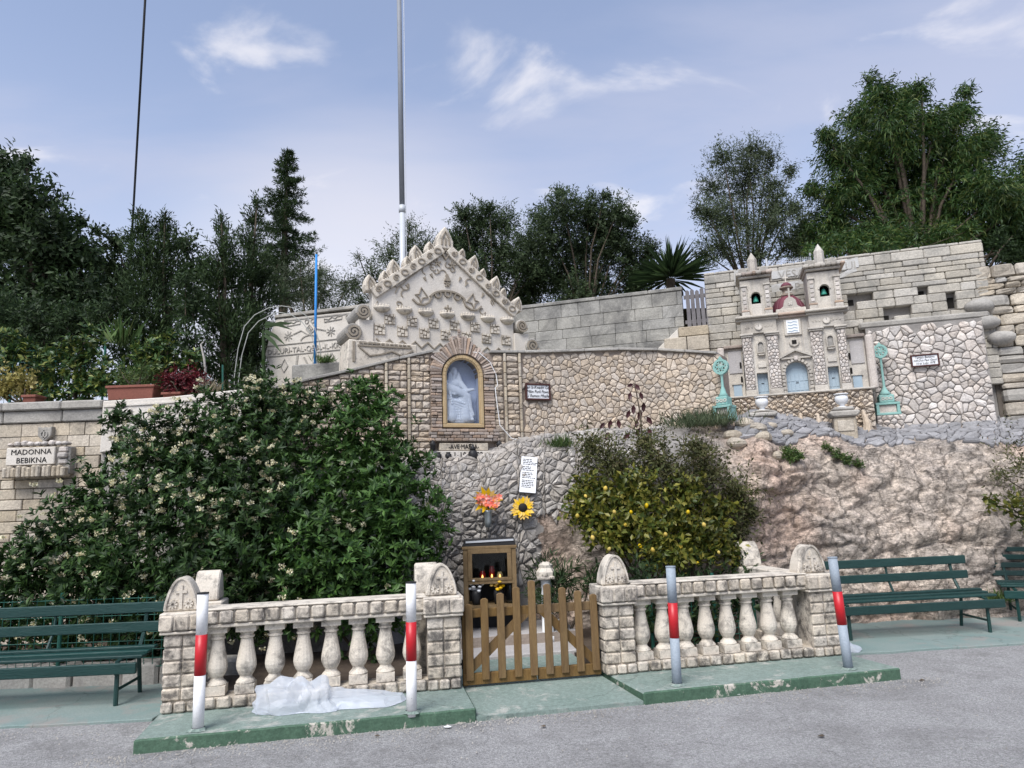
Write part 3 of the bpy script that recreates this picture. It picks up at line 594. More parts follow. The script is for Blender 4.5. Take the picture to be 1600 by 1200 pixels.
# ------------------------------------------------------------------ curved rubble wall with the niche
rnd = random.Random(11)
cw = thing('rubble_wall', 'curved honey coloured rubble wall holding the arched niche and framed plaque', 'wall', (NO.x, NO.y, 1.9))
WI = Matrix.Translation(-Vector((NO.x, NO.y, 1.9)))
def wmap(s, z, h):                                            # arclength from niche axis, absolute height, proud
    p, n = plan_at(s + S0); return Vector((p.x + n.x * h, p.y + n.y * h, z))
ZB = 1.85; mb = MB(); K = 60; vs = []; fs = []
ss = [-S0 + PL * i / K for i in range(K + 1)]
NX0, NX1, NZ0, NSP, NTOP = -.235, .235, 2.50, 3.14, 3.375       # niche opening
ss = sorted(set([s for s in ss if not (NX0 - .03 < s < NX1 + .03)] + [NX0, NX1]))
def strip(a, b, z0a, z1a, z0b, z1b):
    A = [wmap(a, z0a, 0), wmap(b, z0b, 0), wmap(b, z1b, 0), wmap(a, z1a, 0), wmap(a, z0a, -.30), wmap(b, z0b, -.30), wmap(b, z1b, -.30), wmap(a, z1a, -.30)]
    mb.add([WI @ q for q in A], [(0, 1, 2, 3), (7, 6, 5, 4), (3, 2, 6, 7), (0, 4, 5, 1)])
for a, b in zip(ss[:-1], ss[1:]):
    if a == NX0:
        strip(a, b, ZB, NZ0, ZB, NZ0)
        pts = arc(0, NSP, NX1, 180, 0, 12)
        for p, q in zip(pts[:-1], pts[1:]): strip(p[0], q[0], p[1], topz(p[0] + S0), q[1], topz(q[0] + S0))
    else: strip(a, b, ZB, topz(a + S0), ZB, topz(b + S0))
A = [wmap(ss[-1], ZB, 0), wmap(ss[-1], topz(PL), 0), wmap(ss[-1], topz(PL), -.3), wmap(ss[-1], ZB, -.3)]; mb.add([WI @ q for q in A], [(0, 3, 2, 1)])
A = [wmap(ss[0], ZB, 0), wmap(ss[0], topz(0), 0), wmap(ss[0], topz(0), -.3), wmap(ss[0], ZB, -.3)]; mb.add([WI @ q for q in A], [(0, 1, 2, 3)])
mb.build('mortar_bed', 'mortar', cw)
# coping: thin pale slab following the top
x = -S0 + .01
while x < PL - S0 - .05:
    w = rnd.uniform(.35, .6); e = min(x + w, PL - S0 - .01)
    if e > -.36 and x < .36:
        if x < -.40: e = -.37
        else: x = .37; continue
    if e - x > .05:
        B_ = []
        for s_ in (x + .004, e - .004):
            for h, dz in ((.05, 0), (.05, .035), (-.31, .035), (-.31, 0)): B_.append(WI @ wmap(s_, topz(s_ + S0) + dz + .002, h))
        MB().add(B_, [(0, 3, 2, 1), (4, 5, 6, 7), (0, 1, 5, 4), (1, 2, 6, 5), (2, 3, 7, 6), (3, 0, 4, 7)]).build('coping_stone', 'limegrey', cw, bevel=.006)
    x = e
# random rubble right of the niche, coursed work left of it
def okR(s, z): return (.80 < s < PL - S0 - .02) and 2.0 < z < topz(s + S0) - .01 and not (.84 < s < 1.24 and 2.83 < z < 3.10)
cells = voronoi([q for q in jgrid(.8, PL - S0, 2.0, 3.6, .078, .062, .48, rnd) if rnd.random() > .26], .085)
def clipz(p, s0, s1, zlo):
    r_ = []
    for (a, b) in p: r_.append((min(max(a, s0), s1), min(max(b, zlo), topz(min(max(a, s0), s1) + S0) - .004)))
    return r_
polys = [clipz(p, .81, PL - S0 - .01, 1.9) for p in cells if p and okR(sum(q[0] for q in p) / len(p), sum(q[1] for q in p) / len(p))]
facing(cw, polys, lambda a, b, h: wmap(a, b, h), 'rubble', .0045, .017, rnd, 230, 'stone', WI)
polys = []; z = 1.95
while z < 3.5:                                              # coursed stones with vertical ribs
    hgt = rnd.uniform(.05, .095)
    for (s0, s1) in ((-S0 + .02, -.99), (-.95, -.71), (-.67, -.42), (.42, .55), (.60, .77)):
        x = s0
        while x < s1 - .02:
            w = min(rnd.uniform(.06, .17), s1 - x)
            if s1 - x - w < .04: w = s1 - x
            zt = min(z + hgt, topz(x + w / 2 + S0) - .004)
            if zt - z > .025: polys.append([(x, z), (x + w, z + rnd.uniform(-.006, .006)), (x + w, zt), (x, zt + rnd.uniform(-.006, .0))])
            x += w
    z += hgt
facing(cw, polys, lambda a, b, h: wmap(a, b, h), 'rubble', .006, .026, rnd, 70, 'stone', WI, .35)
for s in (-.97, -.69, .575, .785):                        # raised pale ribs
    z = 2.05
    while z < topz(s + S0) - .08:
        dz = rnd.uniform(.12, .22); B_ = [WI @ wmap(s + a, min(zz, topz(s + S0) - .005), h) for a, zz, h in [(-.016, z, .02), (.016, z, .02), (.016, z + dz - .006, .02), (-.016, z + dz - .006, .02), (-.016, z, .05), (.016, z, .05), (.016, z + dz - .006, .05), (-.016, z + dz - .006, .05)]]
        MB().add(B_, [(0, 3, 2, 1), (4, 5, 6, 7), (0, 1, 5, 4), (1, 2, 6, 5), (2, 3, 7, 6), (3, 0, 4, 7)]).build('rib_stone', 'limewarm', cw, bevel=.006); z += dz

# ------------------------------------------------------------------ niche: brick surround, frame, glass, statue
nic = thing('shrine_niche', 'arched niche with gold frame and brown brick surround in rubble wall', 'niche', NO, NA)
Lz = lambda z: z - NO.z
for side in (-1, 1):                                       # jambs of thin stone bricks
    z = Lz(2.46); 
    while z < Lz(NSP) - .01:
        h = rnd.uniform(.028, .042); x = .282
        while x < .40:
            w = rnd.uniform(.06, .13); w = .42 - x if .42 - x - w < .04 else w
            a, b = (x, x + w - .006) if side > 0 else (-x - w + .006, -x)
            MB().box(a, b, -.045 - rnd.uniform(0, .03), .02, z, z + h - .006).build('brick', 'brick', nic, bevel=.005); x += w
        z += h
n_ = 33
for i in range(n_):                                        # voussoirs
    a = 180 * (i + .5) / n_; ln = .155 + rnd.uniform(-.03, .03) + (.05 if 70 < a < 110 else 0)
    X = Matrix.Translation((0, 0, Lz(NSP))) @ Matrix.Rotation(-R(a), 4, 'Y')
    w = math.pi * .36 / n_ * .44
    MB().add([(.285, -.05 - rnd.uniform(0, .03), -w * .85), (.285 + ln, -.05 - rnd.uniform(0, .02), -w * 1.12), (.285 + ln, .03, -w * 1.12), (.285, .03, -w * .85), (.285, -.06, w * .85), (.285 + ln, -.055, w * 1.12), (.285 + ln, .03, w * 1.12), (.285, .03, w * .85)],
             [(0, 3, 2, 1), (4, 5, 6, 7), (0, 1, 5, 4), (1, 2, 6, 5), (2, 3, 7, 6), (3, 0, 4, 7)], X).build('voussoir', 'brick', nic, bevel=.004)
mb = MB(); ap = [(-.40, Lz(NSP))] + arc(0, Lz(NSP), .44, 180, 0, 16) + [(.40, Lz(NSP))]
for a, b in zip(arc(0, Lz(NSP), .275, 180, 0, 18)[:-1], arc(0, Lz(NSP), .275, 180, 0, 18)[1:]):
    k = .42 / .275; c = (a[0] * k, Lz(NSP) + (a[1] - Lz(NSP)) * k); d = (b[0] * k, Lz(NSP) + (b[1] - Lz(NSP)) * k)
    mb.add([(a[0], -.025, a[1]), (b[0], -.025, b[1]), (d[0], -.025, d[1]), (c[0], -.025, c[1]), (a[0], .03, a[1]), (b[0], .03, b[1]), (d[0], .03, d[1]), (c[0], .03, c[1])], [(0, 1, 2, 3), (2, 6, 7, 3), (0, 4, 5, 1)])
for s_ in (-1, 1): mb.box(*sorted((s_ * .28, s_ * .42)), -.02, .02, Lz(2.44), Lz(NSP))
mb.build('mortar_ring', 'mortar', nic)
z = 0.0
for row in range(4):                                       # brick sill courses
    x = -.46 + rnd.uniform(0, .03)
    while x < .44:
        w = rnd.uniform(.06, .14); MB().box(x, min(x + w, .46) - .006, -.075 - rnd.uniform(0, .03), .02, z, z + .034).build('brick', 'brick', nic, bevel=.006); x += w
    z += .038
MB().box(-.45, .45, -.055, .02, -.01, z).build('sill_core', 'mortar', nic)
def archring(mb, w0, z0, sp, wid, y0, y1, n=16):
    inn = [(-w0, z0), (-w0, sp)] + arc(0, sp, w0, 180, 0, n)[1:-1] + [(w0, sp), (w0, z0)]; o = w0 + wid
    out = [(-o, z0), (-o, sp)] + arc(0, sp, o, 180, 0, n)[1:-1] + [(o, sp), (o, z0)]
    for i in range(len(inn) - 1):
        a, b, c, d = inn[i], inn[i + 1], out[i + 1], out[i]
        mb.add([(q[0], y0, q[1]) for q in (a, b, c, d)] + [(q[0], y1, q[1]) for q in (a, b, c, d)], [(0, 1, 2, 3), (7, 6, 5, 4), (0, 4, 5, 1), (3, 2, 6, 7), (0, 3, 7, 4), (1, 5, 6, 2)])
mb = MB(); archring(mb, .226, Lz(2.53), Lz(NSP), .042, -.05, .02); mb.box(-.268, .268, -.05, .02, Lz(2.488), Lz(2.53)); fr_o = mb.build('frame', 'gold', nic, bevel=.005)
mb = MB(); archring(mb, .212, Lz(2.54), Lz(NSP), .014, -.04, .0); mb.box(-.226, .226, -.04, 0, Lz(2.525), Lz(2.54)); mb.build('frame_bead', 'gold', fr_o, bevel=.003)
mb = MB(); pl = [(-.215, Lz(2.53)), (.215, Lz(2.53))] + arc(0, Lz(NSP), .215, 0, 180, 16); mb.prism(pl, -.022, -.018); mb.build('glass_pane', 'glass', nic)
mb = MB(); pl = [(-.235, Lz(NZ0))] + arc(0, Lz(NSP), .235, 180, 0, 16) + [(.235, Lz(NZ0))]       # recess shell
for a, b in zip(pl[:-1], pl[1:]): mb.add([(a[0], 0, a[1]), (b[0], 0, b[1]), (b[0], .17, b[1]), (a[0], .17, a[1])], [(0, 1, 2, 3)])
mb.box(-.235, .235, .02, .17, Lz(NZ0) - .02, Lz(NZ0)); mb.prism(pl, .17, .18); mb.build('recess', 'nicheback', nic)
mb = MB(); cxn = -.035
mb.box(cxn - .016, cxn + .016, -.05, -.02, Lz(3.50), Lz(3.74)); mb.box(cxn - .1, cxn + .1, -.048, -.018, Lz(3.625), Lz(3.655)); mb.box(cxn - .05, cxn + .05, -.06, -.0, Lz(3.47), Lz(3.50))
cr_ = mb.build('cross', 'brick', nic, bevel=.004)
for i in range(7): MB().box(cxn - .02 + rnd.uniform(-.004, .004), cxn + .02, -.056, -.046, Lz(3.505 + i * .032), Lz(3.53 + i * .032)).build('cross_stone', 'brick', cr_, bevel=.004)
# statue: seated veiled figure with a body laid over the lap, one remeshed surface
st = tag(MB().build('statue', 'statue'), 'white statue of a veiled seated woman holding a body behind the niche glass', 'statue')
mb = MB(); bz = Lz(2.54)
E_ = lambda c, r, X=None: mb.ellip(c, r, 14, 10, X)
def limb(a, b, r0, r1, n=6):
    a, b = Vector(a), Vector(b)
    for i in range(n + 1): t = i / n; q = a.lerp(b, t); rr_ = r0 + (r1 - r0) * t; E_(q, (rr_, rr_, rr_))
E_((0, .14, .035), (.185, .10, .05)); E_((-.03, .15, .10), (.15, .09, .09)); E_((-.04, .15, .20), (.13, .085, .10))     # base and skirts
limb((-.12, .13, .29), (-.10, .08, .08), .055, .07); limb((.04, .12, .28), (.06, .07, .07), .052, .06)               # knees and shins
E_((-.045, .17, .36), (.075, .06, .11)); E_((-.045, .165, .45), (.08, .055, .05)); limb((-.05, .16, .50), (-.045, .145, .545), .03, .03, 3)
E_((-.045, .135, .575), (.033, .036, .045)); E_((-.05, .155, .585), (.043, .040, .052)); limb((-.085, .165, .56), (-.115, .165, .40), .03, .05); limb((-.005, .165, .56), (.02, .165, .44), .028, .045)    # head, veil
limb((-.12, .15, .46), (-.14, .10, .36), .036, .03); limb((-.14, .10, .36), (-.06, .07, .33), .028, .022)             # arm under the body
limb((.03, .15, .45), (.09, .11, .37), .034, .028); limb((.09, .11, .37), (.165, .08, .385), .024, .014)              # raised arm
limb((-.13, .085, .40), (.03, .08, .34), .048, .044); limb((.03, .08, .34), (.10, .075, .30), .042, .036); limb((.10, .075, .30), (.125, .06, .16), .034, .022); limb((.06, .07, .31), (.085, .055, .15), .032, .02)
E_((-.165, .08, .425), (.034, .034, .038)); limb((-.12, .07, .38), (-.10, .05, .22), .02, .014)                       # laid head, hanging arm
limb((.125, .055, .16), (.15, .04, .10), .02, .014, 3)
for i in range(9): a = -.15 + i * .036; limb((a * .8 - .01, .075, .25), (a, .05, .05), .012, .020, 7)                # drapery folds
for i in range(5): limb((-.13 + i * .02, .06 + i * .004, .27 - i * .03), (.05 + i * .01, .05, .22 - i * .035), .011, .013, 9)
st.data = mb.mesh('statue'); st.data.materials.append(mt['statue']); st.location = NF @ Vector((-.02, -.012, bz)); st.scale = (1.12, .66, 1.16); st.rotation_euler = (0, 0, NA)
rm = st.modifiers.new('remesh', 'REMESH'); rm.mode = 'VOXEL'; rm.voxel_size = .005; rm.use_smooth_shade = True
smm = st.modifiers.new('smooth', 'SMOOTH'); smm.factor = .5; smm.iterations = 1

# inscription blocks under the sill
ins = thing('inscription_block', 'pale stone inscription with black letters and date below the niche', 'inscription', NF @ Vector((0, -.05, -.22)), NA)
MB().box(-.33, .30, -.03, .02, .105, .195).build('upper_slab', 'limewarm', ins, bevel=.006); MB().box(-.46, .40, -.045, .02, 0, .098).build('lower_slab', 'white', ins, bevel=.006)
text(ins, '-AVE·MARIJA-', .078, -.02, .125, -.0335, 'black', ext=.003, sx=.86); text(ins, '1-10-1992', .095, .03, .018, -.0485, 'black', ext=.003, sx=1.0)
for i, x in enumerate((-.36, -.235, .375)):
    mb = MB(); mb.lathe([(.03, 0), (.042, .02), (.04, .05), (.022, .07), (.03, .08)], 10, (x, -.075, .0)); tag(mb.build('lamp_glass', 'dark', None, True), ['small dark round lamp at the end of the inscription slab', 'small dark round lamp beside the painted date', 'small dark lamp on the free end of the date slab'][i], 'lamp').matrix_world = NF @ Matrix.Translation((0, -.05, -.22))
for i, x in enumerate((-.42, .44)):
    mb = MB(); mb.lathe([(.02, 0), (.035, .015), (.032, .06), (.045, .075), (.02, .11), (.008, .13)], 8, (x, -.05, .10)); tag(mb.build('black_lantern', 'dark', None, True), ['small black lantern at the bushy end of the brick sill', 'small black lantern at the plaque end of the brick sill'][i], 'lantern').matrix_world = NF @ Matrix.Translation((0, -.05, -.22))
hl = thing('hanging_lamp', 'dark metal sanctuary lamp in front of the painted date', 'lamp', NF @ Vector((.055, -.2, -.29)), NA)
MB().lathe([(.012, 0), (.03, .025), (.055, .07), (.06, .12), (.05, .15), (.03, .17)], 14).build('bowl', 'dark', hl, True); MB().lathe([(.03, .17), (.045, .18), (.015, .215), (.01, .24)], 14).build('lid', 'dark', hl, True)
mb = MB(); mb.tube([(0, .0, .23), (0, .09, .25), (0, .17, .24)], .007, 6); mb.build('bracket', 'dark', hl)
wc = MB(); wc.tube([NF @ Vector(q) for q in ((.05, -.04, 1.15), (.22, -.06, 1.13), (.36, -.06, 1.02), (.44, -.06, .86), (.46, -.06, .72), (.42, -.07, .68), (.44, -.06, .5), (.46, -.09, .2), (.60, -.12, .03), (.78, -.12, -.02))], .006, 6)
tag(wc.build('electric_cable', 'whitepaint', None, True), 'loose white electric cable running round the niche bricks', 'cable')
# framed tile plaques
def plaque(name, label, W_, H_, lines, size, X, rz, shear=.25):
    t = thing(name, label, 'plaque', X, rz)
    MB().box(0, W_, -.012, .01, 0, H_).build('tile', 'tile', t)
    mb = MB(); f = .022
    mb.box(-f, 0, -.025, .01, -f, H_ + f); mb.box(W_, W_ + f, -.025, .01, -f, H_ + f); mb.box(0, W_, -.025, .01, -f, 0); mb.box(0, W_, -.025, .01, H_, H_ + f); mb.build('frame', 'tileframe', t, bevel=.004)
    for i, l in enumerate(lines): text(t, l, size, W_ / 2, H_ - (i + .85) * H_ / (len(lines) + .15), -.0145, 'black', ext=.001, sx=.82, shear=shear)
p, n = plan_at(1.03 + S0)
plaque('framed_plaque', 'small white tile plaque in dark frame on the curved wall', .31, .175, ['Dan Is-Kwadri Gew', 'Mibn Purli Pawul', 'U Ramon Mhallef'], .058, Vector((p.x, p.y, 0)) + Vector((n.x, n.y, 0)) * .045 + Vector((-.15, -.05, 2.875)), R(22))
# ------------------------------------------------------------------ left block wall with name sign
rnd = random.Random(21)
def blocks(parent, x0, x1, z0, z1, y0, y1, mat, hr, wr, gap=.007, holes=(), proud=.012, bevel=.008, zcut=None, limit=300, lo=None):
    z = z0; cnt = 0; rest = MB()
    while z < z1 - .02:
        h = rnd.uniform(*hr); h = z1 - z if z1 - z - h < hr[0] * .6 else h
        x = x0 - rnd.uniform(0, wr[0])
        while x < x1 - .01:
            w = rnd.uniform(*wr); a, b = max(x, x0), min(x + w, x1)
            top = z + h - gap
            if zcut is not None: top = min(top, zcut((a + b) / 2))
            for (hx0, hx1, hz0, hz1) in holes:
                if z < hz1 - .02 and top > hz0 + .02:
                    if a < hx1 and b > hx0:
                        if a < hx0 - .03: b = hx0
                        elif b > hx1 + .03: a = hx1
                        else: b = a
            if b - a > .03 and top - z > .02:
                mb = MB().box(a, b - gap, y0 - rnd.uniform(0, proud), y1, z, top); 
                if cnt < limit: mb.build('block', mat, parent, bevel=bevel); cnt += 1
                else: rest.add(mb.v, mb.f)
            x += w
        z += h
    if rest.v: stuff(rest.build('small_blocks', mat, parent))
lw = thing('block_wall', 'honey limestone block wall with name sign left of the flowering shrub', 'wall', (-4, 8.45, 0))
LWX = -4.98 + 4
MB().box(-9, LWX, .02, .3, -.03, 2.94).build('core', 'mortardark', lw)
blocks(lw, -5.5, LWX, .12, 2.695, -.02, .05, 'limewarm', (.10, .155), (.16, .42), holes=())
x = -5.6
while x < LWX - .05:
    w = min(rnd.uniform(.5, .8), LWX - x); MB().prism([(0, 0)] * 0 or [(x, 2.70), (x + w - .008, 2.70), (x + w - .008, 2.845), (x, 2.845)], -.055, .05).build('ledge_stone', 'limegrey', lw, bevel=.012)
    MB().box(x, x + w - .006, -.10, .3, 2.848, 2.95).build('coping_stone', 'limegrey', lw, bevel=.015); x += w
cp = thing('carved_parapet', 'white carved parapet stone with raised pattern above the flowering shrub', 'parapet', (-4, 8.40, 0))
MB().prism([(LWX + .01, 2.30), (.80, 2.52), (.80, 3.02), (-.2, 2.95), (LWX + .01, 2.93)], -.05, .25).build('slab', 'white', cp, bevel=.01)
MB().box(LWX + .005, .80, .0, .25, 1.0, 2.30).build('base', 'limegrey', cp)
for i in range(7):
    x = LWX + .14 + i * .235; MB().ribbon(spiral(x, 2.72 + i * .012, .085, 1.6, 90, 1 if i % 2 else -1), .018, -.066, -.05).build('scroll_relief', 'white', cp)
    MB().ribbon([(x - .1, 2.60 + i * .012), (x, 2.57 + i * .012), (x + .1, 2.60 + i * .012)], .018, -.064, -.05).build('wave_relief', 'white', cp)
MB().ribbon([(LWX + .03, 2.86), (-.2, 2.88), (.78, 2.95)], .02, -.066, -.05).build('band_relief', 'white', cp)
sg = thing('name_sign', 'carved stone sign reading MADONNA BEBIKNA on the block wall', 'sign', (-6.04, 8.38, 2.06), 0)
MB().box(0, .58, -.10, .06, .12, .33).build('panel', 'white', sg, bevel=.008); MB().prism([(.0, .33), (.74, .33), (.74, .0), (.0, 0.0)], -.06, .06).build('back_slab', 'limegrey', sg, bevel=.01)
for i in range(13): MB().box(-.02 + i * .058, .034 + i * .058, -.12 - rnd.uniform(0, .03), .0, -.03, .105 + rnd.uniform(-.02, .01)).build('shelf_stone', 'lime', sg, bevel=.015)
for i in range(9): MB().box(.0 + i * .082, .07 + i * .082, -.105 - rnd.uniform(0, .02), .0, .345, .395 + rnd.uniform(-.012, .02)).build('crest_stone', 'rubblewhite', sg, bevel=.018)
for i in range(3): MB().box(.61, .72, -.085 - rnd.uniform(0, .03), .0, .12 + i * .072, .185 + i * .072).build('side_stone', 'rubblewhite', sg, bevel=.015)
text(sg, 'MADONNA', .088, .30, .245, -.102, 'black', ext=.003, sx=1.05); text(sg, 'BEBIKNA', .092, .31, .145, -.102, 'black', ext=.003, sx=1.0)
shd = [(0, .09), (.03, .075), (.085, .095), (.08, -.02), (.0, -.1), (-.08, -.02), (-.085, .095), (-.03, .075)]
em = thing('stone_shield', 'small heart shaped carved shield above the name sign', 'emblem', (-5.65, 8.42, 2.55)); MB().prism(shd, -.07, .02).build('shield', 'limegrey', em, bevel=.008)
MB().ribbon([(.0, .05), (.0, -.06)], .016, -.082, -.07).build('relief', 'limegrey', em); MB().ribbon(arc(0, -.0, .04, 0, 360, 12), .014, -.082, -.07).build('ring_relief', 'limegrey', em)

# ------------------------------------------------------------------ centre back wall, steps, picket gate
BC = Vector((2.952, 11.3, 4.937)); BCA = R(-17)
wl = thing('ashlar_wall', 'long grey weathered ashlar wall behind the curved rubble wall', 'wall', (BC.x, BC.y, 3.2), BCA); dz = BC.z - 3.2
MB().box(-3.3, -.06, .03, .35, -.2, dz + .02).build('core', 'mortargrey', wl)
blocks(wl, -3.3, -.05, .3, dz + .02, .0, .12, 'limedark', (.17, .24), (.28, .55), .004, proud=.008, bevel=.006)
x = -3.3
while x < -.04:
    w = min(rnd.uniform(.6, 1.0), -.04 - x); MB().box(x, x + w - .004, -.02, .37, dz + .022, dz + .085).build('coping_stone', 'limedark', wl, bevel=.01); x += w
stp = thing('stone_landing', 'honey limestone landing blocks under the grey picket gate', 'steps', (BC.x, BC.y, 3.21), BCA)
for (a, b, z0, z1) in ((-.14, .34, .90, 1.055), (-.38, -.02, .66, .893), (-.015, .33, .66, .893), (-.5, .33, .3, .653)):
    MB().box(a, b - .006, -.25, .0 if b < 0 else .4, z0, z1).build('block', 'limewarm', stp, bevel=.01)
MB().prism([(-.39, .66), (-.145, .9), (-.145, 1.05), (-.75, .52), (-.75, .4), (-.39, .4)], -.22, -.02).build('ramp_cheek', 'white', stp, bevel=.008)
pg = thing('picket_gate', 'weathered grey picket gate between the ashlar wall and back wall', 'gate', (BC.x, BC.y, BC.z - .68), BCA)
for i in range(5):
    x = .005 + i * .078; t = .70 + rnd.uniform(-.02, .02); MB().prism([(x, 0), (x + .062, 0), (x + .062, t - .03), (x + .031, t), (x, t - .03)], .0, .02).build('picket', 'greywood', pg)
for z in (.12, .55): MB().box(-.03, .42, .021, .05, z, z + .06).build('rail', 'greywood', pg)

# ------------------------------------------------------------------ back wall right, rubble panel, dry stone end
BR = Vector((3.284, 11.2, 4.075)); BRA = R(-17)
wr_ = thing('retaining_wall', 'tall pale ashlar retaining wall with square drain holes behind the model church', 'wall', (BR.x, BR.y, 2.6), BRA); d0 = BR.z - 2.6
HO = [(2.11, 2.21, .34, .44), (3.09, 3.20, .36, .46), (3.46, 3.58, .14, .31), (2.59, 2.68, .0, .13)]
HO = [(a, b, c + d0, d + d0) for a, b, c, d in HO]
MB().box(-.0, 4.0, .12, .5, -.3, d0 + 1.13).build('core', 'mortargrey', wr_)
blocks(wr_, -.02, 4.03, .4, d0 + 1.13, .0, .14, 'limeback', (.07, .15), (.16, .5), .0045, holes=HO, proud=.02, bevel=.012, limit=290)
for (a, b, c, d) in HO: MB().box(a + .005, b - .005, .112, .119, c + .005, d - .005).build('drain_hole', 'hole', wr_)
rp = thing('rubble_panel', 'pale crazy rubble wall carrying the tilted plaque beside the model church', 'wall', (BR.x, BR.y, 2.6), BRA); y_ = -.16
MB().box(2.28, 3.83, y_ + .02, .0, -.4, d0 - .1).build('mortar_bed', 'mortargrey', rp)
cells = voronoi([q for q in jgrid(2.25, 3.9, -.35, d0 - .05, .095, .078, .48, rnd) if rnd.random() > .25], .1); pol = []
for p in cells:
    if not p: continue
    cx = sum(q[0] for q in p) / len(p); cz = sum(q[1] for q in p) / len(p)
    if 2.30 < cx < 3.81 and cz < d0 - .14: pol.append([(min(max(a, 2.29), 3.825), min(b, d0 - .105)) for a, b in p])
facing(rp, pol, lambda a, b, h: Vector((a, y_ + .02 - h, b)), 'rubblewhite', .006, .024, rnd, 300, 'stone')
mb = MB(); mb.box(2.2, 3.95, -.12, .02, d0 - .10, d0 + .01); o = mb.build('ledge', 'limegrey', rp, bevel=.03)
plaque('tilted_plaque', 'white tile plaque in dark frame on the pale rubble panel', .33, .14, ['Tempju Bambinu', 'mill-Dun Paul Gauci', '16 ta\' Lulju 1978'], .046, Matrix.Translation((BR.x, BR.y, BR.z)) @ rotz(BRA) @ Vector((2.84, y_ - .045, -.745)), BRA)
ds = thing('dry_stone_wall', 'rough dry stone wall of loose boulders at the end of the retaining wall', 'wall', (BR.x, BR.y, 2.6), BRA)
MB().box(3.95, 7.5, .1, .6, -.4, d0 + .66).build('core', 'mortardark', ds)
z = -.2
while z < d0 + .62:
    h = rnd.uniform(.08, .2); x = 3.86 if z > d0 - .5 else 4.0
    while x < 6.6:
        w = rnd.uniform(.15, .45); mb = MB(); a = mb.ellip((0, 0, 0), (1, 1, 1), 9, 6)
        mb.v = [(x + w / 2 + w * .50 * (abs(v[0]) ** .32) * (1 if v[0] > 0 else -1), .10 + .12 * (abs(v[1]) ** .4) * (1 if v[1] > 0 else -1) + .05 * mnoise.noise(Vector((v[0] + x * 3, v[1], v[2] + z * 5))), z + h / 2 + h * .49 * (abs(v[2]) ** .35) * (1 if v[2] > 0 else -1)) for v in mb.v]
        mb.build('boulder', 'lime' if rnd.random() < .6 else 'limegrey', ds, False); x += w
    z += h
for i, (a, b) in enumerate(((3.72, d0 + .10), (3.80, d0 - .16), (3.95, d0 - .4))):
    mb = MB(); mb.ellip((0, 0, 0), (.20, .14, .11), 10, 7); mb.v = [(a + .12 + v[0] * (1 + .25 * mnoise.noise(Vector((v[0] * 4 + i, v[1] * 4, v[2] * 4)))), -.03 + v[1], b + v[2] * (1 + .3 * mnoise.noise(Vector((v[0] * 3, v[2] * 6, i))))) for v in mb.v]; mb.build('boulder', 'limegrey', ds, True)
# white painted letters on the retaining wall
pt = thing('painted_letters', 'faded white painted lettering patches on the wall behind the church towers', 'lettering', Matrix.Translation((BR.x, BR.y, BR.z)) @ rotz(BRA) @ Vector((0, -.018, 0)), BRA)
WU = planeuv(BR, BRA)
for i, (px0, py0, px1, py1) in enumerate(((1148, 420, 1160, 442), (1206, 415, 1268, 437), (1206, 436, 1264, 458), (1310, 402, 1340, 424))):
    a = WU(px0, py1); b = WU(px1, py0); MB().prism([(a[0], a[1]), (b[0], a[1] + .03), (b[0], b[1]), (a[0], b[1] - .03)], 0, .004).build('paint_patch', 'fadepaint', pt)
a = WU(1308, 433); b = WU(1338, 421); MB().ribbon([a, WU(1318, 430), WU(1328, 424), b], .07, 0, .004).build('paint_stroke', 'fadepaint', pt)
for s_, px, py, sz in (('K', 1154, 441, .2), ('VESA', 1237, 436, .2), ('G  P', 1235, 457, .19), ('LUI', 1325, 423, .19)):
    a = WU(px, py); text(pt, s_, sz, a[0], a[1] + .01, -.003, 'limegrey', ext=.001, sx=.9)

# ------------------------------------------------------------------ model church on its terrace
CH = Vector((4.21, 10.2, 2.96)); CA = R(-17)
te = thing('church_terrace', 'rough stone terrace base under the model church', 'terrace', (CH.x, CH.y, 2.3), CA)
MB().box(-.95, .95, -.24, .75, -.1, .64).build('core', 'mortar', te, bevel=.02)
MB().box(-1.0, .98, -.28, .8, .642, .672).build('top_slab', 'churchstone', te, bevel=.01)
cells = voronoi(jgrid(-.95, .95, .1, .64, .10, .045, .32, rnd), .085)
facing(te, [[(min(max(a, -.95), .95), min(b, .64)) for a, b in p] for p in cells if p], lambda a, b, h: Vector((a, -.235 - h, b)), 'rubble', .005, .035, rnd, 120, 'stone', None, .5)
for i in range(9):
    x = -.8 + i * .2; h = rnd.uniform(.18, .34); mb = MB(); mb.tube([(x, -.34, -.05), (x + rnd.uniform(-.03, .03), -.33, h * .55), (x + rnd.uniform(-.03, .03), -.32, h + .1)], [.07, .055, .015], 7); mb.build('upright_rock', 'rubble', te)
ch = thing('model_church', 'miniature stone church facade with two bell towers and blue doors', 'model church', CH + Vector((0, 0, .016)), CA)
YF = -.02
mb = MB()                                                   # body with door openings, in vertical bays
arch_wall(mb, -.20, .235, 0, 1.18, -.135, .165, 0, .335, YF, .10, 12)
arch_wall(mb, -.71, -.20, 0, 1.18, -.545, -.39, .03, .355, YF - .02, .10, flat=True); arch_wall(mb, .235, .72, 0, 1.18, .435, .585, .03, .365, YF - .02, .10, flat=True)
mb.box(-.70, .71, .10, .60, 0, 1.18); body = mb.build('body', 'churchstone', ch)
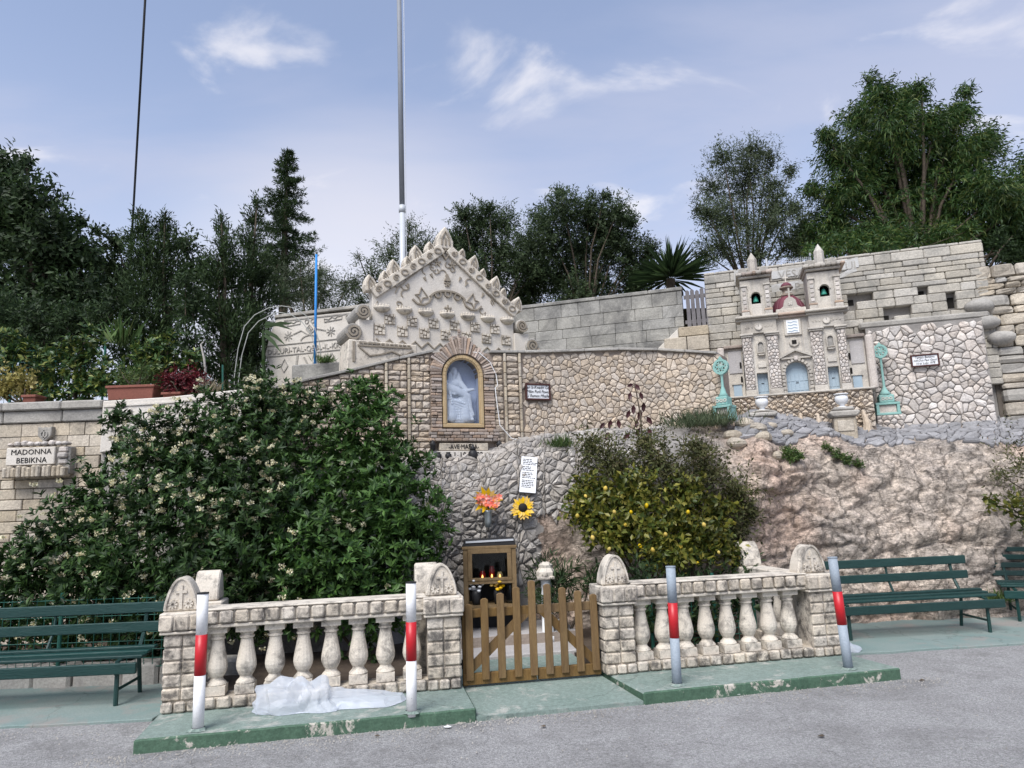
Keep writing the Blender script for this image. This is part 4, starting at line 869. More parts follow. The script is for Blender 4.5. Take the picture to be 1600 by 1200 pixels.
def door(name, x0, x1, z0, z1, archd):
    mb = MB(); c = (x0 + x1) / 2
    pl = [(x0, z0), (x1, z0)] + (arc(c, z1, (x1 - x0) / 2, 0, 180, 12) if archd else [(x1, z1), (x0, z1)])
    mb.prism(pl, .055, .075); d = mb.build(name, 'door', ch)
    for k in range(5 if archd else 3):
        n = 5 if archd else 3; x = x0 + (x1 - x0) * k / n
        for zz in (.06, .20): MB().box(x + .006, x + (x1 - x0) / n - .006, .049, .055, z0 + zz * (1 if archd else .8), z0 + zz * (1 if archd else .8) + .11).build('door_panel', 'door', d)
    MB().box(c - .018, c + .018, .042, .05, z0 + .17, z0 + .18).build('door_handle', 'dark', d)
    return d
door('main_door', -.135, .165, 0, .335, True); door('side_door', -.545, -.39, .03, .355, False); door('side_door', .435, .585, .03, .365, False)
for x0, x1 in ((-.71, -.575), (-.365, -.205), (.245, .405), (.605, .72)):     # rubble pilasters
    MB().box(x0, x1, YF - .05, YF - .0205, .1, .90).build('pilaster', 'mortargrey', ch)
    cells = voronoi(jgrid(x0, x1, .11, .90, .052, .05, .3, rnd), .05)
    mb = MB()
    for p in cells:
        if p:
            p = [(min(max(a, x0), x1), min(max(b, .10), .90)) for a, b in p]; vs, fs = stone_geo(p, .004, .014, rnd); mb.add([(a, YF - .05 - h, b) for a, b, h in vs], fs)
    stuff(mb.build('pilaster_stones', 'rubblewhite', ch))
    MB().box(x0 - .012, x1 + .012, YF - .085, YF - .02, 0, .095).build('pilaster_base', 'churchstone', ch, bevel=.008)
    mb = MB(); mb.box(x0 - .015, x1 + .015, YF - .085, YF - .02, .902, .925); mb.box(x0 - .03, x1 + .03, YF - .10, YF - .02, .927, .955); mb.build('capital', 'churchstone', ch, bevel=.006)
for x0, x1 in ((-.735, -.185), (.225, .745)):
    MB().box(x0 + .02, x1 - .02, YF - .06, YF, .957, 1.15).build('frieze', 'churchstone', ch, bevel=.004)
    c = (x0 + x1) / 2; mb = MB(); mb.lathe([(.048, 0), (.048, .014)], 20, (0, 0, 0), Matrix.Translation((c, YF - .0605, 1.055)) @ Matrix.Rotation(R(90), 4, 'X')); ck = mb.build('clock_face', 'white', ch)
    MB().ribbon(arc(c, 1.055, .05, 0, 360, 20), .010, YF - .079, YF - .06).build('clock_rim', 'churchstone', ck); MB().ribbon([(c, 1.055), (c - .002, 1.092)], .006, YF - .078, YF - .0745).build('clock_hand', 'dark', ck)
    for s_ in (-1, 1):
        for k in range(3): MB().ribbon([(c + s_ * (.09 + k * .045), 1.045), (c + s_ * (.10 + k * .045), 1.07)], .014, YF - .07, YF - .06).build('frieze_relief', 'churchstone', ch)
for i, (x0, x1, yo) in enumerate(((-.77, -.17, -.14), (-.17, .21, -.10), (.21, .79, -.14))):      # main cornice, ragged
    mb = MB(); mb.prism([(0, 0)] * 0 or [(x0, 1.152), (x1, 1.152), (x1, 1.185), (x0, 1.185)], YF + yo * .6, .1); mb.box(x0 - .01 * (i != 1), x1 - .002, YF + yo, .12, 1.187, 1.225); mb.build('cornice', 'brick' if i == 1 else 'churchstone', ch, bevel=.01)
for cx in (-.455, .51):
    MB().ribbon(arc(cx, .78, .048, 180, 0, 8) + [(cx + .048, .66), (cx - .048, .66)], .02, YF - .05, YF - .02, True).build('niche_surround', 'churchstone', ch)
    MB().prism(arc(cx, .77, .04, 0, 180, 8) + [(cx - .04, .67), (cx + .04, .67)], YF - .026, YF - .0215).build('blind_niche', 'limegrey', ch)
    MB().prism([(cx - .06, .635), (cx + .06, .635), (cx + .03, .615), (cx - .03, .615)], YF - .07, YF - .02).build('niche_bracket', 'churchstone', ch)
    MB().prism([(cx - .06, .43), (cx + .06, .43), (cx + .065, .50), (cx + .03, .52), (cx, .535), (cx - .03, .52), (cx - .065, .50)], YF - .04, YF - .02).build('carved_panel', 'churchstone', ch, bevel=.006)
MB().ribbon([(-.22, .545), (.02, .655), (.255, .545)], .028, YF - .055, YF).build('door_pediment', 'churchstone', ch); MB().box(-.19, .23, YF - .04, YF, .525, .55).build('door_lintel', 'churchstone', ch)
mb = MB(); 
for i in range(11): a = 180 * (i + .5) / 11; X = Matrix.Translation((.015, 0, .335)) @ Matrix.Rotation(-R(a), 4, 'Y'); mb.box(.155, .195, YF - .03 - rnd.uniform(0, .012), YF, -.017, .017, X)
mb.build('door_voussoirs', 'churchstone', ch)
for s_ in (-.175, .205):
    for i in range(6): MB().box(s_ - .022 - .006 * (i % 2), s_ + .022 + .006 * (i % 2), YF - .03, YF, .012 + i * .055, .058 + i * .055).build('quoin', 'churchstone', ch, bevel=.006)
MB().box(-.005, .045, YF - .05, YF - .02, .50, .56).build('keystone', 'rubblewhite', ch, bevel=.006)
MB().box(-.10, .14, YF - .03, YF, .88, 1.125).build('panel_frame', 'churchstone', ch, bevel=.008); MB().box(-.065, .105, YF - .042, YF - .03, .915, 1.11).build('white_panel', 'tile', ch)
for i in range(4): MB().ribbon([(-.045, 1.08 - i * .045), (0, 1.07 - i * .045), (.04, 1.085 - i * .045), (.085, 1.07 - i * .045)], .012, YF - .046, YF - .042).build('panel_relief', 'door', ch)
oc = MB().prism(arc(.02, .775, .075, 0, 360, 8)[:-1], YF - .03, YF - .0).build('oculus', 'churchstone', ch, bevel=.01); MB().box(-.012, .052, YF - .034, YF - .029, .745, .805).build('oculus_opening', 'hole', oc)
# centre gable with dome behind
gp = [(-.19, 1.235), (.23, 1.235), (.21, 1.27), (.12, 1.33), (.10, 1.42), (.06, 1.46), (.02, 1.475), (-.02, 1.46), (-.06, 1.42), (-.08, 1.33), (-.17, 1.27)]
MB().prism(gp, YF - .03, .06).build('gable', 'churchstone', ch, bevel=.006); MB().box(-.19, .23, YF - .06, .08, 1.2255, 1.29).build('gable_base', 'churchstone', ch, bevel=.006)
mb = MB()
for k in range(4): mb.ribbon([(.02, 1.37), (.02 + .03 * math.cos(R(45 + 90 * k)), 1.37 + .03 * math.sin(R(45 + 90 * k)))], .02, YF - .042, YF - .03)
mb.build('cross_relief', 'white', ch)
mb = MB(); mb.box(.008, .032, -.02, .01, 1.475, 1.62); mb.box(-.03, .07, -.018, .008, 1.545, 1.57); mb.build('gable_cross', 'churchstone', ch)
mb = MB(); mb.lathe([(.245, 0), (.24, .06), (.215, .13), (.17, .20), (.10, .255), (.05, .275)], 20, (.02, .30, 1.30)); dm = mb.build('dome', 'maroon', ch, True)
for k in range(8): a = 2 * math.pi * k / 8; mb = MB(); mb.tube([(.02 + r * math.cos(a), .30 + r * math.sin(a), 1.30 + z) for r, z in ((.25, 0), (.245, .06), (.22, .13), (.175, .2), (.105, .257))], .009, 5); mb.build('dome_rib', 'maroon', dm)
mb = MB(); mb.lathe([(.27, 0), (.27, .1)], 16, (.02, .30, 1.2)); mb.build('drum', 'churchstone', ch)
mb = MB(); mb.lathe([(.09, 0), (.09, .03), (.06, .035), (.06, .12), (.10, .125), (.10, .15)], 10, (.02, .30, 1.57)); ln = mb.build('lantern', 'brick', ch, True)
mb = MB(); mb.lathe([(.085, .15), (.075, .19), (.04, .22), (.01, .23)], 10, (.02, .30, 1.57)); mb.build('lantern_cap', 'maroon', ln, True); mb = MB(); mb.box(.012, .028, .29, .31, 1.79, 1.93); mb.box(-.02, .06, .292, .308, 1.865, 1.885); mb.build('lantern_cross', 'white', ln)
for cx, hw in ((-.455, .215), (.51, .225)):                  # bell towers
    mb = MB(); zt = 1.80; arch_wall(mb, cx - hw, cx + hw, 1.24, zt, cx - .068, cx + .068, 1.42, 1.535, YF - .03, .02, 10); mb.box(cx - hw, cx - hw + .05, .02, .42, 1.24, zt); mb.box(cx + hw - .05, cx + hw, .02, .42, 1.24, zt); mb.box(cx - hw + .05, cx + hw - .05, .37, .42, 1.24, zt)
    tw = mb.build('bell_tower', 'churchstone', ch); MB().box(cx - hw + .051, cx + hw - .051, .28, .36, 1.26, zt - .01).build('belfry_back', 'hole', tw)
    MB().box(cx - hw, cx + hw, .0, .42, zt, zt + .02).build('tower_ceiling', 'churchstone', tw)
    for s_ in (-1, 1):
        x = cx + s_ * (hw - .05); MB().box(x - .04, x + .04, YF - .06, YF - .03, 1.33, 1.69).build('tower_pilaster', 'churchstone', tw, bevel=.004)
        for k in range(5): MB().box(x - .026, x + .026, YF - .07, YF - .06, 1.35 + k * .068, 1.40 + k * .068).build('pilaster_block', 'rubblewhite', tw, bevel=.005)
        MB().box(x - .06, x + .06, YF - .085, YF - .03, 1.295, 1.325).build('pilaster_base', 'brick', tw, bevel=.008); MB().box(x - .055, x + .055, YF - .08, YF - .03, 1.227, 1.294).build('pilaster_plinth', 'churchstone', tw, bevel=.005)
        MB().box(x - .05, x + .05, YF - .075, YF - .03, 1.692, 1.715).build('tower_capital', 'churchstone', tw, bevel=.005)
    MB().ribbon(arc(cx, 1.535, .08, 0, 180, 10), .022, YF - .045, YF - .0305).build('arch_band', 'churchstone', tw)
    mb = MB(); mb.box(cx - hw - .02, cx + hw + .02, YF - .075, .45, 1.822, 1.86); mb.build('tower_frieze', 'churchstone', tw, bevel=.008)
    x = cx - hw - .05
    while x < cx + hw + .03: w = rnd.uniform(.05, .1); MB().box(x, x + w - .003, YF - .12 - rnd.uniform(0, .02), .47, 1.862, 1.91 + rnd.uniform(-.008, .01)).build('cornice_stone', 'brick' if rnd.random() < .45 else 'churchstone', tw, bevel=.012); x += w
    mb = MB(); mb.lathe([(.10, 1.91), (.075, 1.99), (.07, 2.12), (.072, 2.17), (.045, 2.22), (.004, 2.29)], 6, (cx + .0, .12, 0)); mb.build('pinnacle', 'churchstone', tw)
    for s_ in (-1, 1): MB().prism([(cx + s_ * .06, 1.912), (cx + s_ * .235, 1.912), (cx + s_ * .235, 1.97), (cx + s_ * .20, 2.03), (cx + s_ * .15, 2.04), (cx + s_ * .10, 2.02)], .04, .20).build('corner_volute', 'limegrey', tw, bevel=.015)
    mb = MB(); mb.lathe([(.048, 0), (.042, .015), (.032, .05), (.026, .08), (.012, .09)], 14, (cx, .05, 1.47)); bl = mb.build('bell', 'bell', tw, True); mb = MB(); mb.tube([(cx, .05, 1.56), (cx, .05, 1.62)], .006, 5); mb.ellip((cx + .01, .04, 1.465), (.012, .012, .012), 6, 5); mb.build('bell_clapper', 'dark', bl)
mb = MB(); ic = (-.47, .12); mb.box(ic[0] - .005, ic[0] + .005, ic[1] - .005, ic[1] + .005, 2.28, 2.50); mb.box(ic[0] - .055, ic[0] + .055, ic[1] - .004, ic[1] + .004, 2.40, 2.425); mb.box(ic[0] - .05, ic[0] + .02, ic[1] - .004, ic[1] + .004, 2.35, 2.37); mb.build('iron_vane', 'dark', ch)
for s_, x0, x1 in ((-1, -.98, -.72), (1, .73, .98)):           # side wings
    mb = MB(); mb.box(x0, x1, .10, .6, 0, .78); wg = mb.build('side_wing', 'churchstone', ch); MB().box(x0 - .01, x1 + .01, .04, .62, .782, .83).build('wing_cornice', 'brick', wg, bevel=.01)
    MB().box(x0 + .05, x1 - .02, .085, .10, .40, .74).build('wing_panel', 'concrete', wg)
    x = (x0 + x1) / 2 + s_ * -.09
    for zc in (.52, .30): MB().prism([(x - .014, zc - .05), (x + .014, zc - .05)] + arc(x, zc + .03, .014, 0, 180, 6), .079, .0845).build('wing_window', 'hole', wg)
    xm = (x0 + x1) / 2 - s_ * .02; MB().box(xm - .06, xm + .06, .085, .10, .0, .22).build('wing_door', 'door', wg); MB().box(xm - .08, xm + .08, .07, .10, .222, .245).build('wing_lintel', 'churchstone', wg)
    MB().box(*sorted((s_ * .985, s_ * 1.09)), -.0, .5, 0, .80).build('wing_pier', 'rubblewhite', wg, bevel=.02)

# ------------------------------------------------------------------ turquoise model street lamps and white urns on piers
def model_lamp(loc, rz, label, hgt, wid, txt):
    t = thing('model_lamp', label, 'lamp', loc, rz)
    MB().box(-wid, wid, -.12, .12, 0, .035).build('base_plate', 'turq', t, bevel=.005)
    mb = MB(); z = .035
    for (x0, x1) in ((-wid + .005, -wid + .045), (wid - .045, wid - .005)): mb.box(x0, x1, -.11, .11, z, .15)
    mb.box(-wid, wid, -.112, .112, .152, .185); mb.build('pedestal', 'turq', t, bevel=.004); MB().box(-wid + .05, wid - .05, -.08, .08, .036, .15).build('pedestal_infill', 'rubblewhite', t)
    MB().box(-wid * .62, wid * .62, -.09, .09, .187, .30).build('upper_block', 'turq', t, bevel=.01); 
    for k in range(3): MB().ribbon(arc(-.05 + k * .05, .245, .018, 0, 360, 8), .009, -.098, -.09).build('block_relief', 'white', t)
    MB().lathe([(wid * .62, .302), (wid * .35, .35), (.03, .40), (.018, .44), (.016, hgt - .2), (.022, hgt - .17), (.035, hgt - .16)], 10).build('post', 'turq', t, True)
    zc = hgt - .06; hd = MB().ribbon(arc(0, zc, .088, 0, 360, 20), .03, -.025, .025).build('lamp_ring', 'turq', t)
    for k in range(6): a_ = R(60 * k + 30); MB().ribbon(arc(.05 * math.cos(a_), zc + .05 * math.sin(a_), .022, 0, 360, 8), .014, -.02, .02).build('ring_petal', 'turq', hd)
    MB().lathe([(.022, -.025), (.03, 0), (.022, .025)], 10, (0, 0, 0), Matrix.Translation((0, 0, zc)) @ Matrix.Rotation(R(90), 4, 'X')).build('lamp_boss', 'turq', hd); MB().prism([(-.03, zc + .095), (.03, zc + .095), (0, zc + .14)], -.02, .02).build('ring_tip', 'turq', hd); return t
lp = thing('stone_pier', 'short rubble pier under the turquoise lamp by the pale rubble panel', 'pier', (5.47, 10.16, 2.1), CA); MB().box(-.17, .17, -.14, .14, 0, .50).build('core', 'mortargrey', lp)
cells = voronoi(jgrid(-.17, .17, .02, .5, .085, .075, .3, rnd), .08); facing(lp, [[(min(max(a, -.17), .17), min(max(b, 0), .5)) for a, b in p] for p in cells if p], lambda a, b, h: Vector((a, -.138 - h, b)), 'rubblewhite', .006, .025, rnd, 60)
model_lamp((5.47, 10.16, 2.605), CA, 'turquoise miniature street lamp beside the pale rubble panel', 1.02, .16, '')
model_lamp((2.74, 8.98, 2.50), R(-38), 'turquoise miniature street lamp at the end of the curved wall', .76, .12, '')
def urn_on(loc, label, pl, ph, top):
    p_ = thing('urn_pier', 'stone pier carrying a white urn ' + pl, 'pier', loc, CA)
    MB().box(-.14, .14, -.12, .12, -.15, ph * .62).build('shaft', 'lime', p_, bevel=.015); MB().prism([(-.15, ph * .62), (.15, ph * .62), (.19, ph * .72), (.19, ph * .85), (-.19, ph * .85), (-.19, ph * .72)], -.16, .16).build('cap', 'limegrey', p_, bevel=.02)
    if top: MB().prism([(-.19, ph * .852), (.19, ph * .852), (.06, ph), (-.06, ph)], -.14, .14).build('gabled_top', 'limegrey', p_, bevel=.015)
    else: MB().box(-.13, .13, -.12, .12, ph * .852, ph).build('top_stone', 'limegrey', p_, bevel=.02)
    MB().box(-.10, .10, -.135, -.12, ph * .1, ph * .5).build('panel', 'lime', p_, bevel=.005)
    u = thing('white_urn', label, 'urn', Vector(loc) + Vector((0, 0, ph)), 0, 'white urns before the church')
    MB().lathe([(.055, 0), (.055, .012), (.03, .022), (.028, .03), (.07, .06), (.088, .11), (.082, .15), (.062, .172)], 18).build('bowl', 'urn', u, True); MB().lathe([(.062, .172), (.092, .176), (.092, .19), (.07, .192), (.06, .178)], 18).build('rim', 'urn', u, True)
urn_on((3.45, 9.6, 2.42), 'white urn on the gable topped pier before the church', 'with gabled top before the church terrace', .26, True)
urn_on((4.51, 9.5, 2.30), 'white urn on the taller flat topped pier before the church', 'with flat top before the church terrace', .37, False)
# ------------------------------------------------------------------ carved pediment behind the curved wall
rnd = random.Random(31)
PO = Vector((-.97, 9.6, 3.67)); PA = R(28)
pe = thing('carved_pediment', 'white stone pediment with leaf crest, crowns, checker reliefs and scrolls', 'pediment', PO + Vector((0, 0, -.5)), PA); Q = .5   # local z = photo z + .5
ax = .07
body = [(-1.0, -.4), (1.16, -.4), (1.16, .70), (1.24, .72), (.20, 1.56), (ax, 1.60), (-.06, 1.56), (-1.02, .80), (-1.0, .7)]
MB().prism([(x, z + Q) for x, z in body], 0, .16).build('slab', 'white', pe, bevel=.01)
for pts in ([(-1.0, .735), (.02, 1.52)], [(.12, 1.52), (1.2, .66)]):     # raking border
    a, b = Vector(pts[0]), Vector(pts[1]); MB().ribbon([(a.x, a.y + Q), (b.x, b.y + Q)], .155, -.045, .0).build('raking_border', 'castclean', pe, bevel=.008)
    n = 8
    for i in range(n):
        p = a.lerp(b, (i + .6) / (n + .2))
        if i % 2: MB().ribbon([(p.x + .05 * math.cos(t), p.y + Q + .038 * math.sin(t)) for t in np.linspace(0, 2 * math.pi, 13)[:-1]], .016, -.060, -.045, True).build('border_relief', 'reliefdark', pe)
        else: MB().ribbon(spiral(p.x, p.y + Q, .05, 1.4, 40, 1 if a.x < 0 else -1, 14), .016, -.060, -.045).build('border_relief', 'reliefdark', pe)
def leaf_poly(h, w, lean):
    return [(-w, 0), (-w * 1.05, h * .35), (-w * .6 + lean * .5, h * .72), (lean, h), (w * .6 + lean * .5, h * .72), (w * 1.05, h * .35), (w, 0)]
L1 = [(-1.06, .97), (-.86, 1.07), (-.72, 1.25), (-.53, 1.34), (-.39, 1.50), (-.19, 1.59)]; R1 = [(.37, 1.60), (.55, 1.49), (.70, 1.32), (.90, 1.24), (1.03, 1.07), (1.26, .97)]
for side, tips, seg in ((-1, L1, ((-1.02, .80), (-.06, 1.54))), (1, R1, ((.20, 1.54), (1.24, .72)))):
    for i, (tx, tz) in enumerate(tips):
        big = (i % 2 == 0) if side < 0 else (i % 2 == 1)
        t = (tx - side * .03 - seg[0][0]) / (seg[1][0] - seg[0][0]); bx = tx - side * .05; bz = seg[0][1] + (seg[1][1] - seg[0][1]) * ((bx - seg[0][0]) / (seg[1][0] - seg[0][0])) - .03
        h = (.23 if big else .16); w = .085 if big else .06
        X = Matrix.Translation((bx, 0, bz + Q)) @ Matrix.Rotation(R(side * 12), 4, 'Y')
        lf = MB().prism(leaf_poly(h, w, 0), -.03, .13, X).build('crest_leaf', 'castclean', pe, bevel=.01)
        mb = MB(); mb.ribbon([(-w * .5, .03), (-w * .45, h * .45), (0, h * .78), (w * .45, h * .45), (w * .5, .03)], .016, -.045, -.03); mb.ribbon([(0, .03), (0, h * .45)], .016, -.045, -.03); mb.v = [tuple(X @ Vector(v)) for v in mb.v]; mb.build('leaf_vein', 'reliefdark', lf)
X = Matrix.Translation((ax, 0, 1.52 + Q)); lf = MB().prism(leaf_poly(.34, .12, 0), -.04, .14, X).build('apex_leaf', 'castclean', pe, bevel=.012)
mb = MB(); mb.ribbon([(-.06, .05), (-.055, .15), (0, .26), (.055, .15), (.06, .05)], .02, -.056, -.04); mb.ribbon([(0, .05), (0, .15)], .024, -.056, -.04); mb.v = [tuple(X @ Vector(v)) for v in mb.v]; mb.build('leaf_vein', 'reliefdark', lf)
MB().ribbon([(ax, 1.36 + Q), (ax + .045, 1.43 + Q), (ax, 1.5 + Q), (ax - .045, 1.43 + Q)], .02, -.05, .0, True).build('apex_lozenge', 'reliefdark', pe)
# scrolls at the shoulders: cylinders with spiral ends
for (x, z, r, d) in ((-1.14, .46, .105, .42), (-1.27, .17, .115, .42), (1.27, .47, .10, .12), (1.44, .18, .115, .12)):
    mb = MB(); mb.lathe([(r, -.06), (r, d)], 22, (0, 0, 0), Matrix.Translation((x, 0, z + Q)) @ Matrix.Rotation(R(-90), 4, 'X')); sc_ = mb.build('scroll', 'limegrey', pe, bevel=.01)
    MB().ribbon(spiral(x, z + Q, r * .92, 2.1, 200 if x < 0 else 340, 1 if x < 0 else -1, 26), .026, -.082, -.06).build('scroll_spiral', 'reliefdark', sc_)
for (x0, x1, z0, z1, z2) in ((-1.2, -.99, -.02, .36, .36), (1.15, 1.40, .0, .36, .36)): MB().prism([(x0, z0 + Q), (x1, z0 + Q), (x1, z1 + Q), (x0, z2 + Q)], -.03, .13).build('shoulder', 'white', pe, bevel=.01)
MB().prism([(-1.38, -.4 + Q), (-.42, -.25 + Q), (-.42, .035 + Q), (-1.36, .045 + Q)], -.14, .3).build('base_block', 'castclean', pe, bevel=.012)
mb = MB(); mb.ribbon([(-1.24, -.03 + Q), (-.5, -.015 + Q)], .02, -.155, -.14); mb.ribbon([(-1.22, -.05 + Q), (-1.08, -.16 + Q), (-.92, -.13 + Q), (-.78, -.08 + Q), (-.62, -.14 + Q), (-.48, -.05 + Q)], .018, -.155, -.14); mb.ribbon([(-1.29, .02 + Q), (-1.29, -.25 + Q)], .035, -.152, -.14); mb.build('base_relief', 'reliefdark', pe)
for i in range(12): MB().box(-1.22 + i * .06, -1.18 + i * .06, -.158, -.14, .0 + Q, .02 + Q).build('dentil', 'reliefdark', pe)
for i in range(7):                                              # crowns
    x = -.87 + i * .32; z = .54 + Q
    mb = MB(); mb.lathe([(.03, -.055), (.075, -.04), (.11, -.008), (.118, .004), (.118, .018), (.10, .02)], 16, (x, 0, z)); mb.v = [(v[0], -abs(v[1]) * .75 if v[1] < 0 else .004, v[2]) for v in mb.v]; cwn = mb.build('crown', 'castclean', pe, True)
    for k in range(7): a = math.pi * (k + .5) / 7; MB().lathe([(.012, 0), (.012, .02), (.004, .035)], 6, (x + .1 * math.cos(a), -.07 * math.sin(a), z + .02)).build('crown_point', 'castclean', cwn)
for row, z, x0, n in ((0, .40, -.76, 6), (1, .245, -.90, 7)):    # checker of carved squares
    for i in range(n):
        x = x0 + i * .32
        if x > 1.12: continue
        sq = MB(); s_ = .072
        sq.box(x - s_, x + s_, -.012, .0, z - s_ + Q, z + s_ + Q); so = sq.build('relief_square', 'reliefdark', pe)
        mb = MB(); k = rnd.random()
        zz = z + Q; g = .011
        for (a, b, c, d) in ((-1, -.35, -1, -.3), (-.25, .3, -1, -.55), (.42, 1, -1, .0), (-1, -.5, -.18, .45), (-.4, .3, -.4, .25), (-1, -.1, .58, 1), (.02, .6, .4, 1), (.42, 1, .12, .3), (.72, 1, .42, 1)):
            if k > .5: a, b = -b, -a
            mb.box(x + a * s_ + .003, x + b * s_ - .003, -.024 - rnd.uniform(0, .006), -.012, zz + c * s_ + .003, zz + d * s_ - .003)
        mb.build('square_relief', 'castclean', so)
zig = []
for i in range(23): zig.append((-.95 + i * .092, (.03 if i % 2 else .115) + Q))
MB().ribbon(zig, .018, -.018, .0).build('zigzag_relief', 'reliefdark', pe)
MB().ribbon(arc(.10, .70 + Q, .30, 25, 155, 14, .19), .026, -.032, .0).build('arch_relief', 'reliefdark', pe)
for a in (55, 90, 125): MB().ribbon(arc(.10 + .26 * math.cos(R(a)), .70 + Q + .15 * math.sin(R(a)), .045, 0, 360, 12), .02, -.03, .0).build('rosette', 'reliefdark', pe)
for s_ in (-1, 1):
    MB().ribbon([(.10 + s_ * x, z + Q) for x, z in ((.24, .80), (.28, .70), (.36, .655), (.46, .66), (.53, .72))], .022, -.026, 0).build('crescent_relief', 'reliefdark', pe)
    MB().ribbon([(.08 + s_ * x, z + Q) for x, z in ((.22, 1.28), (.34, 1.22), (.46, 1.10), (.55, 1.03), (.63, .94), (.72, .87), (.76, .78))], .015, -.018, 0).build('branch_relief', 'reliefdark', pe)
    MB().ribbon([(.10 + s_ * x, z + Q) for x, z in ((.34, .82), (.40, .90), (.43, .80), (.49, .79), (.43, .75), (.41, .67), (.38, .75), (.30, .77))], .016, -.02, 0, True).build('star_relief', 'reliefdark', pe)
    for x, z in ((.46, 1.13), (.60, .98), (.30, 1.0), (.20, 1.06), (.56, .86)):
        MB().prism([(.08 + s_ * x, z + Q), (.08 + s_ * (x + .05), z + .05 + Q), (.08 + s_ * (x + .015), z + .075 + Q)], -.018, 0).build('leaf_relief', 'reliefdark', pe)
for x, z, r in ((.10, .63, .055), (-.05, 1.30, .06), (.18, 1.29, .06), (.10, 1.0, .05)):
    mb = MB()
    for k in range(5): a = R(90 + 72 * k); mb.ribbon([(x, z + Q), (x + r * math.cos(a), z + Q + r * math.sin(a))], .02, -.022, 0)
    mb.build('star_relief', 'reliefdark', pe)
for i in range(46):
    x = rnd.uniform(-.9, 1.05); z = rnd.uniform(.60, 1.40)
    if z > .72 + (1 - abs(x - .07) / 1.15) * .72 - .06 or (abs(x - .1) < .52 and z < 1.0): continue
    a = rnd.uniform(0, 360); MB().ribbon(arc(x, z + Q, rnd.uniform(.03, .06), a, a + rnd.uniform(120, 260), 7), .012, -.014, 0).build('curl_relief', 'reliefdark', pe)
MB().prism([(.05, 1.04 + Q), (.10, 1.15 + Q), (.15, 1.04 + Q)], -.03, 0).build('flame_relief', 'reliefdark', pe)

# ------------------------------------------------------------------ lettered panel left of the pediment
RO = Vector((-3.28, 11.0, 3.63)); RA = R(-16)
rp2 = thing('lettered_panel', 'white relief panel with carved lettering behind the blue pole', 'panel', RO, RA)
MB().prism([(-.95, -.2), (1.3, -.2), (1.3, 1.0), (-.60, 1.04), (-.72, .78), (-.80, .45), (-.72, .3)], 0, .12).build('slab', 'white', rp2, bevel=.01); MB().box(-.62, 1.3, -.03, .14, 1.045, 1.10).build('coping', 'limegrey', rp2, bevel=.01)
text(rp2, 'DULURI-TAL-QEBL-IL-KR', .125, -.75, .44, -.006, 'limegrey', ext=.008, align='LEFT', sx=.98)
mb = MB(); mb.ribbon([(-.80, .585), (1.2, .585)], .014, -.012, 0); mb.ribbon([(-.76, .405), (1.2, .405)], .014, -.012, 0); mb.build('text_border', 'limegrey', rp2)
for s_, cx in ((1, -.36), (1, .42)):
    mb = MB()
    for k in range(8): a = R(45 * k + 8); mb.ribbon([(cx + .015 * math.cos(a), .72 + .015 * math.sin(a)), (cx + .08 * math.cos(a), .72 + .08 * math.sin(a))], .014, -.012, 0)
    mb.build('star_relief', 'limegrey', rp2)
mb = MB(); mb.ribbon([(-.27, .74), (-.12, .79), (.02, .70), (.16, .79), (.33, .745)], .018, -.012, 0); mb.ribbon(arc(.03, .58, .17, 20, 160, 10, .12), .018, -.012, 0); mb.ribbon([(.03, .73), (.09, .80), (.03, .87), (-.03, .80)], .016, -.012, 0, True); mb.ribbon([(.03, .77), (.055, .80), (.03, .83), (.005, .80)], .012, -.012, 0, True); mb.build('branch_relief', 'limegrey', rp2)
mb = MB()
for x0 in (-.46, .30): mb.ribbon([(x0, .885), (x0 + .32, .905), (x0 + .32, .96), (x0 + .24, .955), (x0 + .2, .925), (x0 + .14, .955), (x0 + .08, .92), (x0, .94)], .014, -.012, 0, True)
for x0 in (-.02, .09, .72, .82): mb.ribbon(arc(x0, .93, .033, 0, 360, 10), .014, -.012, 0)
mb.ribbon([(-.45, .99), (1.2, .975)], .02, -.012, 0); mb.build('band_relief', 'limegrey', rp2)
mb = MB(); mb.ribbon([(-.43, .12), (-.36, .22), (-.42, .34), (-.49, .22)], .02, -.012, 0, True); mb.build('lozenge_relief', 'limegrey', rp2); mb = MB(); mb.ribbon([(-.22, .05), (-.18, .38)], .035, -.012, 0); mb.build('stroke_relief', 'limegrey', rp2); mb = MB(); mb.ribbon([(-.06, .34), (.02, .2), (-.08, .12), (.04, .08)], .03, -.012, 0); mb.build('curl_relief', 'limegrey', rp2); mb = MB(); mb.ribbon([(.1, .2), (.2, .36)], .02, -.012, 0); mb.build('stroke_relief', 'limegrey', rp2); mb = MB(); mb.ribbon([(.36, .2), (.45, .36), (.52, .22)], .02, -.012, 0); mb.build('figure_relief', 'limegrey', rp2)
pc = thing('concrete_trough', 'grey concrete trough behind the curved wall at the blue pole', 'trough', (-2.78, 9.9, 3.0), R(-8)); MB().box(-.36, .40, -.14, .14, 0, .60).build('trough', 'limedark', pc, bevel=.02)
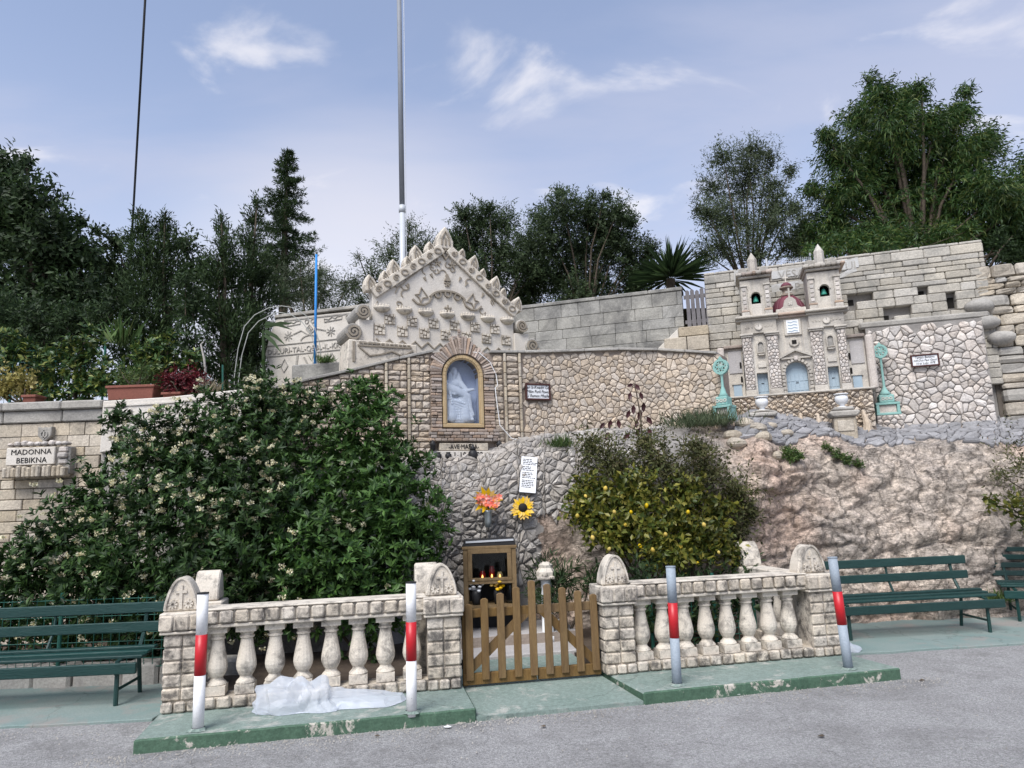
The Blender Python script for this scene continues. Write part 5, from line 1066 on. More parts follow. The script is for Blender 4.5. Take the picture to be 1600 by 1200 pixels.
# poles, cable, hoop
mb = MB(); mb.tube([(-2.87, 10.0, 3.55), (-2.872, 10, 5.32)], [.021, .017], 10); tag(mb.build('blue_pole', 'bluepole', None, True), 'thin bright blue pole standing before the lettered panel', 'pole')
fp = thing('flagpole', 'tall pale metal flagpole rising behind the carved pediment', 'flagpole', (-1.67, 10.6, 4.2)); MB().tube([(0, 0, -.4), (0, 0, 2.05)], [.05, .047], 14).build('lower_tube', 'steel', fp, True); MB().tube([(0, 0, 2.0), (0, 0, 2.12)], .054, 14).build('collar', 'steel', fp, True); MB().tube([(0, 0, 2.1), (-.03, 0, 7.2)], [.043, .038], 14).build('upper_tube', 'polegrey', fp, True)
MB().tube([(.065, -.02, .3), (.06, -.02, 7.0)], .006, 5).build('halyard', 'steel', fp)
mb = MB(); mb.tube([atY(203, 420, 14), atY(210, 300, 14), atY(219, 140, 13.2), atY(229, -40, 12)], .022, 6); tag(mb.build('overhead_cable', 'wire', None, True), 'black overhead cable rising out of the dark trees', 'cable')
ho = thing('wire_hoop', 'pale double wire hoop arching beside the lettered panel', 'hoop', (-3.6, 9.9, 3.0))
hp = [(367, 640), (366, 590), (372, 545), (382, 510), (398, 492), (420, 481), (440, 478), (460, 481), (478, 493), (492, 512), (500, 540), (503, 575)]
for k, (dx_, dy_, dw) in enumerate(((0, 0, 0), (6, 10, .02))):
    P = [atY(px + (dx_ if px < 430 else -dx_), py + dy_, 9.9 + dw) - Vector((-3.6, 9.9, 3.0)) for px, py in hp]; MB().tube(P, .0065, 6).build('hoop_wire', 'hoop', ho, True)

# ------------------------------------------------------------------ front balustrade
def sqlathe(mb, prof, c): mb.lathe([(r * 1.414, z) for r, z in prof], 4, c, None, True)
BAL_SQ0 = [(.05, 0), (.05, .06)]; BAL_R = [(.05, .06), (.052, .068), (.046, .08), (.034, .095), (.031, .108), (.040, .125), (.049, .15), (.053, .175), (.052, .20), (.046, .245), (.039, .29), (.033, .335), (.031, .358), (.039, .364), (.039, .374), (.032, .381), (.036, .393), (.046, .408)]; BAL_SQ1 = [(.052, .408), (.052, .45)]
def baluster_mesh():
    a = MB(); sqlathe(a, BAL_SQ0, (0, 0, 0)); a.lathe(BAL_R, 16); sqlathe(a, BAL_SQ1, (0, 0, 0)); return a
def arch_poly(w, h, n=8):
    out = [(-w, 0), (-w, h * .12)]
    for i in range(1, n + 1): t = i / n; out.append((-w + w * t ** 1.25 if i < n else 0, h * .12 + h * .88 * math.sin(t * math.pi / 2) ** .88))
    return out + [(-x, z) for x, z in out[::-1][1:]]
def finial(par, x, y, z, rot, w=.125, h=.25, d=.075, motif=True):
    X = Matrix.Translation((x, y, z)) @ rotz(rot)
    f = MB().prism(arch_poly(w, h), -d, d, X).build('finial', 'castclean', par, bevel=.012)
    for sg_ in ((-1,) if motif else ()):
        mb = MB(); mb.ribbon([(a * .86, b * .93 + .012) for a, b in arch_poly(w, h)], .016, -d - .012, -d); mb.v = [tuple(X @ Vector(v)) for v in mb.v]; mb.build('finial_rim', 'castclean', f)
        mb = MB(); mb.box(-.011, .011, -d - .013, -d, .02, .195); mb.box(-.04, .04, -d - .012, -d, .135, .155); mb.v = [tuple(X @ Vector(v)) for v in mb.v]; mb.build('cross_relief', 'castclean', f)
        for s_ in (-1, 1):
            mb = MB()
            for k in range(8): a = R(45 * k); mb.ribbon([(s_ * .055 + .01 * math.cos(a), .055 + .01 * math.sin(a)), (s_ * .055 + .034 * math.cos(a), .055 + .034 * math.sin(a))], .014, -d - .012, -d)
            mb.v = [tuple(X @ Vector(v)) for v in mb.v]; mb.build('flower_relief', 'castclean', f)
    return f
def pillar(par, u0, u1, y0=-.13, y1=.13, side=None, rot=0):
    MB().box(u0 + .01, u1 - .01, y0 + .015, y1 - .015, 0, .55).build('pillar_core', 'cast', par)
    w = (u1 - u0 - .012) / 2
    for c in range(2):
        for r_ in range(5):
            a = u0 + .004 + c * (w + .004); z = .082 + r_ * .094
            MB().prism([(a, z), (a + w, z), (a + w, z + .088), (a, z + .088)], y0 - .004, y0 + .02).build('pillar_block', 'cast', par, bevel=.014)
    if side:
        for c in range(2):
            for r_ in range(5):
                z = .082 + r_ * .094; y = y0 + .012 + c * .12; xa = u1 - .014 if side > 0 else u0 - .004; MB().box(xa, xa + .018, y, y + .112, z, z + .088).build('pillar_block', 'cast', par, bevel=.012)
    MB().box(u0 - .02, u1 + .02, y0 - .03, y1 + .03, .552, .572).build('cap_mould', 'castclean', par, bevel=.006)
    n = 3; ww = (u1 - u0 + .06) / n
    for k in range(n): MB().box(u0 - .03 + k * ww + .004, u0 - .03 + (k + 1) * ww - .004, y0 - .045, y1 + .03, .576, .69).build('cap_block', 'cast', par, bevel=.012)
    MB().box(u0 - .025, u1 + .025, y0 - .03, y1 + .03, .58, .705).build('cap_core', 'castclean', par, bevel=.006)
def balustrade(label, u0, u1, pil, nb, b0, b1):
    t = thing('stone_balustrade', label, 'balustrade', BO + Vector((0, 0, -.003)), BA, 'front balustrades')
    for (a, b, sd_) in pil: pillar(t, a, b, side=sd_)
    i0, i1 = pil[0][1], pil[1][0]
    MB().box(i0 - .01, i1 + .01, -.10, .11, 0, .075).build('plinth', 'cast', t); MB().box(i0, i1, -.115, .115, .574, .60).build('rail_mould', 'castclean', t, bevel=.006); MB().box(i0, i1, -.10, .10, .60, .70).build('rail', 'castclean', t, bevel=.008); MB().box(i0, i1, -.125, .125, .702, .716).build('rail_top', 'castclean', t, bevel=.005)
    for (zz0, zz1, yy) in ((.606, .698, -.135), (.004, .082, -.135)):
        n = int((i1 - i0) / .108); w = (i1 - i0) / n
        for k in range(n): MB().box(i0 + k * w + .008, i0 + (k + 1) * w - .008, yy + rnd.uniform(-.004, .004), -.09, zz0, zz1).build('rail_block' if zz0 > .3 else 'plinth_block', 'cast', t, bevel=.012)
    for (a, b, _) in pil:
        n = 3; w = (b - a) / n
        for k in range(n): MB().box(a + k * w + .006, a + (k + 1) * w - .006, -.15, .1, .003, .076).build('plinth_block', 'cast', t, bevel=.012)
    bm = baluster_mesh().mesh('baluster'); bm.materials.append(mt['castclean'])
    sm = [len(p.vertices) == 4 for p in bm.polygons]
    for k in range(nb):
        o = bpy.data.objects.new('baluster', bm); col.objects.link(o); o.parent = t; o.location = (b0 + (b1 - b0) * k / (nb - 1), 0, .08 + .002 * 0); o.scale = (1.42, 1.42, 1.1); o.rotation_euler = (0, 0, rnd.uniform(-.03, .03))
    return t
bl_ = balustrade('weathered stone balustrade with eight balusters beside the flowering shrub', 0, 2.21, [(0, .27, None), (1.94, 2.21, 1)], 8, .36, 1.83)
finial(bl_, .10, 0, .706, 0); finial(bl_, 2.07, 0, .706, 0)
br_ = balustrade('weathered stone balustrade with eight balusters beside the lemon tree', 3.41, 5.6, [(3.41, 3.68, -1), (5.33, 5.6, None)], 8, 3.78, 5.18)
finial(br_, 3.55, 0, .706, 0); finial(br_, 5.42, 0, .706, 0, .14, .25)
def post(u, v, label, rot, h=.70, w=.12):
    t = thing('stone_post', label, 'post', bw(u, v, -.02), BA)
    MB().box(-w, w, -w, w, -.08, h - .12).build('shaft', 'cast', t, bevel=.012); MB().box(-w - .02, w + .02, -w - .02, w + .02, h - .118, h).build('cap', 'castclean', t, bevel=.012); finial(t, 0, 0, h + .002, rot, .115, .25, .10, False); return t
post(.12, .78, 'lichen stained stone post behind the pillar next to the left bench', R(90)); post(1.98, .42, 'stone post behind the pillar at the hinge of the gate', R(90)); post(5.42, 1.05, 'round topped stone post on the side return wall by the rock face', R(90))
rw = thing('return_rail', 'short stone side rail linking the end pillar to the round topped post', 'rail', bw(5.42, .135, 0), BA); MB().box(-.10, .10, 0, .79, .56, .69).build('rail', 'castclean', rw, bevel=.012); MB().box(-.10, .10, 0, .79, -.05, .07).build('plinth', 'cast', rw)
for k in range(3):
    o = bpy.data.objects.new('baluster', bpy.data.meshes['baluster']); col.objects.link(o); o.parent = rw; o.location = (0, .15 + k * .24, .075); o.scale = (1.16, 1.16, 1.08)
rw = thing('return_rail', 'short stone side rail behind the pillar next to the left bench', 'rail', bw(.12, .135, 0), BA); MB().box(-.10, .10, 0, .50, .50, .62).build('rail', 'castclean', rw, bevel=.012); MB().box(-.10, .10, 0, .50, -.05, .07).build('plinth', 'cast', rw)
for k in range(2):
    o = bpy.data.objects.new('baluster', bpy.data.meshes['baluster']); col.objects.link(o); o.parent = rw; o.location = (0, .13 + k * .24, .072); o.scale = (1.16, 1.16, .95)
# white column lamp behind the gate
lc = thing('column_lamp', 'white painted column with lantern top behind the gate', 'column', bw(3.30, 1.4, .0)); MB().lathe([(.085, 0), (.085, .06), (.06, .07), (.055, .60), (.065, .62)], 14).build('shaft', 'urn', lc, True); MB().box(-.095, .095, -.095, .095, .622, .66).build('capital', 'castclean', lc, bevel=.01)
MB().lathe([(.10, .662), (.10, .70), (.07, .74), (.075, .77), (.03, .80)], 8).build('lantern_top', 'castclean', lc)

# ------------------------------------------------------------------ wooden gate, two leaves
def leaf_gate(label, u0, u1, pk, hinge):
    t = thing('gate_leaf', label, 'gate', bw(u0, 0, -.028), BA, 'wooden entrance gate'); w = u1 - u0
    MB().box(0, w, -.02, .02, .012, .10).build('bottom_board', 'wood', t, bevel=.004); MB().box(.01, w - .01, .0, .03, .53, .60).build('top_rail', 'wood', t, bevel=.004)
    a, b = ((.03, .10), (w - .05, .56)) if hinge < 0 else ((w - .03, .10), (.05, .56)); MB().ribbon([a, b], .07, .001, .026).build('brace', 'wood', t)
    for x, h in pk: MB().prism([(x - u0 - .031, .05), (x - u0 + .031, .05), (x - u0 + .031, h - .012), (x - u0 + .012, h), (x - u0 - .012, h), (x - u0 - .031, h - .012)], -.045, -.021).build('picket', 'wood', t, bevel=.004)
    x = .022 if hinge < 0 else w - .022; MB().box(x - .02, x + .02, -.012, .03, .005, .62).build('hinge_stile', 'wood', t, bevel=.004)
    for z in (.14, .52): MB().lathe([(.012, z), (.012, z + .07)], 8, (x - .03 * (1 if hinge < 0 else -1), .0, 0)).build('hinge', 'dark', t)
leaf_gate('brown picket gate leaf with five pickets rising to the tall centre picket', 2.235, 2.845, [(2.29, .645), (2.42, .685), (2.555, .72), (2.69, .76), (2.822, .805)], -1)
leaf_gate('brown picket gate leaf with four pickets beside the cross pillar of the right balustrade', 2.86, 3.40, [(2.955, .77), (3.085, .735), (3.22, .70), (3.355, .665)], 1)

# ------------------------------------------------------------------ bollards
def bollard(u_, label, m1, tilt, base):
    t = thing('bollard', label, 'bollard', base, 0, 'striped bollards along the kerb'); r_ = .037; t.rotation_euler = tilt
    MB().lathe([(r_, -.02), (r_, .352)], 20).build('lower_tube', m1, t, True); MB().lathe([(r_ + .001, .352), (r_ + .001, .615)], 20).build('red_band', 'redpaint', t, True); MB().lathe([(r_, .615), (r_, .885)], 20).build('upper_tube', m1, t, True)
    MB().lathe([(r_ + .003, .885), (r_ + .003, .892)], 20).build('end_cap', 'dark' if m1 == 'whitepaint' else 'greypaint', t)
    mb = MB(); n = 12; vs_ = [((.06 + rnd.uniform(-.015, .015)) * math.cos(2 * math.pi * k / n), (.055 + rnd.uniform(-.015, .015)) * math.sin(2 * math.pi * k / n), .003) for k in range(n)] + [(.042 * math.cos(2 * math.pi * k / n), .042 * math.sin(2 * math.pi * k / n), .02) for k in range(n)]
    mb.add(vs_, [(k, (k + 1) % n, n + (k + 1) % n, n + k) for k in range(n)]); mb.build('mortar_collar', 'greenpaint', t)
for lb, m1, (bx, by), tl in (('white bollard with red band standing before the pillar beside the plastic sheet', 'whitepaint', (-2.185, 4.985), (0, 0, 0)), ('white bollard with red band standing before the wooden gate hinge pillar', 'whitepaint', (-.785, 5.21), (0, R(.3), 0)),
    ('grey bollard with red band standing before the right balusters', 'greypaint', (1.19, 5.69), (0, R(.8), 0)), ('grey leaning bollard with red band at the end pillar near the right bench', 'greypaint', (2.654, 5.995), (0, R(-2.2), 0))):
    bollard(0, lb, m1, tl, (bx, by, .115))
# ------------------------------------------------------------------ benches
def bench(label, loc, rz, L_, nback=2):
    t = thing('park_bench', label, 'bench', loc, rz, 'green slatted benches')
    SL = [('back_slat', .50, .655, .745, .028, 8), ('back_slat', .475, .50, .585, .028, 8), ('seat_slat', .33, .385, .41, .075, 0), ('seat_slat', .24, .365, .39, .08, 0), ('seat_slat', .13, .35, .375, .09, 0)]
    if nback > 2: SL = [('back_slat', .54, .72, .775, .03, 8), ('back_slat', .52, .63, .69, .03, 8), ('back_slat', .50, .54, .60, .03, 8), ('back_slat', .47, .45, .51, .03, 8), ('seat_slat', .37, .385, .41, .075, 0), ('seat_slat', .26, .37, .395, .08, 0), ('seat_slat', .14, .36, .385, .09, 0)]
    for nm, y, z0, z1, d, tl in SL: MB().box(rnd.uniform(-.01, .01), L_ + rnd.uniform(-.01, .01), y - d / 2, y + d / 2, z0, z1).build(nm, 'bench', t, bevel=.006)
    MB().box(0, L_, -.012, .02, .25, .335).build('front_slat', 'bench', t, bevel=.006)
    for x in ((.17, L_ - .17) if nback < 3 else (.12, L_ - .12)):
        fr2 = MB().tube([(x, .05, .0), (x, .045, .34), (x, .38, .37)], .018, 6).build('leg', 'bench', t); MB().tube([(x, .02, .24), (x, .05, .34)], .012, 6).build('slat_bracket', 'bench', fr2)
        MB().tube([(x, .46, .0), (x, .40, .36), (x, .50, .53), (x, .525, .74 if nback < 3 else .77)], .017, 6).build('rear_leg', 'bench', t); MB().tube([(x, .05, .12), (x, .44, .13)], .012, 6).build('leg_brace', 'bench', t)
    MB().tube([(L_ / 2, .40, .36), (L_ / 2, .50, .53), (L_ / 2, .525, .74)], .014, 6).build('back_strut', 'bench', t)
bench('dark green slatted bench in front of the flowering shrub', (-5.0, 5.80, .045), R(3), 1.9); bench('dark green slatted bench against the pinkish rock face', (3.18, 7.36, .047), R(6), 1.87); bench('dark green bench with curved four slat back at the foot of the rock', (5.42, 8.12, .047), R(-24), 1.8, 4)
# ------------------------------------------------------------------ plastic sheet and bag
def crumple(name, label, loc, lobes, seed, rz=0., amp=.05):
    r5 = random.Random(seed); F_ = []
    for k in range(16):
        d = Vector((r5.gauss(0, 1), r5.gauss(0, 1), r5.gauss(0, .8))).normalized(); F_.append((d, r5.uniform(2.2, 11), r5.uniform(0, 6)))
    tri = lambda v: 4 * abs(v - math.floor(v + .5)) - 1
    bm = bmesh.new(); bmesh.ops.create_icosphere(bm, subdivisions=5, radius=1)
    for v in bm.verts:
        p = v.co.copy(); best = max((1 / math.sqrt((p.x / l[2]) ** 2 + (p.y / l[3]) ** 2 + (max(p.z, .0) / l[4]) ** 2 + 1e-9) * (.55 + .45 * max(0, p.x * l[0] + p.y * l[1] + .3)) for l in lobes))
        q = Vector((p.x * best, p.y * best, max(p.z, -.02) * best)); w = Vector((mnoise.noise(q * 3 + Vector((seed, 0, 0))), mnoise.noise(q * 3 + Vector((0, seed, 0))), mnoise.noise(q * 3))) * .05
        f = sum(tri(d.dot(q + w) * k2 + ph) / k2 ** .8 for d, k2, ph in F_); q += w + p * f * amp; v.co = (q.x, q.y, max(q.z, .003 + .003 * r5.random()))
    me = bpy.data.meshes.new(name); bm.to_mesh(me); bm.free(); me.materials.append(mt['plastic'])
    o = bpy.data.objects.new(name, me); col.objects.link(o); tag(o, label, 'plastic'); o.location = loc; o.rotation_euler = (0, 0, rz); return o
crumple('plastic_sheet', 'crumpled translucent white plastic sheet lying before the left balustrade', atZ(485, 1107, .115), [(-1, 0, .36, .17, .27), (1, -.1, .62, .16, .11), (.2, 0, .40, .19, .20)], 4, BA); crumple('plastic_bag', 'small pale plastic bag lying behind the end pillar under the bench', (2.98, 7.05, .047), [(-1, 0, .25, .16, .16), (1, 0, .22, .14, .12)], 9)
# ------------------------------------------------------------------ candle cabinet
cb = thing('candle_cabinet', 'brown wooden candle cabinet with glazed front behind the gate', 'cabinet', (atY(724, 900, 7.55).x, 7.55, .215), R(2)); CW = .56; z0 = .215
zz = lambda py: atY(760, py, 7.55).z - z0
zt, zb = zz(858), zz(907)
for x in (0, CW - .05): MB().box(x, x + .05, .0, .05, 0, zt).build('post', 'cabwood', cb, bevel=.004); MB().box(x, x + .05, .33, .38, 0, zt).build('post', 'cabwood', cb, bevel=.004)
mb = MB(); mb.box(.03, CW - .03, -.005, .38, zb - .035, zb - .005); mb.build('shelf', 'cabwood', cb); MB().box(-.01, CW + .01, -.01, .39, zt, zt + .03).build('top_board', 'cabwood', cb, bevel=.004)
mb = MB(); f = .045; mb.box(.05, CW - .05, -.012, .02, zt - f, zt); mb.box(.05, CW - .05, -.012, .02, zb - .004, zb + f * .6); mb.box(.05, .05 + f, -.012, .02, zb + f * .6, zt - f); mb.box(CW - .05 - f, CW - .05, -.012, .02, zb + f * .6, zt - f); dr = mb.build('glazed_door', 'cabwood', cb, bevel=.003); MB().box(.05 + f, CW - .05 - f, .002, .005, zb + f * .6, zt - f).build('pane', 'glassdark', dr)
MB().box(.05, CW - .05, .34, .36, zb, zt).build('back_board', 'dark', cb); MB().box(.02, .05, .05, .33, zb, zt).build('side_board', 'cabwood', cb); MB().box(CW - .05, CW - .02, .05, .33, zb, zt).build('side_board', 'cabwood', cb)
MB().prism([(-.015, zt + .032), (CW + .0, zt + .032), (CW - .01, zt + .10), (.02, zt + .09)], .05, .40).build('lid_flap', 'dark', cb); MB().ribbon([(.03, zt + .075), (CW - .02, zt + .085)], .02, .042, .049).build('lid_edge', 'steel', cb)
MB().box(.02, CW - .02, 0, .36, .26, .285).build('shelf', 'cabwood', cb); MB().box(.04, CW - .04, .34, .36, .0, zb - .04).build('back_board', 'dark', cb)
for i, (x, y, m1, h, lb) in enumerate(((.20, .12, 'redglass', .085, 'small lit red glass candle in the cabinet next to the taller red one'), (.30, .17, 'redglass', .13, 'tallest red glass candle standing in the cabinet'), (.385, .11, 'gold', .07, 'small lit golden candle in the cabinet'), (.44, .24, 'dark', .15, 'dark unlit candle jar at the cabinet corner'))):
    c = thing('candle', lb, 'candle', Matrix.Translation(cb.location) @ rotz(R(2)) @ Vector((x, y, zb + .002)), 0, 'candles in the cabinet'); MB().lathe([(.026, 0), (.032, .01), (.032, h * .7), (.022, h * .8), (.024, h)], 12).build('glass_jar', m1, c, True)
    if i < 3: MB().lathe([(.004, .012), (.010, .022), (.007, .036), (.001, .05)], 8, (0, -.038, 0)).build('flame', 'flame', c, True)
for i, (x, m1, lb) in enumerate(((.13, 'urn', 'white artificial flowers on the lower cabinet shelf'), (.36, 'petalY', 'yellow artificial flowers on the lower cabinet shelf'))):
    b = thing('flower_bunch', lb, 'flowers', Matrix.Translation(cb.location) @ rotz(R(2)) @ Vector((x, -.06 + .12, .287))); MB().lathe([(.04, 0), (.05, .1), (.045, .14)], 10).build('pot', 'dark', b, True)
    mb = MB()
    for k in range(22):
        a = rnd.uniform(0, 6.28); r_ = rnd.uniform(.01, .075); zc = .19 + rnd.uniform(-.05, .06); mb.ellip((r_ * math.cos(a), r_ * math.sin(a), zc), (.022, .022, .014), 6, 4)
    mb.build('blossoms', m1, b)
mb = MB(); mb.lathe([(.05, 0), (.055, .02), (.052, .17), (.02, .22), (.022, .25)], 12, (0, 0, 0)); o = tag(mb.build('plastic_bottle', 'glassdark', None, True), 'clear plastic bottle on the lower cabinet shelf behind the gate pickets', 'bottle'); o.location = Matrix.Translation(cb.location) @ rotz(R(2)) @ Vector((.49, .1, .287))
# flowers on the grotto
def petals(mb, c, n, r0, r1, w, nrm, up, tilt, mat=None, jit=.15):
    s_ = up.cross(nrm).normalized()
    for k in range(n):
        a = 2 * math.pi * k / n + rnd.uniform(-jit, jit); d = up * math.cos(a) + s_ * math.sin(a); e = nrm.cross(d); L2 = r1 * rnd.uniform(.85, 1.1)
        A = c + d * r0; T = c + d * L2 + nrm * tilt * L2; Mi = c + d * (r0 + L2) * .55 + nrm * tilt * L2 * .8
        mb.add([A, Mi + e * w, T, Mi - e * w], [(0, 1, 2), (0, 2, 3)])
fw = atY(817, 794, 8.15); sf = thing('sunflower', 'large yellow artificial sunflower with black centre on the grotto stones', 'flower', fw); nrm = Vector((.0, -.96, .25)).normalized(); up = Vector((0, .25, .96)).normalized()
mb = MB(); petals(mb, Vector((0, 0, 0)), 19, .04, .145, .022, nrm, up, .12); petals(mb, nrm * .008, 15, .03, .115, .02, nrm, up, .2); mb.build('petals', 'petalY', sf)
mb = MB(); mb.ellip((0, 0, 0), (.052, .022, .052), 14, 8); mb.v = [tuple(Vector(v) + nrm * .02) for v in mb.v]; mb.build('flower_centre', 'black', sf, True); mb = MB(); mb.tube([(0, .02, -.02), (.0, .06, -.10), (.01, .14, -.16)], .008, 6); mb.build('stem', 'meshgreen', sf)
bq = thing('bouquet_vase', 'steel vase with yellow and pink artificial flowers on the grotto', 'vase', atY(763, 824, 7.98)); MB().lathe([(.035, 0), (.038, .06), (.045, .17), (.05, .19)], 12).build('vase', 'vase', bq, True)
mb = MB(); mb2 = MB(); mb3 = MB(); C_ = Vector((0, 0, .30))
for k in range(13):
    a = 2 * math.pi * k / 13; d = Vector((math.cos(a), -.25 + rnd.uniform(-.1, .1), math.sin(a) * .9)).normalized(); e = d.cross(Vector((0, 1, 0))); T = C_ + d * rnd.uniform(.14, .19); mb.add([C_ + d * .03, C_ + d * .10 + e * .028, T, C_ + d * .10 - e * .028], [(0, 1, 2), (0, 2, 3)])
for k in range(16): c = C_ + Vector((rnd.uniform(-.11, .14), rnd.uniform(-.10, -.02), rnd.uniform(-.07, .05))); petals(mb2, c, 6, .003, .045, .014, Vector((rnd.uniform(-.5, .5), -1, rnd.uniform(-.2, .6))).normalized(), Vector((0, .2, 1)).normalized(), .3)
for k in range(8): mb3.tube([(0, 0, .17), (rnd.uniform(-.05, .05), rnd.uniform(-.05, .02), .28)], .005, 5)
mb.build('yellow_petals', 'petalY', bq); mb2.build('pink_blossoms', 'petalP', bq); mb3.build('stems', 'meshgreen', bq)
# printed sheet leaning on the grotto
ps = thing('printed_sheet', 'tall white panel of printed lines leaning on the grotto stones', 'panel', atY(824, 770, 8.22), R(4)); X = Matrix.Rotation(R(-20), 4, 'X') @ Matrix.Rotation(R(7), 4, 'Y'); 
MB().box(-.095, .095, -.012, .008, 0, .45, X).build('board', 'tile', ps); mb = MB(); z = .42
for k in range(19):
    if k in (4, 8, 13): z -= .012; continue
    x = -.075
    while x < .07 - rnd.uniform(0, .05): w = rnd.uniform(.012, .04); mb.box(x, x + w, -.0155, -.0135, z - .008, z, X); x += w + .007
    z -= .021
mb.build('printed_lines', 'black', ps)
# ------------------------------------------------------------------ stone lining of the grotto and crazy paving of the shelf
rnd = random.Random(41)
KX, KT = .0077, 2.45
gl = thing('grotto_lining', 'grey crazy stone lining of the grotto mound below the niche', 'stonework', (0, 8.3, 0)); GI = Matrix.Translation((0, -8.3, 0))
def gmap(a, b, h): return bank(a / KX, b / KT, h)
cells = voronoi([q for q in jgrid(630 * KX, 1072 * KX, .25 * KT, .93 * KT, .078, .064, .46, rnd) if rnd.random() > .2], .085)
ok = [p for p in cells if p and all(0.2 * KT < q[1] < .95 * KT for q in p) and (sum(q[0] for q in p) / len(p) < (1010 + 40 * math.sin(p[0][1] * 9)) * KX) and not (835 * KX < p[0][0] and p[0][1] < .45 * KT)]
facing(gl, ok, gmap, 'rubblegrey', .007, .03, rnd, 300, 'stone', GI, .4)
sp_ = thing('crazy_paving', 'grey crazy paving slabs on the sloping rock shelf below the church', 'paving', (4, 9.5, 2)); SI = Matrix.Translation((-4, -9.5, -2))
KS = 4.2; KY = .0088
def smap(a, b, h): return bank(a / KY, b / KS, h + .012)
cells = voronoi(jgrid(1165 * KY, 1640 * KY, .5 * KS, .97 * KS, .17, .12, .36, rnd), .145)
ok = [p for p in cells if p and all(.48 * KS < q[1] < .985 * KS for q in p) and sum(q[1] for q in p) / len(p) > (.60 + .035 * math.sin(p[0][0] * 4) + .02 * math.sin(p[0][0] * 11) - (.08 if p[0][0] > 1480 * KY else 0)) * KS]
facing(sp_, ok, smap, 'paveslab', .007, .025, rnd, 250, 'slab', SI, .3)
# loose rubble on the rock brow
for i, (px, t, s_) in enumerate(((1180, .66, .13), (1205, .70, .10), (1165, .72, .12), (1225, .66, .08), (1140, .62, .12), (1195, .58, .11), (1155, .55, .12), (1215, .5, .1))):
    mb = MB(); mb.ellip((0, 0, 0), (s_, s_ * .9, s_ * .6), 10, 7); mb.v = [tuple(Vector(v) * (1 + .35 * mnoise.noise(Vector(v) * 9 + Vector((i, 0, 0))))) for v in mb.v]
    o = tag(mb.build('loose_rock', 'lime', None, False), ['flat pale rock lying highest under the rosemary bush', 'pale rock beside the gabled urn pier', 'pale rock at the edge of the crazy paving by the rosemary bush', 'smallest pale rock near the bright weed clump', 'pale rock half hidden by the dry shrub', 'pale rock hanging on the steep face below the gabled urn pier', 'pale rock against the dry shrub branches', 'lowest pale rock stuck on the steep rock face'][i], 'rock', 'loose rocks on the brow'); o.location = bank(px, t, .02)

# ------------------------------------------------------------------ foliage generator
def leaf_mesh(name, base, d, nrm, ln, wd, mat, parent=None, fold=.25, droop=0.):
    N_ = len(base); d = d / np.linalg.norm(d, axis=1, keepdims=True); s_ = np.cross(d, nrm); s_ /= (np.linalg.norm(s_, axis=1, keepdims=True) + 1e-9); up = np.cross(s_, d)
    ln = ln[:, None]; wd = wd[:, None]
    mid = base + d * ln * .5; tip = base + d * ln; tip[:, 2] -= (droop * ln)[:, 0]
    V = np.empty((N_, 4, 3)); V[:, 0] = base; V[:, 1] = mid + s_ * wd * .5 + up * wd * fold; V[:, 2] = tip; V[:, 3] = mid - s_ * wd * .5 + up * wd * fold
    me = bpy.data.meshes.new(name); me.vertices.add(N_ * 4); me.vertices.foreach_set('co', V.reshape(-1))
    idx = np.arange(N_)[:, None] * 4; tri = np.concatenate([idx + np.array([[0, 1, 2]]), idx + np.array([[0, 2, 3]])], axis=1).reshape(-1)
    me.loops.add(N_ * 6); me.loops.foreach_set('vertex_index', tri.astype(np.int32)); me.polygons.add(N_ * 2); me.polygons.foreach_set('loop_start', np.arange(N_ * 2, dtype=np.int32) * 3)
    me.update(); me.validate(); me.materials.append(mt[mat] if isinstance(mat, str) else mat)
    o = bpy.data.objects.new(name, me); col.objects.link(o); o.parent = parent; return o
def unit(n): v = rng.normal(size=(n, 3)); return v / np.linalg.norm(v, axis=1, keepdims=True)
def twigs(blobs, dens, lump=.28, inner=.35):
    """twig tips and outward directions through lumpy crowns; blobs = (centre, radius xyz)"""
    P, D, Rr = [], [], []
    for k, (c, r) in enumerate(blobs):
        n = max(8, int(1.0 * dens * (r[0] * r[2] + r[0] * r[1] + r[1] * r[2]) / 3)); u = unit(n)
        m_ = np.array([mnoise.noise(Vector(tuple(q * 2.2 + k * 5.1))) for q in u]) * lump * 2
        rad = np.where(rng.random(n) < inner, rng.random(n) ** .5 * .85, .78 + .24 * rng.random(n)) * (1 + m_); rad = np.where(rng.random(n) < .07, rad * (1.05 + .22 * rng.random(n)), rad)
        P.append(np.array(c) + u * rad[:, None] * np.array(r)); D.append(u); Rr.append(rad)
    return np.concatenate(P), np.concatenate(D)
def foliage(name, blobs, dens, lpt, ln, wd, mat, parent, twl=.2, whorl=False, upb=.3, spread=.9, droop=0., lump=.28, inner=.35, fold=.25):
    P, D = twigs(blobs, dens, lump, inner); T = len(P); td = D + np.array([0, 0, upb]) + .45 * unit(T); td /= np.linalg.norm(td, axis=1, keepdims=True)
    i = np.repeat(np.arange(T), lpt); n = len(i); k = np.tile(np.arange(lpt) / max(1, lpt - 1), T)
    pr = unit(n); pr -= td[i] * np.sum(pr * td[i], axis=1, keepdims=True); pr /= np.linalg.norm(pr, axis=1, keepdims=True) + 1e-9
    if whorl: base = P[i] - td[i] * (.25 * twl * rng.random((n, 1))); d = td[i] * (.25 + .5 * rng.random((n, 1))) + pr * spread
    else: base = P[i] - td[i] * (k[:, None] * twl) + .02 * unit(n); d = td[i] * .6 + pr * spread
    nn = td[i] + .3 * unit(n)
    L_ = ln * (.7 + .5 * rng.random(n)); 
    return leaf_mesh(name, base, d, nn, L_, L_ / ln * wd * (.8 + .4 * rng.random(n)), mat, parent, fold, droop), P, td
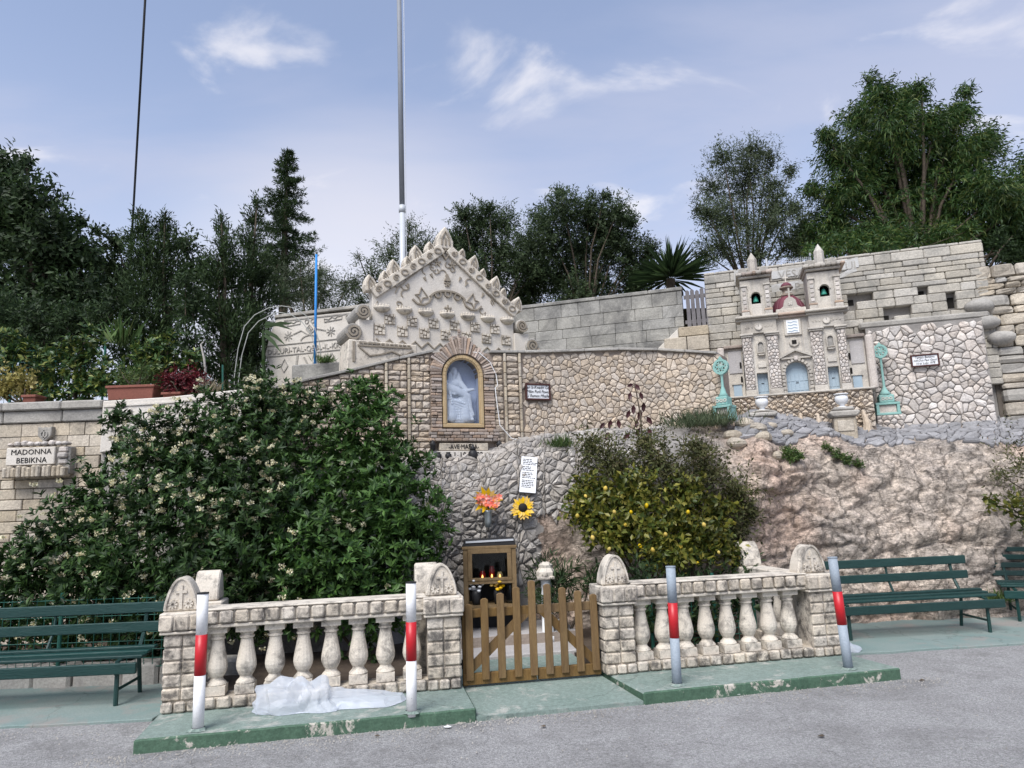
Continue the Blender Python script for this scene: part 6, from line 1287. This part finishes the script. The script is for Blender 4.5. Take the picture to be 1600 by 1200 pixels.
def pxblob(px, py, r, y, dy=0., sq=1., depth=.8):
    c = atY(px, py, y + dy); k = r / F * (y + dy) * 1.02; return (tuple(c), (k, k * depth, k * sq))
def shift(blobs, org): return [((c[0] - org[0], c[1] - org[1], c[2] - org[2]), r) for c, r in blobs]
def woody(parent, base, blobs, r0, mat='bark', fork=.35, name='trunk'):
    """trunk from base with tapered limbs into every blob"""
    mb = MB(); cen = Vector((sum(b[0][0] for b in blobs) / len(blobs), sum(b[0][1] for b in blobs) / len(blobs), min(b[0][2] for b in blobs)))
    b0 = Vector(base); f = b0.lerp(cen, fork); f.x += .05
    mb.tube([b0 - Vector((0, 0, .15)), b0.lerp(f, .5) + Vector((.04, .02, 0)), f], [r0 * 1.15, r0 * .9, r0 * .75], 9)
    tr = mb.build(name, mat, parent, True)
    for c, r in blobs:
        c = Vector(c); mid = f.lerp(c, .5) + Vector((rnd.uniform(-.1, .1), rnd.uniform(-.1, .1), abs(c.z - f.z) * .12)); e = c + Vector((rnd.uniform(-.3, .3) * r[0], 0, .5 * r[2]))
        MB().tube([f - Vector((0, 0, .05)), mid, c, e], [r0 * .32, r0 * .2, r0 * .1, r0 * .03], 6).build('limb', mat, tr)
    return tr
GREENS = dict(
 pitto=LEAF('glossy_shrub_leaf', [(.012, .030, .009), (.022, .052, .014), (.042, .088, .022), (.07, .13, .034)], .5, .2, .3),
 pittol=LEAF('light_shrub_leaf', [(.016, .042, .011), (.034, .082, .018), (.065, .135, .028), (.09, .175, .04)], .48, .22, .3),
 dark=LEAF('dark_tree_leaf', [(.018, .034, .015), (.034, .06, .023), (.06, .098, .036)], .55, .35, .25),
 cyp=LEAF('cypress_spray', [(.02, .036, .016), (.036, .064, .024), (.065, .10, .036)], .7, .25, .2),
 olive=LEAF('olive_leaf', [(.04, .058, .028), (.07, .098, .046), (.12, .145, .08)], .6, .35),
 oak=LEAF('holm_leaf', [(.024, .04, .018), (.048, .078, .032), (.09, .125, .055)], .55, .35, .25),
 willow=LEAF('narrow_green_leaf', [(.02, .05, .014), (.042, .095, .025), (.075, .14, .035), (.14, .17, .04)], .5, .35),
 varieg=LEAF('variegated_leaf', [(.02, .05, .018), (.04, .09, .025), (.08, .14, .035), (.24, .26, .06)], .4, .2),
 yellow=LEAF('yellow_leaf', [(.16, .15, .04), (.30, .26, .08), (.40, .34, .13)], .5, .3),
 red=LEAF('crimson_leaf', [(.05, .008, .012), (.12, .014, .022), (.19, .025, .03)], .5, .25),
 lemon=LEAF('lemon_leaf', [(.04, .065, .014), (.085, .11, .02), (.17, .175, .03), (.26, .23, .045)], .4, .3),
 dry=LEAF('dry_twig_leaf', [(.035, .042, .012), (.065, .075, .022), (.10, .105, .032), (.10, .08, .04)], .7, .2),
 maroon=LEAF('maroon_leaf', [(.03, .012, .014), (.065, .02, .024), (.05, .03, .025)], .45, .2),
 grass=LEAF('weed_blade', [(.05, .10, .025), (.085, .15, .04), (.14, .17, .05)], .6, .3),
 straw=LEAF('straw_blade', [(.28, .23, .15), (.36, .31, .22)], .8, .3))
def PB(lst, y, **k): return [pxblob(q[0], q[1], q[2], q[3] if len(q) > 3 else y, **k) for q in lst]
# ---- big flowering shrubs
def flowers(par, P, td, frac, size, mat='petalW'):
    n = len(P); sel = np.where(rng.random(n) < frac)[0]
    if not len(sel): return
    k = 22; i = np.repeat(sel, k); m_ = len(i); off = unit(m_) * size * (.3 + .5 * rng.random((m_, 1))); b = P[i] + td[i] * .09 + off * np.array([1, 1, .7]); d = td[i] * .8 + unit(m_) * .9
    stuff(leaf_mesh('flower_clusters', b, d, unit(m_), np.full(m_, size * .55), np.full(m_, size * .42), mat, par, .2))
def shrub(name, label, blobs, base, dens, lpt, ln, wd, mat, cat='shrub', group=None, fl=0., flz=None, **k):
    t = thing(name, label, cat, base, 0, group); B = shift(blobs, base)
    f, P, td = foliage('foliage', B, dens, lpt, ln, wd, GREENS[mat], t, **k)
    woody(t, (0, 0, 0), B, .05, fork=.2, name='stem')
    if fl:
        s_ = (td[:, 1] < .25) 
        if flz is not None: s_ &= flz(P + np.array(base))
        flowers(t, P[s_], td[s_], fl, .043)
    return t
shrub('flowering_shrub', 'tall dark green shrub crowded with clusters of cream flowers', PB([(425, 625, 42, 7.6), (360, 655, 60, 7.5), (290, 690, 62, 7.5), (225, 705, 55, 7.45), (430, 690, 80, 7.4), (340, 760, 95, 7.2), (240, 785, 85, 7.2), (420, 820, 100, 7.0), (300, 860, 95, 6.98), (390, 930, 70, 6.95), (290, 950, 60, 6.95), (185, 650, 22, 7.7), (470, 640, 40, 7.5)], 7.2), (-3.2, 7.3, .1), 1500, 10, .08, .026, 'pitto', fl=.26, flz=lambda P: np.array([mnoise.noise(Vector((q[0] * 2.2, q[1], q[2] * 2.2))) for q in P]) > -.12, whorl=True, upb=.55, lump=.42)
shrub('flowering_shrub', 'dense glossy green shrub with few flowers against the grotto mound', PB([(560, 625, 40, 7.55), (550, 690, 70, 7.4), (610, 725, 55, 7.2), (510, 760, 70, 7.25), (620, 790, 70, 7.05), (540, 840, 90, 6.98), (630, 870, 58, 6.95), (480, 900, 70, 6.95), (570, 930, 70, 6.95), (600, 640, 25, 7.5), (655, 830, 40, 7.2)], 7.2), (-1.75, 7.2, .1), 1500, 10, .085, .028, 'pittol', fl=.012, whorl=True, upb=.55, lump=.42)
shrub('flowering_shrub', 'lower spreading part shrub with scattered flowers behind the left bench', PB([(140, 800, 62, 7.1), (70, 860, 55, 7.0), (150, 870, 75, 6.95), (20, 900, 50, 6.95), (90, 930, 65, 6.93), (200, 930, 70, 6.93), (-40, 920, 60, 6.95), (10, 985, 45, 6.93), (120, 990, 50, 6.93), (210, 1000, 40, 6.95)], 7.0), (-4.4, 7.0, .1), 1400, 10, .08, .027, 'pitto', fl=.10, whorl=True, upb=.5, lump=.42)
# ---- lemon tree and dry shrub
lt = shrub('lemon_tree', 'lemon tree with yellowing leaves and ripe lemons behind the right balustrade', PB([(920, 770, 38, 7.8), (975, 775, 45, 7.75), (930, 815, 42, 7.6), (1000, 820, 52, 7.5), (1060, 810, 48, 7.55), (1030, 860, 34, 7.4), (1060, 870, 30, 7.4), (960, 835, 38, 7.5), (1110, 840, 34, 7.6), (905, 800, 24, 7.7), (1120, 800, 34, 7.8), (1000, 770, 40, 7.75), (1080, 770, 40, 7.8), (1090, 850, 34, 7.5), (1140, 860, 26, 7.6)], 7.6), (1.45, 7.75, .1), 1150, 8, .075, .04, 'lemon', 'tree', upb=-.1, lump=.3, inner=.3)
for i, (px, py) in enumerate(((1000, 853), (977, 820), (1064, 854), (902, 806), (986, 800), (946, 763), (926, 840), (1123, 863), (1020, 859), (1040, 835), (952, 858), (1090, 880), (915, 775), (960, 800), (1010, 790), (1075, 800), (1100, 820))):
    o = MB().lathe([(.003, -.032), (.009, -.027), (.021, -.014), (.024, 0), (.021, .014), (.009, .026), (.002, .030)], 10).build('lemon', 'lemon', lt, True); o.location = atY(px, py, 7.22 + .05 * (i % 4)) - Vector((1.45, 7.75, .1)); o.rotation_euler = (rnd.uniform(-.5, .5), rnd.uniform(-.5, .5), 0); o.scale = [rnd.uniform(.65, .95)] * 3
shrub('dry_shrub', 'straggly brownish shrub with thin leaves spilling over the ledge above the lemons', PB([(925, 700, 38, 8.1), (960, 725, 55, 8.0), (1030, 720, 55, 8.0), (1100, 740, 55, 8.0), (1150, 770, 42, 8.0), (1090, 700, 40, 8.2), (1010, 690, 30, 8.2), (1170, 800, 28, 8.0), (1150, 830, 36, 7.9), (1060, 760, 45, 7.9)], 8.0), (1.9, 8.15, .1), 1400, 9, .055, .02, 'dry', upb=.1, lump=.45, inner=.35, twl=.24)
shrub('green_undergrowth', 'dark green undergrowth behind the right balustrade balusters', PB([(1010, 915, 50, 7.2), (1080, 920, 50, 7.3), (1150, 925, 45, 7.4), (1000, 960, 40, 7.1), (1100, 965, 45, 7.2), (1170, 890, 30, 7.6), (1210, 930, 30, 7.5), (960, 900, 40, 7.5)], 7.3), (1.7, 7.35, .1), 600, 7, .09, .03, 'dark', upb=.3)
shrub('spiky_plant', 'dark spiky leaved plant beside the candle cabinet behind the gate', PB([(850, 890, 28, 7.7), (880, 900, 30, 7.6), (865, 930, 32, 7.5), (920, 905, 22, 7.5), (845, 925, 25, 7.7)], 7.6), (.45, 7.7, .1), 700, 8, .14, .018, 'dark', upb=.5)
# drooping maroon plant: large leaves are parts
mp_ = thing('maroon_plant', 'tall plant with drooping dark maroon leaves before the curved wall', 'plant', atY(1003, 690, 8.75))
o0 = Vector(mp_.location); MB().tube([Vector((0, 0, -.1)), atY(1001, 650, 8.75) - o0, atY(994, 612, 8.75) - o0, atY(990, 598, 8.75) - o0], [.012, .01, .008, .005], 6).build('stem', 'bark', mp_)
for i, (px, py, ang, l_) in enumerate(((990, 600, 200, .10), (992, 600, -60, .11), (985, 612, 260, .12), (1000, 612, -75, .11), (990, 632, 265, .13), (1006, 628, -95, .13), (984, 640, 250, .12), (1002, 640, -110, .14), (1010, 650, -60, .13), (996, 655, 255, .12), (1012, 668, -70, .12), (1000, 668, 240, .12), (985, 676, 220, .13), (1008, 680, -80, .12), (955, 655, 255, .13), (965, 655, -80, .12), (945, 660, 230, .11), (950, 675, 250, .12))):
    b = atY(px, py, 8.72 + .03 * (i % 3)) - o0; d = Vector((math.cos(R(ang)), rnd.uniform(-.4, .2), math.sin(R(ang)))).normalized(); s_ = d.cross(Vector((0, 1, .3))).normalized(); w = l_ * .24
    MB().add([b, b + d * l_ * .4 + s_ * w, b + d * l_ * .4 - s_ * w, b + d * l_ * .75 + s_ * w * .7, b + d * l_ * .75 - s_ * w * .7, b + d * l_, b + d * l_ * .5 + Vector((0, .012, 0))], [(0, 1, 6), (0, 6, 2), (1, 3, 6), (6, 4, 2), (3, 5, 6), (6, 5, 4)]).build('leaf', GREENS['maroon'], mp_)
# ---- ledge plants and weeds
def tuft(name, label, px, py, y, n, l_, spread, mat, cat='plant', w=.012, rad=.1, group=None, surf=None):
    b = atY(px, py, y); t = thing(name, label, cat, b, 0, group); u = unit(n); u[:, 2] = abs(u[:, 2]) + spread; pos = np.zeros((n, 3)); pos[:, :2] = rng.normal(size=(n, 2)) * rad * .5
    o = leaf_mesh('blades', pos, u, unit(n), l_ * (.5 + .7 * rng.random(n)), np.full(n, w), GREENS[mat], t, .1); return t
tuft('rosemary_bush', 'feathery grey green bush at the foot of the turquoise lamp by the curved wall', 1100, 668, 8.9, 900, .26, .9, 'olive', rad=.42, w=.010); tuft('weed_tuft', 'small green weed on the ledge under the framed plaque', 877, 700, 8.55, 220, .18, .9, 'grass', rad=.16)
for lb, lst, y_ in (('round bright green weed clump on the rock shelf below the urns', [(1237, 709, 12), (1228, 704, 8), (1247, 712, 8)], 8.42), ('small weed clump on the rock brow under the flat topped urn pier', [(1290, 698, 6), (1298, 702, 5)], 8.75), ('green weed clump hanging lowest on the rock below the urn piers', [(1325, 718, 9), (1342, 724, 8)], 8.6), ('thin weed clump in the rock crack between the two other clumps', [(1308, 708, 8), (1316, 712, 6)], 8.66)):
    bs = atY(lst[0][0], lst[0][1] + 10, y_ + .1); shrub('weed_clump', lb, PB(lst, y_), bs, 9000, 8, .035, .014, 'grass', 'plant', upb=.4, twl=.05)
tuft('weed_tuft', 'green weed growing at the foot of the rock behind the bench', 1560, 940, 8.35, 220, .14, .5, 'grass', rad=.12); tuft('weed_tuft', 'leafy weed in the trough beside the blue pole', 507, 568, 9.78, 200, .14, .8, 'grass', rad=.12)
shrub('edge_shrub', 'dark straggly shrub with yellow leaves hanging over the far end of the rock', PB([(1600, 720, 55, 8.3), (1640, 760, 60, 8.2), (1600, 780, 38, 8.1), (1660, 690, 50, 8.3), (1560, 740, 26, 8.3)], 8.2), (6.5, 8.3, .6), 420, 7, .055, .018, 'dry', lump=.45, twl=.25); shrub('lemon_branch', 'branch of yellow green lemon leaves hanging before the rock end', PB([(1580, 795, 24, 8.0), (1606, 815, 26, 7.95), (1550, 788, 14, 8.0)], 8.0), (6.4, 8.2, .8), 420, 6, .08, .045, 'lemon', upb=-.4)
# ---- left terrace: planters and shrubs
def planter(label, x0, x1, y, z0, z1, d=.22):
    t = thing('planter', label, 'planter', ((x0 + x1) / 2, y, z0)); w = (x1 - x0) / 2; h = z1 - z0
    MB().add([(-w * .93, 0, 0), (w * .93, 0, 0), (w * .93, d, 0), (-w * .93, d, 0), (-w, -.015, h), (w, -.015, h), (w, d + .015, h), (-w, d + .015, h)], [(0, 3, 2, 1), (4, 5, 6, 7), (0, 1, 5, 4), (1, 2, 6, 5), (2, 3, 7, 6), (3, 0, 4, 7)]).build('box', 'terra', t, bevel=.008); MB().box(-w - .012, w + .012, -.03, d + .03, h - .03, h + .004).build('rim', 'terra', t, bevel=.006); return t
planter('long terracotta planter box on the wall coping', -5.22, -4.61, 8.85, 3.0, 3.2); planter('terracotta pot under the crimson plant', -4.5, -4.27, 8.85, 3.0, 3.09, .2); planter('small terracotta pot beside the yellow shrub', -6.3, -6.13, 8.85, 3.0, 3.12, .16)
shrub('heather_plant', 'fine leaved green plant growing in the long terracotta planter', PB([(205, 592, 24), (232, 590, 22), (190, 582, 18), (222, 575, 20)], 8.97), (-4.95, 8.96, 3.15), 1500, 8, .05, .009, 'grass', 'plant', upb=.9, twl=.12); shrub('crimson_plant', 'crimson leaved plant in a terracotta pot on the wall', PB([(275, 600, 24), (300, 598, 26), (260, 592, 16), (285, 588, 20), (310, 590, 14)], 8.95), (-4.4, 8.95, 3.08), 1700, 8, .05, .022, 'red', 'plant', upb=.5, twl=.1)
shrub('yellow_shrub', 'pale yellow leaved shrub at the end of the wall coping', PB([(20, 590, 30), (40, 600, 24), (5, 605, 26), (-25, 600, 30)], 9.0), (-6.4, 9.0, 3.0), 1100, 8, .06, .035, 'yellow', upb=.4)
for lb, bl3, bs in (('variegated shrub with bright tips next to the dark cypress trees', [(230, 545, 26), (215, 575, 30), (250, 560, 26), (285, 570, 24), (300, 560, 18), (265, 530, 18)], (-5.2, 9.7, 3.0)), ('variegated shrub in the middle of the terrace planting', [(130, 540, 30), (110, 565, 32), (150, 580, 36), (125, 610, 30), (165, 605, 26), (140, 520, 16)], (-6.2, 9.6, 3.0)), ('variegated shrub rising beside the wire fence', [(40, 560, 34), (75, 575, 28), (10, 540, 30), (70, 605, 22)], (-7.0, 9.8, 3.0))):
    shrub('variegated_shrub', lb, PB(bl3, 9.55), bs, 950, 8, .085, .038, 'varieg', group='terrace shrubs', whorl=True, upb=.4, spread=1.)
tuft('dry_grass', 'dry straw coloured grass tuft beside the crimson plant', 325, 618, 8.95, 150, .22, .9, 'straw', rad=.16)
tuft('strap_leaf_plant', 'upright green strap leaved plant among the terrace shrubs', 185, 540, 10.0, 60, .5, 1.0, 'grass', w=.04, rad=.2)
mb = MB(); mb.tube([atY(324, 612, 9.1), atY(319, 560, 9.1), atY(314, 538, 9.1), atY(318, 534, 9.1)], [.018, .015, .012, .008], 7); tag(mb.build('bare_stick', 'straw' and 'limegrey', None, True), 'bare pale crooked stick standing behind the dry grass', 'stick')
mb = MB(); mb.tube([atY(348, 612, 9.0), atY(348, 570, 9.0)], .012, 6); tag(mb.build('green_stake', 'meshgreen', None), 'short green stake on the wall by the dry grass', 'stake')
# ---- trees behind
def tree(name, label, lst, y, base, r0, dens, lpt, ln, wd, mat, group='trees behind the walls', depth=.9, jit=.5, **k):
    bl4 = [pxblob(q[0], q[1], q[2], y + rnd.uniform(-jit, jit), depth=depth) for q in lst]; t = thing(name, label, 'tree', base, 0, group); B = shift(bl4, base)
    foliage('crown', B, dens, lpt, ln, wd, GREENS[mat], t, **k); woody(t, (0, 0, 0), B, r0); return t
tree('dark_tree', 'large dark broadleaf tree rising over the wall end with the name sign', [(5, 270, 45), (45, 310, 45), (0, 340, 75), (70, 370, 55), (105, 390, 45), (140, 400, 26), (50, 430, 75), (120, 460, 55), (-70, 340, 90), (10, 500, 75), (90, 510, 60), (125, 345, 14), (40, 250, 14), (100, 345, 20)], 12.6, (-8.6, 12.6, 3.4), .17, 693, 8, .13, .055, 'dark', lump=.4, inner=.22, twl=.35)
tree('dark_tree', 'loose dark leaved tree between the broadleaf and the cypress trees', [(180, 375, 26), (165, 420, 40), (195, 440, 45), (160, 480, 50), (290, 380, 24), (300, 420, 40), (300, 470, 40), (150, 360, 14)], 13.6, (-7.3, 13.6, 3.6), .1, 693, 8, .11, .04, 'oak', lump=.4, inner=.25, twl=.3)
CYP = dict(upb=1.3, lump=.22, inner=.3, twl=.22, spread=.5)
tree('cypress', 'thick dark cypress with paired tips behind the planter', [(225, 350, 20), (255, 350, 18), (265, 375, 24), (225, 385, 34), (250, 410, 40), (225, 445, 46), (245, 490, 50), (230, 540, 50), (250, 575, 44), (215, 330, 9), (258, 335, 10)], 11.4, (-5.6, 11.4, 3.2), .1, 1700, 9, .085, .02, 'cyp', jit=.2, **CYP)
tree('cypress', 'tall dark cypress beside the wire hoop', [(345, 350, 14), (350, 375, 24), (340, 415, 32), (365, 420, 34), (345, 470, 42), (370, 500, 46), (350, 550, 46), (370, 590, 42), (345, 335, 7)], 10.9, (-4.6, 10.9, 3.1), .1, 1700, 9, .085, .02, 'cyp', jit=.2, **CYP)
tree('cypress', 'leaning dark cypress crown between the hoop cypress and the conifer', [(402, 310, 11), (395, 335, 18), (392, 370, 26), (400, 410, 32), (405, 460, 38), (400, 520, 40), (400, 565, 34)], 11.6, (-4.5, 11.6, 3.2), .1, 1700, 9, .085, .02, 'cyp', jit=.2, **CYP)
for lb, lst, y_, bs in (('dark hedge mass behind the wire fence of the terrace', [(0, 490, 48), (60, 505, 46), (110, 500, 40), (155, 505, 40), (30, 545, 40), (185, 480, 34), (100, 545, 36), (190, 540, 30), (20, 590, 34), (80, 585, 34), (140, 590, 34), (195, 590, 34), (250, 600, 30), (-40, 560, 50)], 10.6, (-7.6, 10.9, 3.1)), ('dark hedge mass between the two nearest cypress trees', [(300, 480, 34), (295, 530, 34), (310, 575, 30), (290, 440, 26), (390, 590, 24), (320, 610, 22), (290, 600, 26), (350, 615, 20)], 10.3, (-5.0, 10.7, 3.1))):
    tree('hedge', lb, lst, y_, bs, .05, 800, 8, .085, .03, 'dark', group='terrace hedges', jit=.15, lump=.3)
# conifer with tiered branches
cn = thing('conifer', 'pointed conifer with tiered drooping branches above the cypress trees', 'tree', (-5.2, 15.5, 3.6), 0, 'trees behind the walls'); o0 = Vector(cn.location); tp = atY(449, 232, 15.5) - o0; MB().tube([Vector((0, 0, -.2)), Vector((0, 0, 3.)), tp], [.13, .1, .012], 8).build('trunk', 'bark', cn)
Bs, Ds = [], []
for k in range(30):
    t = k / 29; z = tp.z - .12 - t * 3.6; L2 = .10 + 1.02 * t ** .85
    for j in range(7):
        a = rnd.uniform(0, 6.28); l2 = L2 * rnd.uniform(.6, 1.12); xa = tp.x * (z / tp.z)
        n = int(26 * l2) + 5
        for q in range(n):
            f = (q + 1) / n; p = np.array([xa + math.cos(a) * l2 * f, math.sin(a) * l2 * f, z - .10 * l2 * f + .16 * l2 * f * f]) + rng.normal(size=3) * .02
            for w in range(6): Bs.append(p); Ds.append(np.array([math.cos(a), math.sin(a), .25]) * .6 + rng.normal(size=3) * .5)
Bs = np.array(Bs); Ds = np.array(Ds); leaf_mesh('crown', Bs, Ds, unit(len(Bs)), .10 * (.7 + .6 * rng.random(len(Bs))), np.full(len(Bs), .018), GREENS['cyp'], cn)
tree('olive_tree', 'grey green olive thicket behind the lettered panel', [(470, 430, 34), (445, 460, 34), (505, 455, 38), (540, 450, 30), (480, 490, 36), (530, 490, 36), (430, 425, 26), (565, 470, 28), (500, 425, 22)], 13.2, (-4.0, 13.2, 3.7), .1, 903, 9, .07, .016, 'olive', lump=.35)
tree('olive_tree', 'loose grey green olive tree behind the flagpole', [(640, 375, 34), (610, 395, 34), (660, 390, 34), (580, 425, 30), (625, 430, 40), (665, 430, 36), (555, 440, 22), (600, 460, 36), (560, 400, 12), (640, 350, 18)], 14., (-2.4, 14., 4.0), .1, 630, 9, .085, .02, 'olive', lump=.45, inner=.2, twl=.3)
tree('holm_tree', 'round dark green tree right behind the pediment tip', [(750, 345, 36), (725, 335, 24), (785, 345, 30), (740, 385, 42), (790, 390, 40), (725, 420, 42), (775, 430, 46), (820, 410, 40), (720, 375, 26), (830, 450, 34), (765, 325, 14), (830, 380, 30), (840, 420, 36), (700, 430, 34), (705, 380, 22), (815, 465, 30)], 14.2, (-.5, 14.2, 4.2), .09, 1500, 9, .075, .024, 'oak', lump=.35)
tree('holm_tree', 'broad dark green tree between the pediment and the yucca', [(880, 325, 40), (920, 330, 36), (965, 330, 30), (860, 370, 44), (910, 385, 56), (960, 375, 44), (985, 400, 40), (870, 430, 52), (930, 440, 52), (990, 440, 36), (875, 300, 14), (945, 305, 12), (985, 345, 20), (1005, 420, 24), (845, 340, 26), (1015, 390, 22), (1000, 460, 30), (940, 350, 40), (900, 460, 40)], 14.0, (1.3, 14., 4.3), .09, 1500, 9, .075, .024, 'oak', lump=.35)
tree('olive_tree', 'tall airy olive tree left of the bell towers', [(1130, 245, 32), (1175, 230, 30), (1200, 245, 26), (1115, 290, 34), (1160, 285, 44), (1205, 290, 34), (1235, 265, 18), (1105, 330, 30), (1150, 340, 48), (1205, 345, 44), (1125, 385, 40), (1180, 395, 44), (1235, 380, 36), (1090, 325, 14), (1240, 320, 24), (1255, 350, 30), (1250, 390, 30), (1170, 260, 40), (1130, 340, 40), (1100, 395, 26), (1215, 320, 34)], 13.4, (4.6, 13.4, 4.7), .08, 1000, 9, .075, .019, 'olive', lump=.45, inner=.22, twl=.3)
tree('willowy_tree', 'huge spreading green tree with hanging narrow leaves above the retaining wall', [(1375, 150, 34), (1415, 160, 36), (1345, 190, 40), (1400, 205, 56), (1460, 200, 44), (1500, 180, 30), (1510, 145, 15), (1310, 245, 42), (1360, 260, 60), (1440, 265, 66), (1510, 245, 56), (1545, 220, 26), (1320, 310, 54), (1400, 330, 70), (1480, 330, 70), (1550, 310, 54), (1590, 330, 50), (1300, 360, 44), (1370, 375, 44), (1570, 375, 44), (1620, 290, 60), (1360, 130, 14), (1440, 140, 16), (1290, 215, 20), (1500, 380, 40), (1270, 300, 20), (1640, 370, 60), (1300, 385, 30), (1345, 385, 34), (1420, 385, 34), (1470, 375, 30), (1260, 370, 30), (1530, 375, 34)], 13.0, (7.8, 13., 5.0), .15, 1150, 10, .115, .018, 'willow', lump=.38, inner=.25, upb=-.25, twl=.4, droop=.35)
tree('dark_tree', 'dark undergrowth tree beyond the dry stone wall', [(1580, 400, 40), (1620, 410, 50), (1560, 375, 24), (1590, 360, 34)], 12.2, (7.9, 12.2, 4.9), .1, 693, 8, .10, .03, 'dark', lump=.35)
# yucca
yu = thing('yucca', 'dark spiky yucca behind the ashlar wall by the picket gate', 'plant', atY(1046, 470, 12.3), 0); n = 210; u = unit(n); u[:, 2] = np.abs(u[:, 2]) * .9 - .12; hd = np.array(tuple(atY(1048, 436, 12.3) - Vector(yu.location))); MB().tube([(0, 0, -.4), tuple(hd)], [.09, .08], 8).build('trunk', 'bark', yu)
leaf_mesh('blades', np.tile(hd, (n, 1)) + u * .06, u, unit(n) * .2 + np.array([0, 0, 1]), .85 * (.75 + .35 * rng.random(n)), np.full(n, .045), GREENS['dark'], yu, .15, .08)
ag = thing('agave_leaves', 'few dark pointed agave leaves reaching out beside the hoop', 'plant', atY(418, 545, 10.2)); 
for i, (x1, y1) in enumerate(((458, 516), (462, 505), (447, 540), (440, 552))):
    a = atY(414, 505 + i * 6, 10.2) - Vector(ag.location); b = atY(x1, y1, 10.0) - Vector(ag.location); s_ = (b - a).cross(Vector((0, 1, 0))).normalized() * .03; MB().add([a - s_, a + s_, (a + b) / 2 + s_ * .9 + Vector((0, 0, .03)), (a + b) / 2 - s_ * .9 + Vector((0, 0, .03)), b, a + Vector((0, .03, 0))], [(0, 3, 2, 1), (3, 4, 2)]).build('leaf', GREENS['dark'], ag)
MB().tube([(-.06, .05, -.5), (-.08, .03, .3)], [.03, .025], 7).build('stem', GREENS['dark'], ag)
shrub('creeper', 'green creeper hanging over the top of the retaining wall', PB([(1350, 392, 18), (1390, 388, 20), (1430, 382, 16), (1310, 395, 12), (1270, 400, 14)], 10.9), (5.6, 11.1, 4.9), 420, 7, .09, .024, 'willow', 'plant', upb=-.5)
tree('hedge', 'leafy hedge growing along the top of the retaining wall', [(1300, 385, 22), (1340, 378, 26), (1385, 372, 26), (1430, 368, 26), (1475, 362, 24), (1515, 360, 22), (1265, 392, 16)], 11.9, (6.3, 11.9, 4.9), .04, 900, 9, .10, .022, 'willow', group='terrace hedges', jit=.1, lump=.35, upb=.1, droop=.2)
# grit along the kerbs
n = 2600; mb = MB(); 
for i in range(n):
    u_ = rnd.uniform(-.3, 6.0); v_ = -.71 - abs(rnd.gauss(0, .12)); p = bw(u_, v_)
    if i % 3 == 0: x_ = rnd.uniform(-6, 6.5); p = Vector((x_, (5.42 if x_ < 0 else 6.85) + .07 * (x_ + 3) * (1 if x_ > 0 else .5) - abs(rnd.gauss(0, .15)), 0))
    if i % 5 == 0: p = Vector((rnd.uniform(-5, 6), rnd.uniform(3.6, 6.2), 0))
    r_ = rnd.uniform(.002, .007); mb.add([(p.x - r_, p.y - r_ * .6, .03), (p.x + r_, p.y - r_ * .4, .03), (p.x, p.y + r_, .03), (p.x, p.y, .034 + r_)], [(0, 1, 3), (1, 2, 3), (2, 0, 3)])
stuff(mb.build('road_grit', 'limegrey', None)); bpy.data.objects['road_grit']['label'] = 'fine pale grit scattered along the kerb and road'; bpy.data.objects['road_grit']['category'] = 'grit'
# ---- wire fences
def wire_fence(label, pts, h, z0, cell, mat='meshgreen', r_=.0035, posts=True):
    t = thing('wire_fence', label, 'fence', (pts[0][0], pts[0][1], z0)); o0 = Vector((pts[0][0], pts[0][1], z0)); mb = MB()
    for a, b in zip(pts[:-1], pts[1:]):
        a, b = Vector((*a, z0)) - o0, Vector((*b, z0)) - o0; L2 = (b - a).length; n = int(L2 / cell)
        for i in range(n + 1): p = a.lerp(b, i / n); mb.tube([p, p + Vector((0, 0, h))], r_, 4, False)
        for k in range(int(h / cell) + 1): z = Vector((0, 0, k * cell)); mb.tube([a + z, b + z], r_, 4, False)
    stuff(mb.build('wire_mesh', mat, t))
    if posts:
        for p in pts: MB().tube([Vector((*p, z0)) - o0 - Vector((0, 0, .1)), Vector((*p, z0)) - o0 + Vector((0, 0, h + .05))], .018, 8).build('post', mat, t)
wire_fence('green square mesh fence behind the left bench', [(-5.6, 6.66), (-4.2, 6.63), (-2.95, 6.62)], .62, .2, .075); wire_fence('green mesh fence between lemon tree and right balustrade', [tuple(bw(4.2, .8)[:2]), tuple(bw(4.9, .85)[:2]), tuple(bw(5.35, .88)[:2])], .62, .1, .06); wire_fence('dark mesh fence at the back of the terrace planting', [(-9.5, 10.4), (-7.6, 10.4), (-6.2, 10.4)], 1.0, 3.1, .09, r_=.004)
wire_fence('short mesh railing on the retaining wall between the church towers', [tuple((Matrix.Translation((BR.x, BR.y, 0)) @ rotz(BRA) @ Vector((1.0, .3, 0)))[:2]), tuple((Matrix.Translation((BR.x, BR.y, 0)) @ rotz(BRA) @ Vector((1.68, .3, 0)))[:2])], .17, 5.2, .03, 'steel', .003)
# litter
for i, (px, py) in enumerate(((870, 1107), (700, 1136), (1152, 1085), (1440, 1063), (590, 1150), (850, 1135), (1285, 1150))):
    p = atZ(px, py, .034); mb = MB(); n = 7; mb.add([(0, 0, .012)] + [(rnd.uniform(.012, .04) * math.cos(6.28 * k / n), rnd.uniform(.01, .02) * math.sin(6.28 * k / n), .002) for k in range(n)], [(0, 1 + k, 1 + (k + 1) % n) for k in range(n)])
    o = tag(mb.build('litter_scrap', 'whitepaint' if i < 3 else 'bark', None), 'tiny pale scrap of litter lying on the road by the kerb' if i < 3 else 'tiny dry brown leaf scrap lying on the grey road', 'litter', 'scraps on the road'); o.location = p
